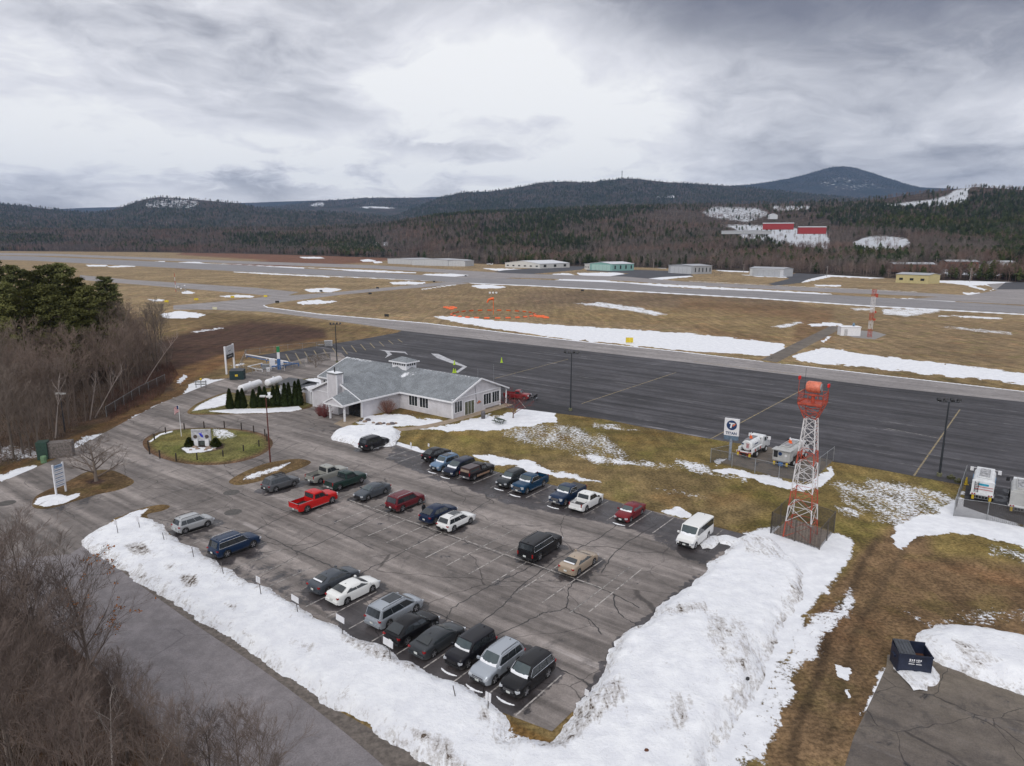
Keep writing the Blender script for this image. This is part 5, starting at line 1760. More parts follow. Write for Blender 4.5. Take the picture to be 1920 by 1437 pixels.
def shingles(name, rgb, snowy=True):
 m = bpy.data.materials.new(name)
 m.use_nodes = True
 t = NT(m.node_tree)
 b = t.n['Principled BSDF']
 co = t.node('ShaderNodeTexCoord').outputs['Object']
 n = t.noise(co, 5.5, 6, 0.8)
 n2 = t.noise(co, 0.5, 5, 0.65)
 s = t.node('ShaderNodeSeparateXYZ')
 t.put(s.inputs[0], co)
 fr = t.math('FRACT', t.math('DIVIDE', s.outputs[2], 0.075))
 c = t.mix(t.sstep(n, 0.38, 0.68), rgb, tuple(min(1, q * 2.3) for q in rgb))
 c = t.mix(1.0, c, t.sstep(n2, 0.3, 0.7, 0.82, 1.18), 'MULTIPLY')
 c = t.mix(1.0, c, t.sstep(fr, 0.0, 0.25, 0.78, 1.0), 'MULTIPLY')
 att = t.node('ShaderNodeAttribute', attribute_name='snow').outputs['Fac']
 v = t.math('ADD', t.math('MULTIPLY', t.math('SUBTRACT', t.noise(co, 2.6, 7, 0.75), 0.5), 1.5), att)
 c = t.mix(t.sstep(v, 0.45, 0.62), c, (0.76, 0.77, 0.8))
 t.put(b.inputs['Base Color'], c)
 b.inputs['Roughness'].default_value = 0.9
 MATS[name] = m
 return m


M_SIDE = siding('lilac_grey_siding', (0.57, 0.555, 0.58))
M_ROOF = shingles('grey_shingles', (0.135, 0.145, 0.155))


def face_frame(parent, name, corner, u, v, w, h, panes, m_frame=M_WHITE, m_glass=M_GLASS, fw=0.11, proud=0.05, rows=1):
 """A window on a wall: frame mesh with each pane a child. corner: lower corner, u along the wall, v up, n = u x v outward."""
 c, u, v = Vector(corner), Vector(u).normalized(), Vector(v).normalized()
 n = u.cross(v)
 fr = MB()

 def bar(x0, x1, y0, y1, d0=-0.02, d1=proud):
  vs = []
  for d in (d0, d1):
   for (x, y) in ((x0, y0), (x1, y0), (x1, y1), (x0, y1)):
    vs.append(c + u * x + v * y + n * d)
  fr.add(vs, [(3, 2, 1, 0), (4, 5, 6, 7), (0, 1, 5, 4), (1, 2, 6, 5), (2, 3, 7, 6), (3, 0, 4, 7)])
 bar(-fw, 0, -fw, h + fw)
 bar(w, w + fw, -fw, h + fw)
 bar(0, w, -fw, 0)
 bar(0, w, h, h + fw)
 for k in range(1, panes):
  x = w * k / panes
  bar(x - fw * .32, x + fw * .32, 0, h, -0.02, proud * .8)
 for k in range(1, rows):
  y = h * k / rows
  bar(0, w, y - fw * .3, y + fw * .3, -0.02, proud * .7)
 f = fr.build('window', m_frame, parent)
 for k in range(panes):
  for r in range(rows):
   x0, x1 = w * k / panes + fw * .32, w * (k + 1) / panes - fw * .32
   y0, y1 = h * r / rows, h * (r + 1) / rows
   g = MB()
   g.slab([c + u * x0 + v * y0 + n * .015, c + u * x1 + v * y0 + n * .015, c + u * x1 + v * y1 + n * .015, c + u * x0 + v * y1 + n * .015], n, 0.03)
   g.build('pane', m_glass, f)
 return f


def roof_slab(pts, t=0.18):
 a, b, c = [Vector(p) for p in pts[:3]]
 n = (b - a).cross(c - a).normalized()
 if n.z < 0:
  pts = pts[::-1]
  n = -n
 return pts, n


def roof_part(parent, planes, m=M_ROOF, t=0.16, name='roof', snow=None, sub=0.6):
 """Roof planes as thick slabs; finely cut so that snow can be laid on them."""
 bm = bmesh.new()
 for pts in planes:
  pts, n = roof_slab(pts, t)
  top = [bm.verts.new(p) for p in pts]
  bot = [bm.verts.new(Vector(p) - n * t) for p in pts]
  bm.faces.new(top)
  bm.faces.new(bot[::-1])
  k = len(pts)
  for i in range(k):
   bm.faces.new((top[i], bot[i], bot[(i + 1) % k], top[(i + 1) % k]))
 if snow is not None:
  xs = [v.co.x for v in bm.verts]
  ys = [v.co.y for v in bm.verts]
  for ax, lo, hi in ((0, min(xs), max(xs)), (1, min(ys), max(ys))):
   q = lo + sub
   while q < hi:
    bmesh.ops.bisect_plane(bm, geom=bm.verts[:] + bm.edges[:] + bm.faces[:], plane_co=(q, 0, 0) if ax == 0 else (0, q, 0), plane_no=(1, 0, 0) if ax == 0 else (0, 1, 0), dist=1e-4)
    q += sub
 me = bpy.data.meshes.new(name)
 bm.to_mesh(me)
 bm.free()
 n = len(me.vertices)
 co = np.zeros(n * 3, np.float32)
 me.vertices.foreach_get('co', co)
 co = co.reshape(-1, 3)
 s = snow(co[:, 0], co[:, 1], co[:, 2]) if snow is not None else np.zeros(n)
 a = me.attributes.new('snow', 'FLOAT', 'POINT')
 a.data.foreach_set('value', np.asarray(s, np.float32))
 return link(name, me, m, parent)


# ------------------------------------------------------------------ the terminal
ox, oy = G(848.7, 786)
T = thing('terminal_building', 'pale grey single storey terminal with shingled cross gable roof, cupola and chimney', 'building', (ox, oy, 0), ROT_A)
EV, RD, RA = 3.35, 6.15, 7.3
EB = 6.2   # entry ridge
b = MB()
# long bar
b.add([(0, 0, 0), (13.15, 0, 0), (13.15, 0, EV + .35), (RA, 0, RD - .05), (0, 0, EV - .02)], [(0, 1, 2, 3, 4)])
b.add([(0, 36, 0), (14.4, 36, 0), (14.4, 36, EV - .05), (RA, 36, RD - .05), (0, 36, EV - .02)], [(4, 3, 2, 1, 0)])
b.add([(0, 0, 0), (0, 36, 0), (0, 36, EV), (0, 0, EV)], [(3, 2, 1, 0)])
b.add([(13.15, 0, 0), (13.15, 36, 0), (13.15, 36, EV + .3), (13.15, 0, EV + .3)], [(0, 1, 2, 3)])
# entry wing
b.add([(-9.06, 13, 0), (-9.06, 26.5, 0), (-9.06, 26.5, EV - .02), (-9.06, 19.75, EB - .05), (-9.06, 13, EV - .02)], [(4, 3, 2, 1, 0)])
b.add([(-9.06, 13, 0), (0, 13, 0), (0, 13, EV), (-9.06, 13, EV)], [(0, 1, 2, 3)])
b.add([(-9.06, 26.5, 0), (0, 26.5, 0), (0, 26.5, EV), (-9.06, 26.5, EV)], [(3, 2, 1, 0)])
b.build('wall', M_SIDE, T)
ov = 0.45
s1 = (RD - EV) / RA
s2 = (EB - EV) / 6.75


def roof_snow(x, y, z):
 s = np.zeros(len(x))
 s = np.maximum(s, 0.8 * np.exp(-((x - 4.6) ** 2 / 1.6 + (y - 16.4) ** 2 / 1.0)))          # valley
 s = np.maximum(s, 0.50 * np.exp(-((x - 5.2) ** 2 / 2 + (y - 15.0) ** 2 / 2)))
 s = np.maximum(s, 0.50 * np.exp(-((z - RD) ** 2) / .25) * sst(y, 24, 30))
 s = np.maximum(s, 0.42 * np.exp(-((z - RD) ** 2) / .1) * (y < 14))
 s = np.maximum(s, 0.13)
 return s


zl = EV - ov * s1
zr = EV - (15.2 - 2 * RA) * s1
zf = EV - ov * s2
sb_ = 19.75
roof_part(T, [
 [(-ov, -ov, zl), (-ov, 36.4, zl), (RA, 36.4, RD), (RA, -ov, RD)],
 [(RA, -ov, RD), (RA, 36.4, RD), (15.2, 36.4, zr), (15.2, -ov, zr)],
 [(-9.5, 12.55, zf), (0.2, 12.55, zf), (7.25, sb_, EB), (-9.5, sb_, EB)],
 [(-9.5, sb_, EB), (7.25, sb_, EB), (0.2, 26.95, zf), (-9.5, 26.95, zf)],
 [(-13.4, 12.55, zf - .18), (-9.5, 12.55, zf), (-9.5, 16.1, zf + 1.5), (-13.4, 15.2, zf + .95)],
 [(-13.4, 15.2, zf + .95), (-9.5, 16.1, zf + 1.5), (-9.5, 17.8, zf), (-13.4, 17.6, zf - .18)],
], snow=roof_snow)
tr = MB()


def trim(p, q, w=.16, h=.26):
 p, q = Vector(p), Vector(q)
 d = (q - p).normalized()
 s = d.cross(Vector((0, 0, 1))).normalized()
 u = s.cross(d)
 vs = []
 for r in (p, q):
  vs += [r + s * w / 2 + u * h / 2, r - s * w / 2 + u * h / 2, r - s * w / 2 - u * h / 2, r + s * w / 2 - u * h / 2]
 tr.add(vs, [(3, 2, 1, 0), (4, 5, 6, 7), (0, 1, 5, 4), (1, 2, 6, 5), (2, 3, 7, 6), (3, 0, 4, 7)])


for y0 in (-ov - .06, 36.46):
 trim((-ov - .05, y0, zl - .1), (RA, y0, RD - .1))
 trim((RA, y0, RD - .1), (15.25, y0, zr - .1))
trim((-ov - .07, -ov, zl - .12), (-ov - .07, 12.5, zl - .12))
trim((-ov - .07, 27.0, zl - .12), (-ov - .07, 36.4, zl - .12))
trim((15.27, -ov, zr - .12), (15.27, 36.4, zr - .12))
trim((-9.56, 12.5, zf - .1), (-9.56, sb_, EB - .1))
trim((-9.56, sb_, EB - .1), (-9.56, 27.0, zf - .1))
trim((-13.4, 12.48, zf - .28), (-9.4, 12.48, zf - .12))
trim((-9.4, 12.48, zf - .12), (-.4, 12.48, zf - .12))
trim((-13.46, 12.5, zf - .28), (-13.46, 15.2, zf + .84), .12, .2)
trim((-13.46, 15.2, zf + .84), (-13.46, 17.65, zf - .28), .12, .2)
trim((-13.44, 12.6, zf - .42), (-13.44, 17.5, zf - .42), .14, .24)
trim((-.02, -.04, 3.38), (13.2, -.04, 3.5), .08, .16)
trim((-9.12, 20.6, 3.2), (-9.12, 26.5, 3.3), .08, .12)
for c_, d_ in (((0, 0), 3.4), ((13.1, 0), 3.5), ((-9.06, 13), 3.2), ((-9.06, 26.5), 3.2)):
 tr.box((c_[0], c_[1], d_ / 2), (.24, .24, d_))
tr.build('trim', M_WHITE, T)
cg = MB()
cg.add([(-13.3, 12.8, zf - .4), (-13.3, 17.4, zf - .4), (-13.3, 15.2, zf + .75)], [(2, 1, 0)])
cg.build('canopy_gable', M_SIDE, T)
for p_ in ((-12.7, 13.1), (-12.7, 16.9)):
 q = MB()
 q.box((*p_, 1.4), (.26, .26, 2.85))
 q.build('porch_post', M_WHITE, T)
q = MB()
q.box((15.0, 0.0, 1.6), (.22, .22, 3.1))
q.build('porch_post', M_WHITE, T)
# chimney
q = MB()
q.box((-9.65, 19.1, 3.6), (1.25, 2.5, 7.2))
ch = q.build('chimney', M_SIDE, T)
q = MB()
for sx in (-1, 1):
 for sy in (-1, 1):
  q.box((-9.65 + sx * .625, 19.1 + sy * 1.25, 3.55), (.2, .2, 7.1))
q.build('corner_trim', M_WHITE, ch)
q = MB()
q.box((-9.65, 19.1, 7.28), (1.65, 2.9, .18))
q.build('chimney_cap', mat('weathered_cap', (0.16, 0.17, 0.175), 0.6), ch)
q = MB()
q.box((-9.65, 19.1, 7.40), (1.5, 2.7, .06))
q.build('cap_snow', M_PLAINSNOW, ch)
q = MB()
q.tube([(-9.65, 19.1, 7.3), (-9.65, 19.1, 8.3)], .11, 10)
q.build('flue', M_BLACK, ch)
# cupola
q = MB()
q.box((RA, 19.3, 6.35), (2.7, 3.9, 1.7))
cu = q.build('cupola', M_WHITE, T)
q = MB()
ra, rb, z0, z1 = 1.75, 2.4, 7.2, 7.95
q.add([(RA - ra, 19.3 - rb, z0), (RA + ra, 19.3 - rb, z0), (RA + ra, 19.3 + rb, z0), (RA - ra, 19.3 + rb, z0), (RA, 18.6, z1), (RA, 20.0, z1)], [(0, 1, 4), (1, 2, 5, 4), (2, 3, 5), (3, 0, 4, 5), (3, 2, 1, 0)])
me_ = q.mesh('cupola_roof')
me_.attributes.new('snow', 'FLOAT', 'POINT')
link('cupola_roof', me_, M_ROOF, cu)
q = MB()
for s in (-1, 1):
 q.box((RA, 19.3 + s * (rb + .02), z0 - .1), (2 * ra + .1, .1, .24))
 q.box((RA + s * (ra + .02), 19.3, z0 - .1), (.1, 2 * rb, .24))
q.build('cupola_fascia', M_WHITE, cu)
for k in range(7):
 q = MB()
 q.box((RA - 1.36, 19.3 - 1.5 + k * .5, 6.72), (.05, .26, .55))
 q.build('louvre', M_GLASS, cu)
for k in range(4):
 q = MB()
 q.box((RA - .9 + k * .6, 19.3 - 1.96, 6.72), (.32, .05, .55))
 q.build('louvre', M_GLASS, cu)
# windows and doors
UB, UA, UZ = (0, -1, 0), (1, 0, 0), (0, 0, 1)
face_frame(T, 'w', (0, 10.6, 1.0), UB, UZ, 2.1, 1.75, 3)
face_frame(T, 'w', (0, 7.9, 1.0), UB, UZ, 2.1, 1.75, 3)
face_frame(T, 'w', (0.55, 0, .95), UA, UZ, 1.9, 1.9, 3)
face_frame(T, 'w', (8.35, 0, .95), UA, UZ, 2.1, 1.95, 3)
face_frame(T, 'w', (10.85, 0, .95), UA, UZ, 2.0, 1.95, 3)
face_frame(T, 'w', (0, 35.2, 1.3), UB, UZ, 1.3, 1.2, 2)
face_frame(T, 'w', (0, 33.2, 1.3), UB, UZ, 1.3, 1.2, 2)
face_frame(T, 'w', (0, 31.2, 1.3), UB, UZ, 1.3, 1.2, 2)
face_frame(T, 'w', (-9.06, 17.4, 3.3), UB, UZ, .75, 1.4, 1, m_glass=mat('pale_pane', (0.2, 0.22, 0.25), 0.1))
dr = face_frame(T, 'w', (3.2, 0, .05), UA, UZ, 2.5, 2.35, 3, m_glass=mat('olive_door', (0.095, 0.10, 0.065), 0.4), fw=.13)
dr.name = 'double_door'
dr = face_frame(T, 'w', (-9.06, 16.3, .05), UB, UZ, 2.9, 2.55, 3, fw=.08, m_frame=M_BLACK)
dr.name = 'entrance_door'
q = MB()
q.box((7.0, -.08, 1.7), (1.1, .06, .14))
q.sphere((7.0, -.1, 1.85), .2, 8, 6)
q.box((6.6, -.08, 1.62), (.5, .05, .1), ry=.4)
q.build('wall_ornament', mat('copper_ornament', (0.38, 0.11, 0.05), 0.5), T)
q = MB()
q.tube([(5.9, -.04, 5.0), (6.1, -.05, 3.4), (6.4, -.05, 1.9)], .025, 5)
q.build('cable', M_BLACK, T)
for (a_, h_) in ((5.5, 1.2), (7.5, 2.2), (12.0, 2.4)):
 q = MB()
 q.tube([(a_, .6, 5.3 if a_ < 10 else 4.4), (a_, .6, 5.5 + h_)], .02, 4)
 q.build('aerial', M_GALV, T)
q = MB()
q.box((11, -.01, .12), (4.2, .1, .25))
q.build('foundation', mat('foundation', (0.2, 0.17, 0.14), .9), T)

# sheds
M_SHED = siding('grey_shed_boards', (0.33, 0.34, 0.36), 0.3, True)
S = thing('storage_shed', 'grey shed with dark low roof beside the white propane tanks', 'shed', (ox + VA.x * -5.3 + VB.x * 36.2, oy + VA.y * -5.3 + VB.y * 36.2, 0), ROT_A)
q = MB()
q.box((0, 0, 1.35), (4.6, 5.6, 2.7))
q.build('wall', M_SHED, S)
roof_part(S, [[(-2.7, -3.1, 2.6), (-2.7, 3.1, 2.6), (0, 3.1, 3.35), (0, -3.1, 3.35)], [(0, -3.1, 3.35), (0, 3.1, 3.35), (2.7, 3.1, 2.6), (2.7, -3.1, 2.6)]], m=mat('dark_shed_roof', (0.075, 0.078, 0.085), .8))
S = thing('garden_shed', 'small white gabled shed with a tan door next to the terminal', 'shed', (ox + VA.x * -6.6 + VB.x * 29.6, oy + VA.y * -6.6 + VB.y * 29.6, 0), ROT_A)
q = MB()
q.box((0, 0, 1.25), (3.6, 3.4, 2.5))
q.build('wall', siding('white_shed_boards', (0.60, 0.60, 0.63), .3, True), S)
roof_part(S, [[(-2.0, -1.95, 2.45), (2.0, -1.95, 2.45), (2.0, 0, 3.2), (-2.0, 0, 3.2)], [(-2.0, 0, 3.2), (2.0, 0, 3.2), (2.0, 1.95, 2.45), (-2.0, 1.95, 2.45)]], m=mat('snowy_shed_roof', (0.62, 0.62, 0.65), .8))
q = MB()
q.box((-1.83, .7, 1.0), (.06, 1.2, 2.0))
q.build('door', mat('tan_door', (0.42, 0.31, 0.2), .6), S)

# propane tanks
for (p0, p1, lb) in (((452, 741), (487, 729), 'long white propane tank nearer the road bend, beside the arborvitae hedge'), ((503, 729), (524, 722), 'white propane tank next to the dark roofed grey shed')):
 a_, b_ = Vector((*G(*p0), 0)), Vector((*G(*p1), 0))
 L_ = (b_ - a_).length
 L_ = min(max(L_, 4.2), 6.2)
 c_ = (a_ + b_) / 2
 d_ = (b_ - a_)
 S = thing('propane_tank', lb, 'tank', c_, math.atan2(d_.y, d_.x), 'propane tanks')
 q = MB()
 R_ = .72
 q.tube([(x, 0, 1.25) for x in (-L_ / 2 - .35, -L_ / 2 - .25, -L_ / 2, L_ / 2, L_ / 2 + .25, L_ / 2 + .35)], [.05, R_ * .7, R_, R_, R_ * .7, .05], 20)
 q.build('tank_shell', M_WHITE, S, smooth=True)
 for sx in (-1, 1):
  q = MB()
  q.box((sx * L_ * .32, 0, .35), (.35, 1.2, .7))
  q.build('saddle', mat('saddle_concrete', (0.3, 0.28, 0.26), .9), S)
 q = MB()
 q.tube([(0, 0, 1.9), (0, 0, 2.15)], .22, 10)
 q.build('valve_dome', M_WHITE, S)


# ------------------------------------------------------------------ hangars and far buildings
def hangar(name, label, c0, c1, depth, h, rise, m_wall, m_roof, group=None, side_m=None, doors=0, windows=0, ridge='across', zg=0.0, thing_name='hangar', cat_='hangar', Yd=None, wside=0, parts=()):
 """c0, c1: photo feet of the front wall (left, right). depth in metres, away from the camera."""
 if Yd is None:
  p0, p1 = Vector((*G(*c0), 0)), Vector((*G(*c1), 0))
 else:
  p0, p1 = Vector(PY(*c0, Yd[0])), Vector(PY(*c1, Yd[1]))
  zm = min(p0.z, p1.z)
  p0.z = p1.z = 0
  zg = zm - 1.0
 d = p1 - p0
 L = d.length
 S = thing(thing_name, label, cat_, (p0.x, p0.y, zg), math.atan2(d.y, d.x), group)
 b = MB()
 if ridge == 'across':     # ridge runs along the depth: gable on the front
  b.add([(0, 0, -1), (L, 0, -1), (L, 0, h), (L / 2, 0, h + rise), (0, 0, h)], [(0, 1, 2, 3, 4)])
  b.add([(0, depth, -1), (L, depth, -1), (L, depth, h), (L / 2, depth, h + rise), (0, depth, h)], [(4, 3, 2, 1, 0)])
  b.add([(0, 0, -1), (0, depth, -1), (0, depth, h), (0, 0, h)], [(3, 2, 1, 0)])
  b.add([(L, 0, -1), (L, depth, -1), (L, depth, h), (L, 0, h)], [(0, 1, 2, 3)])
  pl = [[(-.4, -.4, h - .05), (L / 2, -.4, h + rise), (L / 2, depth + .4, h + rise), (-.4, depth + .4, h - .05)], [(L / 2, -.4, h + rise), (L + .4, -.4, h - .05), (L + .4, depth + .4, h - .05), (L / 2, depth + .4, h + rise)]]
 else:
  b.add([(0, 0, -1), (0, depth, -1), (0, depth, h), (0, depth / 2, h + rise), (0, 0, h)], [(4, 3, 2, 1, 0)])
  b.add([(L, 0, -1), (L, depth, -1), (L, depth, h), (L, depth / 2, h + rise), (L, 0, h)], [(0, 1, 2, 3, 4)])
  b.add([(0, 0, -1), (L, 0, -1), (L, 0, h), (0, 0, h)], [(0, 1, 2, 3)])
  b.add([(0, depth, -1), (L, depth, -1), (L, depth, h), (0, depth, h)], [(3, 2, 1, 0)])
  pl = [[(-.4, -.4, h - .05), (L + .4, -.4, h - .05), (L + .4, depth / 2, h + rise), (-.4, depth / 2, h + rise)], [(-.4, depth / 2, h + rise), (L + .4, depth / 2, h + rise), (L + .4, depth + .4, h - .05), (-.4, depth + .4, h - .05)]]
 b.build('wall', m_wall, S)
 roof_part(S, pl, m=m_roof, t=.3)
 for k in range(doors):
  q = MB()
  w = L / doors
  q.box((w * (k + .5), -.08, h * .42), (w * .82, .12, h * .84))
  q.build('hangar_door', side_m or m_wall, S)
  for j in range(1, 5):
   q = MB()
   q.box((w * k + w * .09 + w * .82 * j / 5, -.16, h * .42), (.12, .06, h * .84))
   q.build('door_seam', mat('seam_grey', (0.2, 0.2, 0.21), .7), S)
 for k in range(windows):
  q = MB()
  q.box((L * (k + .5) / windows, -.06, h * .45), (L / windows * .35, .1, h * .26))
  q.build('window', M_GLASS, S)
 for k in range(wside):
  q = MB()
  q.box((L + .06, depth * (k + .5) / wside, h * .5), (.1, depth / wside * .25, h * .5))
  q.build('window', M_GLASS, S)
 return S, L


M_HGREY = siding('grey_steel_cladding', (0.36, 0.37, 0.385), .6, True)
M_HGREYL = siding('light_steel_cladding', (0.50, 0.51, 0.525), .6, True)
M_HWHITE = siding('cream_cladding', (0.62, 0.61, 0.58), .6, True)
M_HTEAL = siding('teal_cladding', (0.23, 0.42, 0.38), .6, True)
M_HTEALL = siding('pale_teal_cladding', (0.38, 0.56, 0.50), .6, True)
M_HYEL = siding('yellow_cladding', (0.52, 0.45, 0.23), .6, True)
M_HROOF = mat('steel_roof', (0.34, 0.35, 0.37), .5, nscale=.3, namt=.1)
M_HROOFL = mat('pale_roof', (0.58, 0.59, 0.62), .5, nscale=.3, namt=.08)
M_BARN = siding('red_barn_cladding', (0.33, 0.035, 0.04), .8, True)

gr = 'low grey hangars at the left of the hangar row'
hangar('h', 'leftmost and farthest of the three joined low grey hangars', (727, 494.5), (771, 496.5), 40, 7.0, 1.0, M_HGREYL, M_HROOF, gr, doors=1)
hangar('h', 'middle of the three joined low grey hangars, with two door bays', (772, 497.5), (840, 499.5), 38, 7.6, 1.2, M_HGREYL, M_HROOF, gr, doors=2)
hangar('h', 'right hand one of the three joined low grey hangars, partly behind bare brush', (841, 499.5), (872, 500), 30, 7.0, 1.0, M_HGREYL, M_HROOF, gr, doors=1)
hangar('h', 'long cream white hangar with dark doorways and a pale roof', (947, 501.5), (1012, 504), 55, 5.6, 3.0, M_HWHITE, M_HROOFL, windows=6, wside=3)
S, L = hangar('h', 'teal green hangar with a white roof and pale windowed side wall', (1106, 506.5), (1148, 508.5), 34, 7.5, 1.8, M_HTEAL, M_HROOFL, doors=1, side_m=M_HTEALL, wside=4)
hangar('h', 'small white windowed annex on the left of the teal hangar', (1096, 505.5), (1105, 506.3), 12, 6.5, .2, M_HWHITE, M_HROOFL, windows=3, thing_name='hangar_annex', cat_='annex')
hangar('h', 'grey hangar with a white side wall of small windows, right of the teal one', (1253, 512), (1300, 514.5), 26, 8.0, 1.2, M_HGREY, M_HROOF, doors=1, side_m=M_HGREYL, wside=5)
hangar('h', 'plain light grey hangar beside the dark taxi lane', (1405, 517.5), (1468, 520), 20, 7.3, 1.2, M_HGREYL, M_HROOF, ridge='along', doors=1, side_m=M_HGREY)
hangar('h', 'pale yellow hangar with three small windows at the right of the hangar row', (1679, 530), (1739, 533), 18, 6.8, 1.2, M_HYEL, M_HROOF, ridge='along', windows=3)
hangar('h', 'left and farther of the two long red barns on the snowy hill', (1430, 427), (1488, 428), 18, 8.0, 1.0, M_BARN, M_HROOFL, 'red barns on the hill', ridge='along', Yd=(1060, 1045), thing_name='red_barn', cat_='barn')
hangar('h', 'right and nearer of the two long red barns on the snowy hill', (1497, 435), (1549, 436), 16, 8.0, .9, M_BARN, M_HROOFL, 'red barns on the hill', ridge='along', Yd=(960, 950), thing_name='red_barn', cat_='barn')
hangar('h', 'flat snow roofed warehouse left of the red barns', (1353, 432), (1395, 436), 50, 3.6, .6, M_HGREYL, M_PLAINSNOW, ridge='along', Yd=(1000, 960), thing_name='warehouse', cat_='warehouse')
M_BRICK = mat('red_brick', (0.22, 0.085, 0.055), .9, nscale=2, namt=.2)
for i, (x0, y0, x1, y1, dd, mm, lb) in enumerate([
  (1676, 503, 1755, 506, 14, M_BRICK, 'long brown brick row building behind the yellow hangar'),
  (1775, 500, 1835, 501, 12, M_BRICK, 'brown brick building left of the pale houses at the far right edge'),
  (1868, 502, 1905, 502, 14, M_HGREYL, 'pale grey house among bare trees at the far right'),
  (1690, 516, 1740, 516, 10, M_HWHITE, 'low white roofed shop just behind the yellow hangar')]):
 hangar('h', lb, (x0, y0), (x1, y1), dd, 6, 1.5, mm, M_HROOF, ridge='along', Yd=(640 + 14 * i, 640 + 14 * i), windows=6, thing_name='town_building', cat_='building')
hangar('h', 'small pale farmhouse on the snow slope above the red barns', (1443, 408), (1458, 409), 9, 6, 3, M_HGREYL, M_HROOFL, Yd=(1300, 1300), thing_name='farmhouse', cat_='house')

# ------------------------------------------------------------------ vehicles
PAINT = dict(
 silver=((0.42, 0.43, 0.44), .3, .3), navyblue=((0.008, 0.024, 0.062), .35, 0), midgrey=((0.12, 0.125, 0.135), .4, .3), oldsilver=((0.34, 0.34, 0.31), .5, .2),
 darkgreen=((0.015, 0.035, 0.03), .35, 0), red=((0.50, 0.012, 0.012), .15, 0), slategrey=((0.075, 0.085, 0.10), .3, .2), maroon=((0.12, 0.014, 0.020), .6, 0),
 white=((0.74, 0.74, 0.73), .25, 0), pearl=((0.76, 0.765, 0.75), .1, 0), deepblue=((0.008, 0.018, 0.05), .35, 0), black=((0.010, 0.010, 0.012), .3, 0), darkblack=((0.012, 0.012, 0.016), .5, 0),
 beige=((0.42, 0.34, 0.26), .25, .3), steelblue=((0.15, 0.23, 0.34), .2, .3), navy=((0.008, 0.014, 0.035), .2, 0), blacktan=((0.014, 0.012, 0.014), .55, 0), charcoal=((0.035, 0.04, 0.045), .3, .2),
 tealblue=((0.006, 0.042, 0.095), .3, .1), redmaroon=((0.16, 0.008, 0.014), .2, 0), silverblue=((0.38, 0.41, 0.45), .15, .35), gunmetal=((0.055, 0.06, 0.066), .25, .3))


def lerp(a, b, t):
 return a + (b - a) * t


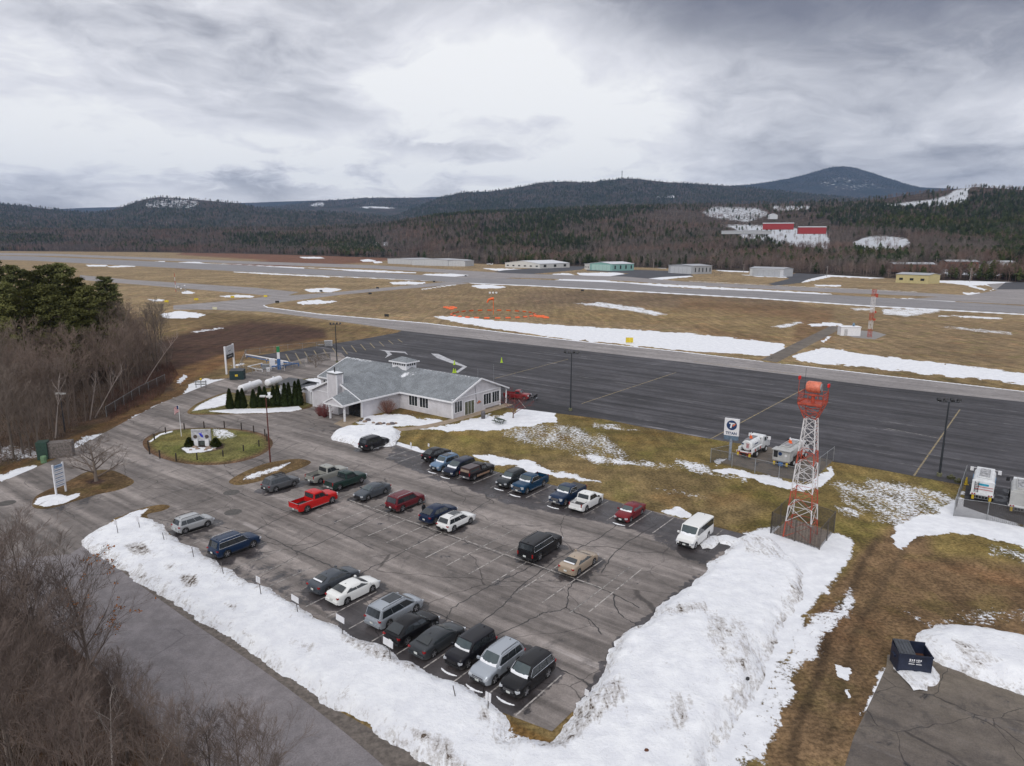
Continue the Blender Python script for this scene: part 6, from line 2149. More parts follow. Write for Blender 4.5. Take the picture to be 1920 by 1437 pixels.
# profile tables: fraction of length from tail (0) to nose (1) -> height of the shoulder line
PROFILE = {
 'sedan': dict(sh=[(0, .86), (.02, 1.02), (.14, 1.06), (.3, 1.0), (.66, .99), (.71, .98), (.85, .90), (.955, .78), (1, .62)], gh=(.10, .27, .57, .745), zr=(1.36, 1.42), taper=.1, wr=.60, belt=.955),
 'suv': dict(sh=[(0, .88), (.02, 1.06), (.2, 1.08), (.66, 1.05), (.72, 1.06), (.88, 1.02), (.965, .92), (1, .72)], gh=(.015, .105, .59, .745), zr=(1.68, 1.75), taper=.08, wr=.64, belt=1.03),
 'bigsuv': dict(sh=[(0, .90), (.015, 1.10), (.2, 1.12), (.66, 1.09), (.73, 1.11), (.9, 1.06), (.97, .97), (1, .76)], gh=(.012, .07, .59, .735), zr=(1.76, 1.82), taper=.06, wr=.70, belt=1.07),
 'suburban': dict(sh=[(0, .95), (.012, 1.2), (.2, 1.22), (.68, 1.2), (.74, 1.22), (.92, 1.18), (.98, 1.08), (1, .85)], gh=(.012, .05, .62, .735), zr=(1.85, 1.90), taper=.05, wr=.76, belt=1.17),
 'smallsuv': dict(sh=[(0, .84), (.02, 1.0), (.2, 1.02), (.66, .98), (.74, 1.0), (.9, .95), (.965, .86), (1, .66)], gh=(.015, .08, .61, .77), zr=(1.57, 1.63), taper=.08, wr=.63, belt=.97),
 'boxsuv': dict(sh=[(0, .88), (.02, 1.06), (.2, 1.08), (.66, 1.05), (.74, 1.07), (.93, 1.04), (.975, .96), (1, .74)], gh=(.02, .06, .63, .745), zr=(1.66, 1.69), taper=.04, wr=.74, belt=1.03),
 'cuv': dict(sh=[(0, .88), (.02, 1.07), (.2, 1.08), (.66, 1.03), (.72, 1.04), (.88, .99), (.96, .88), (1, .68)], gh=(.02, .22, .56, .735), zr=(1.58, 1.66), taper=.1, wr=.60, belt=1.02),
 'wagon': dict(sh=[(0, .82), (.02, .99), (.2, 1.01), (.66, .98), (.71, .98), (.88, .93), (.96, .84), (1, .66)], gh=(.02, .10, .56, .735), zr=(1.56, 1.60), taper=.08, wr=.64, belt=.96),
 'minivan': dict(sh=[(0, .86), (.015, 1.02), (.2, 1.03), (.7, 1.0), (.80, 1.01), (.9, .93), (.965, .82), (1, .62)], gh=(.01, .075, .60, .815), zr=(1.70, 1.75), taper=.08, wr=.70, belt=.98),
 'van': dict(sh=[(0, .9), (.008, 1.22), (.2, 1.24), (.76, 1.2), (.85, 1.17), (.95, 1.05), (.99, .95), (1, .75)], gh=(.004, .014, .735, .85), zr=(2.05, 2.1), taper=.02, wr=.80, belt=1.18),
 'pickup': dict(sh=[(0, 1.22), (.37, 1.22), (.39, 1.22), (.68, 1.2), (.72, 1.24), (.93, 1.2), (.98, 1.12), (1, .9)], gh=(.378, .40, .61, .715), zr=(1.88, 1.93), taper=.04, wr=.74, belt=1.2, bed=(.008, .372, .75)),
 'xcab': dict(sh=[(0, 1.15), (.37, 1.15), (.39, 1.15), (.68, 1.13), (.72, 1.16), (.93, 1.1), (.98, 1.02), (1, .82)], gh=(.375, .40, .60, .71), zr=(1.80, 1.85), taper=.05, wr=.72, belt=1.13, bed=(.008, .37, .72)),
 'oldpickup': dict(sh=[(0, 1.12), (.37, 1.12), (.39, 1.12), (.68, 1.1), (.72, 1.13), (.94, 1.1), (.985, 1.06), (1, .9)], gh=(.44, .46, .62, .72), zr=(1.74, 1.78), taper=.03, wr=.74, belt=1.1, bed=(.008, .43, .70)),
 'softpickup': dict(sh=[(0, 1.06), (.25, 1.12), (.36, 1.18), (.66, 1.1), (.72, 1.12), (.92, 1.06), (.975, .97), (1, .78)], gh=(.33, .37, .60, .73), zr=(1.74, 1.78), taper=.06, wr=.70, belt=1.09, bed=(.01, .32, .72)),
}


def make_vehicle(kind, col, ex, label, cat_, p, f, group='vehicles parked in the lot'):
 K, Pf = KINDS[kind], PROFILE[kind]
 L, Wd, Hh, wb, fo, zb, R = K['L'], K['W'], K['H'], K['wb'], K['fo'], K['zb'], K['R']
 hw = Wd / 2 - .03
 rgb, dirt, mt = PAINT[col]
 M_P = paint('paint_' + col, rgb, dirt, mt)
 xf = lambda t: (t - .5) * L
 fax, rax = L / 2 - fo, L / 2 - fo - wb
 shx = [q[0] for q in Pf['sh']]
 shz = [q[1] for q in Pf['sh']]
 sh = lambda t: float(np.interp(t, shx, shz))
 names = {'suv': 'parked_suv', 'sedan': 'parked_sedan', 'wagon': 'parked_wagon', 'van': 'parked_van', 'pickup truck': 'parked_pickup_truck'}
 T_ = thing(names[cat_], label, cat_, (p.x, p.y, 0.016), math.atan2(f.y, f.x), group)
 bed = Pf.get('bed')
 # stations
 ts = set([0, .012, .035, .09, .16, .25, .35, .45, .55, .65, .72, .80, .90, .955, .985, 1.0])
 if bed:
  ts |= {bed[0], bed[1], bed[0] + .006, bed[1] - .004}
 ar = R + .055
 arch = {}
 for ax in (fax, rax):
  tc_ = ax / L + .5
  ts = {t for t in ts if abs((t - tc_) * L) > ar + .06}
  for a in np.linspace(0, math.pi, 8):
   t = tc_ + ar * math.cos(a) / L
   arch[round(t, 6)] = R + ar * math.sin(a) * .98
   ts.add(round(t, 6))
  for e_ in (-1, 1):
   ts.add(round(tc_ + e_ * (ar + .02) / L, 6))
 ts = sorted(ts)
 tap = Pf['taper']
 b = MB()
 rings = []
 for t in ts:
  e0 = max(0, (.06 - t) / .06)
  e1 = max(0, (t - .90) / .10)
  w = hw * (1 - tap * 1.0 * e0 ** 2 - (tap + .10) * e1 ** 2.2)
  zt = sh(t)
  za = arch.get(t, zb)
  zlo = zb + (.10 * e0 + .05 * e1)
  za = max(za, zlo + .001)
  if t in (0, 1.0):
   zlo, za = zb + .16, zb + .17
   w *= .965
  zm = max(za + .03, lerp(zb, zt, .52))
  hood = t > Pf['gh'][3] - .03
  c = .045 if hood else .0
  inbed = bed and bed[0] - 1e-6 <= t <= bed[1] + 1e-6
  side = [(0, zlo), (w - .30, zlo), (w - .28, za), (w * .985, za), (w, zm), (w * .988, lerp(zm, zt, .62)), (w * .95, zt - .03)]
  rim = zt
  if inbed:
   closed = t in (bed[0], bed[1])
   if closed:
    side += [(w * .93, rim), (w * .84, rim), (w * .83, rim - .001), (0, rim - .001)]
   else:
    side += [(w * .93, rim), (w * .84, rim), (w * .83, bed[2]), (0, bed[2])]
  else:
   side += [(w * .90, zt + .005), (w * .72, zt + .015 + c * .5), (w * .38, zt + .02 + c), (0, zt + .022 + c * 1.1)]
  rings.append([(xf(t), y, z) for y, z in side] + [(xf(t), -y, z) for y, z in side[-2:0:-1]])
 n = len(rings[0])
 vs = [q for r in rings for q in r]
 fs = [(i * n + k, (i + 1) * n + k, (i + 1) * n + (k + 1) % n, i * n + (k + 1) % n) for i in range(len(rings) - 1) for k in range(n)]
 fs.append(tuple(range(n)))
 fs.append(tuple(range((len(rings) - 1) * n, len(rings) * n))[::-1])
 b.add(vs, fs)
 # greenhouse
 g0, g1, g2, g3 = Pf['gh']
 zr0, zr1 = Pf['zr']
 wr = hw * (Pf['wr'] + .14)
 wbt = hw * .955
 zbelt = Pf['belt']
 gs = [(g0, 0, 0), (lerp(g0, g1, .55), .62, 0), (g1, 1, 0), (lerp(g1, g2, .33), 1, 1), (lerp(g1, g2, .7), 1, 1), (g2, 1, .4), (lerp(g2, g3, .5), .52, 0), (g3, 0, 0)]
 gr_ = []
 for t, up, cr in gs:
  zb_ = min(zbelt, sh(t)) if up else sh(t) - .0
  zr_ = lerp(zbelt + .01, zr0, up) + (zr1 - zr0) * cr * up
  if not up:
   zr_ = zb_ + .02
  w0 = wbt if up else wbt * .97
  w1 = lerp(wbt - .10, wr, up)
  pts = [(w0, zbelt - .06), (lerp(w0, w1, .55), lerp(zbelt, zr_, .55)), (w1, zr_ - .065 * up), (w1 - .09, zr_ - .012 * up), (w1 * .5, zr_ + .018 * up), (0, zr_ + .024 * up)]
  gr_.append([(xf(t), y, z) for y, z in pts] + [(xf(t), -y, z) for y, z in pts[-2::-1]])
 m_ = len(gr_[0])
 vs = [q for r in gr_ for q in r]
 fs = [(i * m_ + k, (i + 1) * m_ + k, (i + 1) * m_ + k + 1, i * m_ + k + 1) for i in range(len(gr_) - 1) for k in range(m_ - 1)]
 fs.append(tuple(range(m_)))
 fs.append(tuple(range((len(gr_) - 1) * m_, len(gr_) * m_))[::-1])
 b.add(vs, fs)
 body = b.build('body', M_P, T_, smooth=38, fix=True)
 # wheel wells
 q = MB()
 for ax in (fax, rax):
  q.box((ax, 0, R + .12), (2 * ar - .06, Wd - .62, 2 * ar * .5))
 q.box((0, 0, zb + .02), (L * .9, Wd - .5, .12))
 q.build('underbody', M_BLACK, T_)
 # glass
 zw = zr0 - .05

 def quadgrid(P4, nu=4, bow=.0, off=.014):
  a, bb, c, d = [Vector(v) for v in P4]     # lower left, lower right, upper right, upper left
  nrm = (bb - a).cross(d - a).normalized()
  vs, fs = [], []
  for j in range(2):
   for i in range(nu + 1):
    t = i / nu
    q0 = lerp(a, bb, t) if j == 0 else lerp(d, c, t)
    vs.append(q0 + nrm * (off + bow * 4 * t * (1 - t)))
  for i in range(nu):
   fs.append((i, i + 1, nu + 2 + i, nu + 1 + i))
  return vs, fs

 def pane(name, P4, bow=.03, off=.02, m=M_GLASSG):
  vs, fs = quadgrid(P4, 6, bow, off)
  q = MB()
  q.add(vs, fs)
  return q.build(name, m, T_, smooth=True)
 xa, xb = xf(g2), xf(g3)
 zc = sh(g3) + .03
 lo_, hi_ = .10, .93
 yb, yt = wbt - .16, wr - .11
 pane('windshield', [(lerp(xb, xa, lo_), yb, lerp(zc, zw + .06, lo_)), (lerp(xb, xa, lo_), -yb, lerp(zc, zw + .06, lo_)), (lerp(xb, xa, hi_), -yt, lerp(zc, zw + .06, hi_)), (lerp(xb, xa, hi_), yt, lerp(zc, zw + .06, hi_))][::1] if False else
   [(lerp(xb, xa, lo_), -yb, lerp(zc, zr0, lo_)), (lerp(xb, xa, lo_), yb, lerp(zc, zr0, lo_)), (lerp(xb, xa, hi_), yt, lerp(zc, zr0, hi_)), (lerp(xb, xa, hi_), -yt, lerp(zc, zr0, hi_))], bow=.035, off=.03)
 xr0, xr1 = xf(g0), xf(g1)
 zc0 = (sh(g0) + .02) if not bed else zbelt + .02
 lo_, hi_ = (.12, .9) if kind == 'sedan' else (.16, .88)
 if kind in ('suv', 'bigsuv', 'suburban', 'smallsuv', 'boxsuv', 'wagon', 'minivan', 'van', 'cuv'):
  lo_ = .10
 xm = lerp(g0, g1, .55)
 pane('rear_window', [(lerp(xr0, xr1, lo_), yb - .02, lerp(zc0, zr0, lo_)), (lerp(xr0, xr1, lo_), -yb + .02, lerp(zc0, zr0, lo_)), (lerp(xr0, xr1, hi_), -yt, lerp(zc0, zr0, hi_)), (lerp(xr0, xr1, hi_), yt, lerp(zc0, zr0, hi_))], bow=.03, off=.05 if kind in ('suv', 'wagon', 'bigsuv', 'smallsuv', 'minivan', 'cuv', 'sedan') else .035, m=M_GLASS)
 # side glass: split by pillars
 def side_at(x, h, sgn, off):
  """x along, h 0..1 belt to roof edge"""
  z = lerp(zbelt + .03, zr0 - .10, h)
  y = lerp(lerp(wbt, wr, .04), lerp(wbt, wr, .90), h) + off
  return (x, sgn * y, z)
 fb, ft = lerp(xb, xa, .16) - .06, lerp(xb, xa, .92) - .05
 rb0 = lerp(xr0, xr1, .25 if kind == 'sedan' else .35) + .12
 rt0 = lerp(xr0, xr1, .85) + .12
 if kind in ('sedan', 'cuv'):
  rb0 = lerp(xr0, xr1, .5) + .05
  rt0 = xr1 + .12
 if bed:
  rb0, rt0 = xr0 + .14, xr1 + .08
 cuts = {'sedan': [.50], 'cuv': [.36, .68], 'suv': [.28, .64], 'bigsuv': [.30, .65], 'suburban': [.30, .66], 'smallsuv': [.25, .63], 'boxsuv': [.27, .64], 'wagon': [.28, .65], 'minivan': [.33, .68], 'van': [.25, .5, .76], 'pickup': [.48], 'xcab': [.40], 'oldpickup': [], 'softpickup': [.47]}[kind]
 cuts = [0] + cuts + [1]
 for sgn in (1, -1):
  for a, c in zip(cuts[:-1], cuts[1:]):
   g_ = .022
   B0, B1 = lerp(rb0, fb, a) + g_ * 1.4, lerp(rb0, fb, c) - g_ * 1.4
   T0, T1 = lerp(rt0, ft, a) + g_, lerp(rt0, ft, c) - g_
   h0, h1 = .06, .93
   P4 = [side_at(B0, h0, sgn, .03), side_at(B1, h0, sgn, .03), side_at(T1, h1, sgn, .03), side_at(T0, h1, sgn, .03)]
   q = MB()
   q.slab(P4 if sgn < 0 else P4[::-1], (0, sgn, .25), .03)
   q.build('side_window', M_GLASS, T_)
  if ex.get('chrome'):
   q = MB()
   q.tube([side_at(rb0 - .05, .0, sgn, .035), side_at(fb, .0, sgn, .035)], .018, 4)
   q.tube([side_at(rb0 - .05, .0, sgn, .035), side_at(rt0 - .04, .98, sgn, .035), side_at(ft + .05, 1.0, sgn, .035), side_at(fb + .05, 0, sgn, .035)], .02, 4)
   q.build('window_trim', M_CHROME, T_)
 # wheels
 for ax in (fax, rax):
  for sgn in (1, -1):
   q = MB()
   y0, y1 = sgn * (hw - .25), sgn * (hw - .015)
   q.tube([(ax, y0, R), (ax, lerp(y0, y1, .12), R), (ax, lerp(y0, y1, .88), R), (ax, y1, R)], [R * .9, R, R, R * .9], 20)
   wh = q.build('wheel', M_RUBBER, T_, smooth=40)
   q = MB()
   rr = R * .64
   yo = sgn * (hw - .008)
   q.tube([(ax, sgn * (hw - .06), R), (ax, sgn * (hw - .012), R)], [rr, rr], 18)
   q.build('wheel_disc', M_RIMD, wh)
   q = MB()
   for k in range(5):
    a = 2 * math.pi * k / 5 + .3
    q.box((ax + math.cos(a) * rr * .52, yo, R + math.sin(a) * rr * .52), (rr * .95, .03, rr * .26), ry=-a)
   q.tube([(ax, yo - sgn * .02, R), (ax, yo + sgn * .015, R)], [rr * .28, rr * .22], 10)
   q.build('rim', M_RIM if col not in ('darkblack',) else M_RIM, wh)
 # lamps, bumpers, plates, mirrors
 wn = hw * (1 - tap - .10)
 znose, ztail = sh(1.0), sh(0.0)
 truck = bool(bed)
 for sgn in (1, -1):
  q = MB()
  zh = znose + .02 if not truck else znose + .08
  q.box((L / 2 - .10, sgn * (wn - .10), zh - .04), (.26, .34 if not truck else .30, .15 if not truck else .26), rz=-sgn * .38)
  q.build('headlight', M_LENS, T_)
  q = MB()
  if truck or kind in ('van', 'suburban'):
   q.box((-L / 2 + .045, sgn * (hw * (1 - tap) - .08), ztail - .12 if kind != 'van' else ztail), (.10, .13, .36))
  else:
   q.box((-L / 2 + .09, sgn * (hw * (1 - tap) - .17), ztail + .02 if kind != 'sedan' else ztail - .02), (.18, .46, .12), rz=sgn * .30)
  q.build('taillight', M_LAMPRED, T_)
  q = MB()
  mx_ = lerp(xb, xa, .22)
  q.box((mx_, sgn * (hw + .10), zbelt + .12), (.14, .20, .16))
  q.box((mx_, sgn * (hw + .0), zbelt + .06), (.08, .16, .05))
  q.build('mirror', M_P if not truck else M_BLACK, T_)
 q = MB()
 gz, gh_ = (znose - .10, .20) if not truck else (znose - .05, .34)
 q.box((L / 2 + .005, 0, gz), (.06, wn * 1.25, gh_))
 gl = q.build('grille', M_BLACK, T_)
 if ex.get('chrome'):
  q = MB()
  for k in range(3 if truck else 2):
   q.box((L / 2 + .04, 0, gz - gh_ / 2 + gh_ * (k + .5) / (3 if truck else 2)), (.03, wn * 1.2, .05))
  q.build('grille_bar', M_CHROME, gl)
 q = MB()
 q.box((L / 2 - .02, 0, zb + .17), (.14, wn * 1.75, .16))
 q.build('front_bumper', M_CHROME if truck and col != 'red' and kind != 'softpickup' else (M_BLACK if kind not in ('softpickup',) else M_P), T_)
 q = MB()
 q.box((-L / 2 - .0, 0, zb + .24), (.16, hw * 1.78, .20))
 q.build('rear_bumper', (M_CHROME if kind in ('pickup', 'xcab', 'oldpickup') else (M_BLACK if ex.get('clad') or kind in ('suburban', 'suv', 'bigsuv') else M_P)), T_)
 q = MB()
 q.box((-L / 2 - .09 if not truck else -L / 2 - .095, 0, lerp(zb, ztail, .62) if not truck else zb + .26), (.02, .32, .16))
 q.build('licence_plate', mat('plate_white', (0.6, 0.62, 0.6), .5), T_)
 if kind in ('sedan', 'van', 'suv', 'pickup', 'cuv', 'bigsuv') and ex.get('snow'):
  q = MB()
  q.box((L / 2 + .07, 0, zb + .28), (.02, .32, .15))
  q.build('licence_plate', MATS['plate_white'], T_)
 if ex.get('clad') or kind in ('suv', 'bigsuv', 'smallsuv', 'boxsuv'):
  q = MB()
  for sgn in (1, -1):
   q.box(((fax + rax) / 2, sgn * (hw - .01), zb + .07), (wb - 2 * ar - .04, .05, .16))
  q.build('sill_cladding', M_BLACK, T_)
 if ex.get('rails'):
  for sgn in (1, -1):
   q = MB()
   q.tube([(xf(g1) + .12, sgn * (wr - .07), zr0 + .0), (xf(g1) + .28, sgn * (wr - .07), zr1 + .05), (xf(g2) - .2, sgn * (wr - .07), zr1 + .05), (xf(g2) - .05, sgn * (wr - .07), zr0 + .0)], .022, 6)
   q.build('roof_rail', M_CHROME if col in ('maroon', 'navyblue') else M_BLACK, T_)
 if ex.get('rack'):
  q = MB()
  for x in (-.75, .35):
   q.box((x, 0, zr1 + .10), (.06, wr * 1.9, .05))
  for y in (-.35, .05, .4):
   q.box((-.2, y, zr1 + .15), (1.3, .08, .06))
  q.build('roof_rack', M_BLACK, T_)
 if ex.get('roofglass'):
  q = MB()
  x0, x1 = lerp(xf(g1), xf(g2), .42), lerp(xf(g1), xf(g2), .95)
  q.box(((x0 + x1) / 2, 0, zr1 + .022), (x1 - x0, wr * 1.25, .03))
  q.build('sunroof', M_GLASS, T_)
 else:
  q = MB()
  q.box((xf(g1) + .25, 0, zr0 + .05), (.14, .03, .07))
  q.build('roof_aerial', M_BLACK, T_)
 if ex.get('steps'):
  for sgn in (1, -1):
   q = MB()
   q.box(((fax + rax) / 2, sgn * (hw + .02), zb + .05), (wb - 2 * ar - .2, .14, .05))
   q.build('running_board', M_CHROME, T_)
 if bed:
  x0, x1 = xf(bed[0]) + .05, xf(bed[1]) - .05
  rim = sh(.15)
  if ex.get('bed') in ('open',):
   q = MB()
   q.box(((x0 + x1) / 2, 0, bed[2] + .02), (x1 - x0 - .06, hw * 1.6, .03))
   q.build('bed_liner', M_BLACK, T_)
   q = MB()
   for sgn in (1, -1):
    q.box(((x0 + x1) / 2, sgn * hw * .885, rim + .012), (x1 - x0, .07, .03))
   q.box((x0 - .04, 0, rim + .012), (.08, hw * 1.7, .03))
   q.build('bed_rail', M_GALV if col == 'red' else M_BLACK, T_)
  elif ex.get('bed') in ('cover', 'black'):
   q = MB()
   q.box(((x0 + x1) / 2, 0, rim + .03), (x1 - x0 + .06, hw * 1.86, .06))
   q.build('bed_cover', M_BLACK if ex['bed'] == 'black' else mat('grey_cover', (0.035, 0.038, 0.04), .6), T_)
  elif ex.get('bed') == 'cap':
   q = MB()
   zc_ = rim
   w0, w1 = hw * .93, hw * .78
   hh = .62
   A = []
   for x, s in ((x0 - .06, 1), (x1 + .06, 1)):
    A += [(x, -w0, zc_), (x + (.12 if x < 0 and x == x0 - .06 else 0), -w1, zc_ + hh), (x + (.12 if x == x0 - .06 else 0), w1, zc_ + hh), (x, w0, zc_)]
   q.add(A, [(0, 1, 2, 3), (7, 6, 5, 4), (0, 4, 5, 1), (1, 5, 6, 2), (2, 6, 7, 3), (3, 7, 4, 0)])
   cp = q.build('bed_cap', paint('paint_cap', (0.055, 0.035, 0.035), .5), T_, fix=True)
   for sgn in (1, -1):
    q = MB()
    q.slab([(x0 + .25, sgn * (w0 - .03), zc_ + .14), (x1 - .2, sgn * (w0 - .03), zc_ + .14), (x1 - .2, sgn * (w1 + .035), zc_ + .46), (x0 + .35, sgn * (w1 + .035), zc_ + .46)][::(-1 if sgn > 0 else 1)], (0, sgn, .3), .03)
    q.build('cap_window', M_GLASSG, cp)
   q = MB()
   q.slab([(x0 - .05, w0 - .15, zc_ + .1), (x0 - .05, -w0 + .15, zc_ + .1), (x0 + .04, -w1 + .08, zc_ + .5), (x0 + .04, w1 - .08, zc_ + .5)], (-1, 0, .2), .03)
   q.build('cap_rear_window', mat('tan_pane', (0.26, 0.2, 0.15), .3), cp)
 if ex.get('twotone'):
  q = MB()
  for sgn in (1, -1):
   q.box(((fax + rax) / 2, sgn * (hw - .0), zb + .22), (wb - 2 * ar, .03, .24))
  q.build('lower_panel', mat('tan_panel', (0.30, 0.19, 0.13), .4), T_)
 # snow that slid to the foot of the windshield
 if ex.get('snow'):
  q = MB()
  k = 12
  vs, fs = [], []
  rs = random.Random(hash(col) % 97 + len(label))
  for i in range(k + 1):
   y = lerp(-yb - .02, yb + .02, i / k)
   bowx = .10 * (1 - (2 * i / k - 1) ** 2)
   u = .14 + rs.uniform(0, .09) + .06 * abs(2 * i / k - 1)
   x_lo, z_lo = xb + bowx - .02, sh(g3 + .01) + .05
   x_hi, z_hi = lerp(xb, xa, u) + bowx, lerp(zc, zr0, u) + .05
   vs += [(x_lo, y, z_lo), (lerp(x_lo, x_hi, .5) + .02, y, lerp(z_lo, z_hi, .6) + .05), (x_hi, y, z_hi)]
  for i in range(k):
   for j in range(2):
    fs.append((i * 3 + j, (i + 1) * 3 + j, (i + 1) * 3 + j + 1, i * 3 + j + 1))
  q.add(vs, fs)
  q.build('windshield_snow', M_PLAINSNOW, T_, smooth='all')
 if ex.get('rearsnow'):
  q = MB()
  q.box((lerp(xr0, xr1, .12), 0, lerp(zc0, zr0, .12) + .06), (.13, yb * 1.7, .05), ry=-.45)
  q.build('window_snow', M_PLAINSNOW, T_)
 # ridge of snow that fell in front of the bumper
 if ex.get('snow') and kind not in ('van',):
  q = MB()
  k = 16
  rs = random.Random(len(label))
  pts, rd = [], []
  for i in range(k + 1):
   y = lerp(-hw * .85, hw * .85, i / k)
   pts.append(p + f * (L / 2 + .48 - .16 * (2 * i / k - 1) ** 2) + Vector((-f.y, f.x, 0)) * y + Vector((0, 0, .02)))
   rd.append(.075 * rs.uniform(.7, 1.3) * (1 - .6 * abs(2 * i / k - 1) ** 3))
  q.tube(pts, rd, 7)
  setting(q.build('fallen_snow', M_PLAINSNOW), 'stuff')
 return T_


VEH = {}
for nm, kd, pt, fc, an, lb, cat_, ex in CARS:
 p, f = CARPOS[nm]
 dev = {'c1': -.02, 'c11': .02, 'c6': .01, 'c25': -.03, 'c13': .03, 'c22': .02}.get(nm, 0)
 f2 = Matrix.Rotation(dev, 3, 'Z') @ f
 VEH[nm] = make_vehicle(kd, pt, ex, lb, cat_, p, f2)

# ------------------------------------------------------------------ lattice work
def strut(mb, p, q, r=.05, n=4):
 mb.tube([p, q], r, n)


def segs_tower(parent, zs, wid, mats, leg_r, br_r, legname='leg_section', brname='bracing'):
 """Square lattice: each bay has four legs and crossed bracing; colours alternate by bay."""
 for i in range(len(zs) - 1):
  z0, z1 = zs[i], zs[i + 1]
  w0, w1 = wid(z0) / 2, wid(z1) / 2
  C0 = [(-w0, -w0, z0), (w0, -w0, z0), (w0, w0, z0), (-w0, w0, z0)]
  C1 = [(-w1, -w1, z1), (w1, -w1, z1), (w1, w1, z1), (-w1, w1, z1)]
  m = mats[i]
  for k in range(4):
   q = MB()
   strut(q, C0[k], C1[k], leg_r, 6)
   q.build(legname, m, parent)
   k2 = (k + 1) % 4
   for (a, b_) in ((C0[k], C1[k2]), (C0[k2], C1[k]), (C1[k], C1[k2])):
    q = MB()
    strut(q, a, b_, br_r, 4)
    q.build(brname, m, parent)


# beacon tower
bx, by = G(1500, 1008)
TW = thing('beacon_tower', 'red and white lattice tower topped by a railed platform and an orange drum beacon', 'tower', (bx, by, 0), ROT_A)
HB = 13.6
zs = [0.2, 1.9, 3.6, 5.2, 6.7, 8.1, 9.4, 10.6, 11.8, 12.8]
R_, Wm = M_TOWRED, M_TOWWHT
segs_tower(TW, zs, lambda z: 2.7 - z * .128, [R_, Wm, R_, Wm, Wm, R_, Wm, Wm, Wm], .058, .026)
segs_tower(TW, [12.8, 13.6, 14.3], lambda z: 1.05 + max(0, z - 12.8) * .75, [R_, R_], .05, .03)
q = MB()
q.box((0, 0, 14.36), (2.3, 2.3, .08))
q.build('platform', R_, TW)
for sx, sy, L_, rz in ((0, -1.15, 2.3, 0), (0, 1.15, 2.3, 0), (-1.15, 0, 2.3, math.pi / 2), (1.15, 0, 2.3, math.pi / 2)):
 q = MB()
 q.box((sx, sy, 14.45), (L_, .03, .16), rz=rz)
 q.build('toe_board', R_, TW)
 for h_ in (14.9, 15.45):
  q = MB()
  q.box((sx, sy, h_), (L_ + .05, .045, .045), rz=rz)
  q.build('rail', R_, TW)
 for k in range(6):
  t = -1.15 + 2.3 * k / 5
  px_q, py_q = (t, sy) if sx == 0 else (sx, t)
  q = MB()
  q.box((px_q, py_q, 14.95), (.04, .04, 1.1))
  q.build('baluster', R_, TW)
q = MB()
q.tube([(0, 0, 14.4), (0, 0, 15.3)], .18, 10)
q.box((0, 0, 15.2), (.7, .7, .15))
q.build('beacon_stand', R_, TW)
q = MB()
q.tube([(0, .72, 16.0), (0, .68, 16.0), (0, .52, 16.0), (0, -.55, 16.0), (0, -.66, 16.0), (0, -.68, 16.0)], [.1, .46, .57, .57, .5, .1], 24)
bc = q.build('beacon_drum', mat('beacon_orange', (0.62, 0.17, 0.10), .45), TW, smooth=True)
q = MB()
q.tube([(0, -.66, 16.0), (0, -.76, 16.0)], .42, 20)
q.build('beacon_lens', M_GALV, bc)
for (x, y, z) in ((-.6, 1.3, 16.9), (.7, -1.2, 16.2)):
 q = MB()
 q.tube([(x * .9, y, 14.4), (x * .9, y, z - .2)], .025, 5)
 st_ = q.build('lamp_stem', R_, TW)
 for s in (-.14, .14):
  q = MB()
  q.tube([(x * .9 + s, y, z - .18), (x * .9 + s, y, z + .16)], .10, 8)
  q.build('obstruction_lamp', M_LAMPRED if False else mat('obstruction_red', (0.6, 0.02, 0.02), .25), st_)
q = MB()
q.tube([(1.25, 1.2, 14.4), (1.25, 1.2, 17.6)], .018, 4)
q.build('aerial', M_POLE, TW)
q = MB()
for z in np.arange(.5, 14, .35):
 q.box((-.05, -(2.7 - z * .128) / 2 - .05, z), (.4, .03, .03))
setting(q.build('ladder_rungs', R_, TW), 'stuff')


# chain link
def mesh_mat(name, rgb, alpha):
 m = bpy.data.materials.new(name)
 m.use_nodes = True
 t = NT(m.node_tree)
 b = t.n['Principled BSDF']
 P = t.node('ShaderNodeNewGeometry').outputs['Position']
 s = t.node('ShaderNodeSeparateXYZ')
 t.put(s.inputs[0], P)
 u = t.math('ADD', s.outputs[0], s.outputs[1])
 a1 = t.math('FRACT', t.math('MULTIPLY', t.math('ADD', u, s.outputs[2]), 14.0))
 a2 = t.math('FRACT', t.math('MULTIPLY', t.math('SUBTRACT', u, s.outputs[2]), 14.0))
 w = t.math('MAXIMUM', t.math('LESS_THAN', a1, alpha), t.math('LESS_THAN', a2, alpha))
 t.put(b.inputs['Base Color'], rgb)
 t.put(b.inputs['Alpha'], w)
 b.inputs['Roughness'].default_value = 0.5
 b.inputs['Metallic'].default_value = 0.3
 MATS[name] = m
 return m


M_LINK = mesh_mat('chain_link', (0.10, 0.10, 0.105), 0.16)
M_LINKD = mesh_mat('dark_chain_link', (0.07, 0.062, 0.058), 0.30)


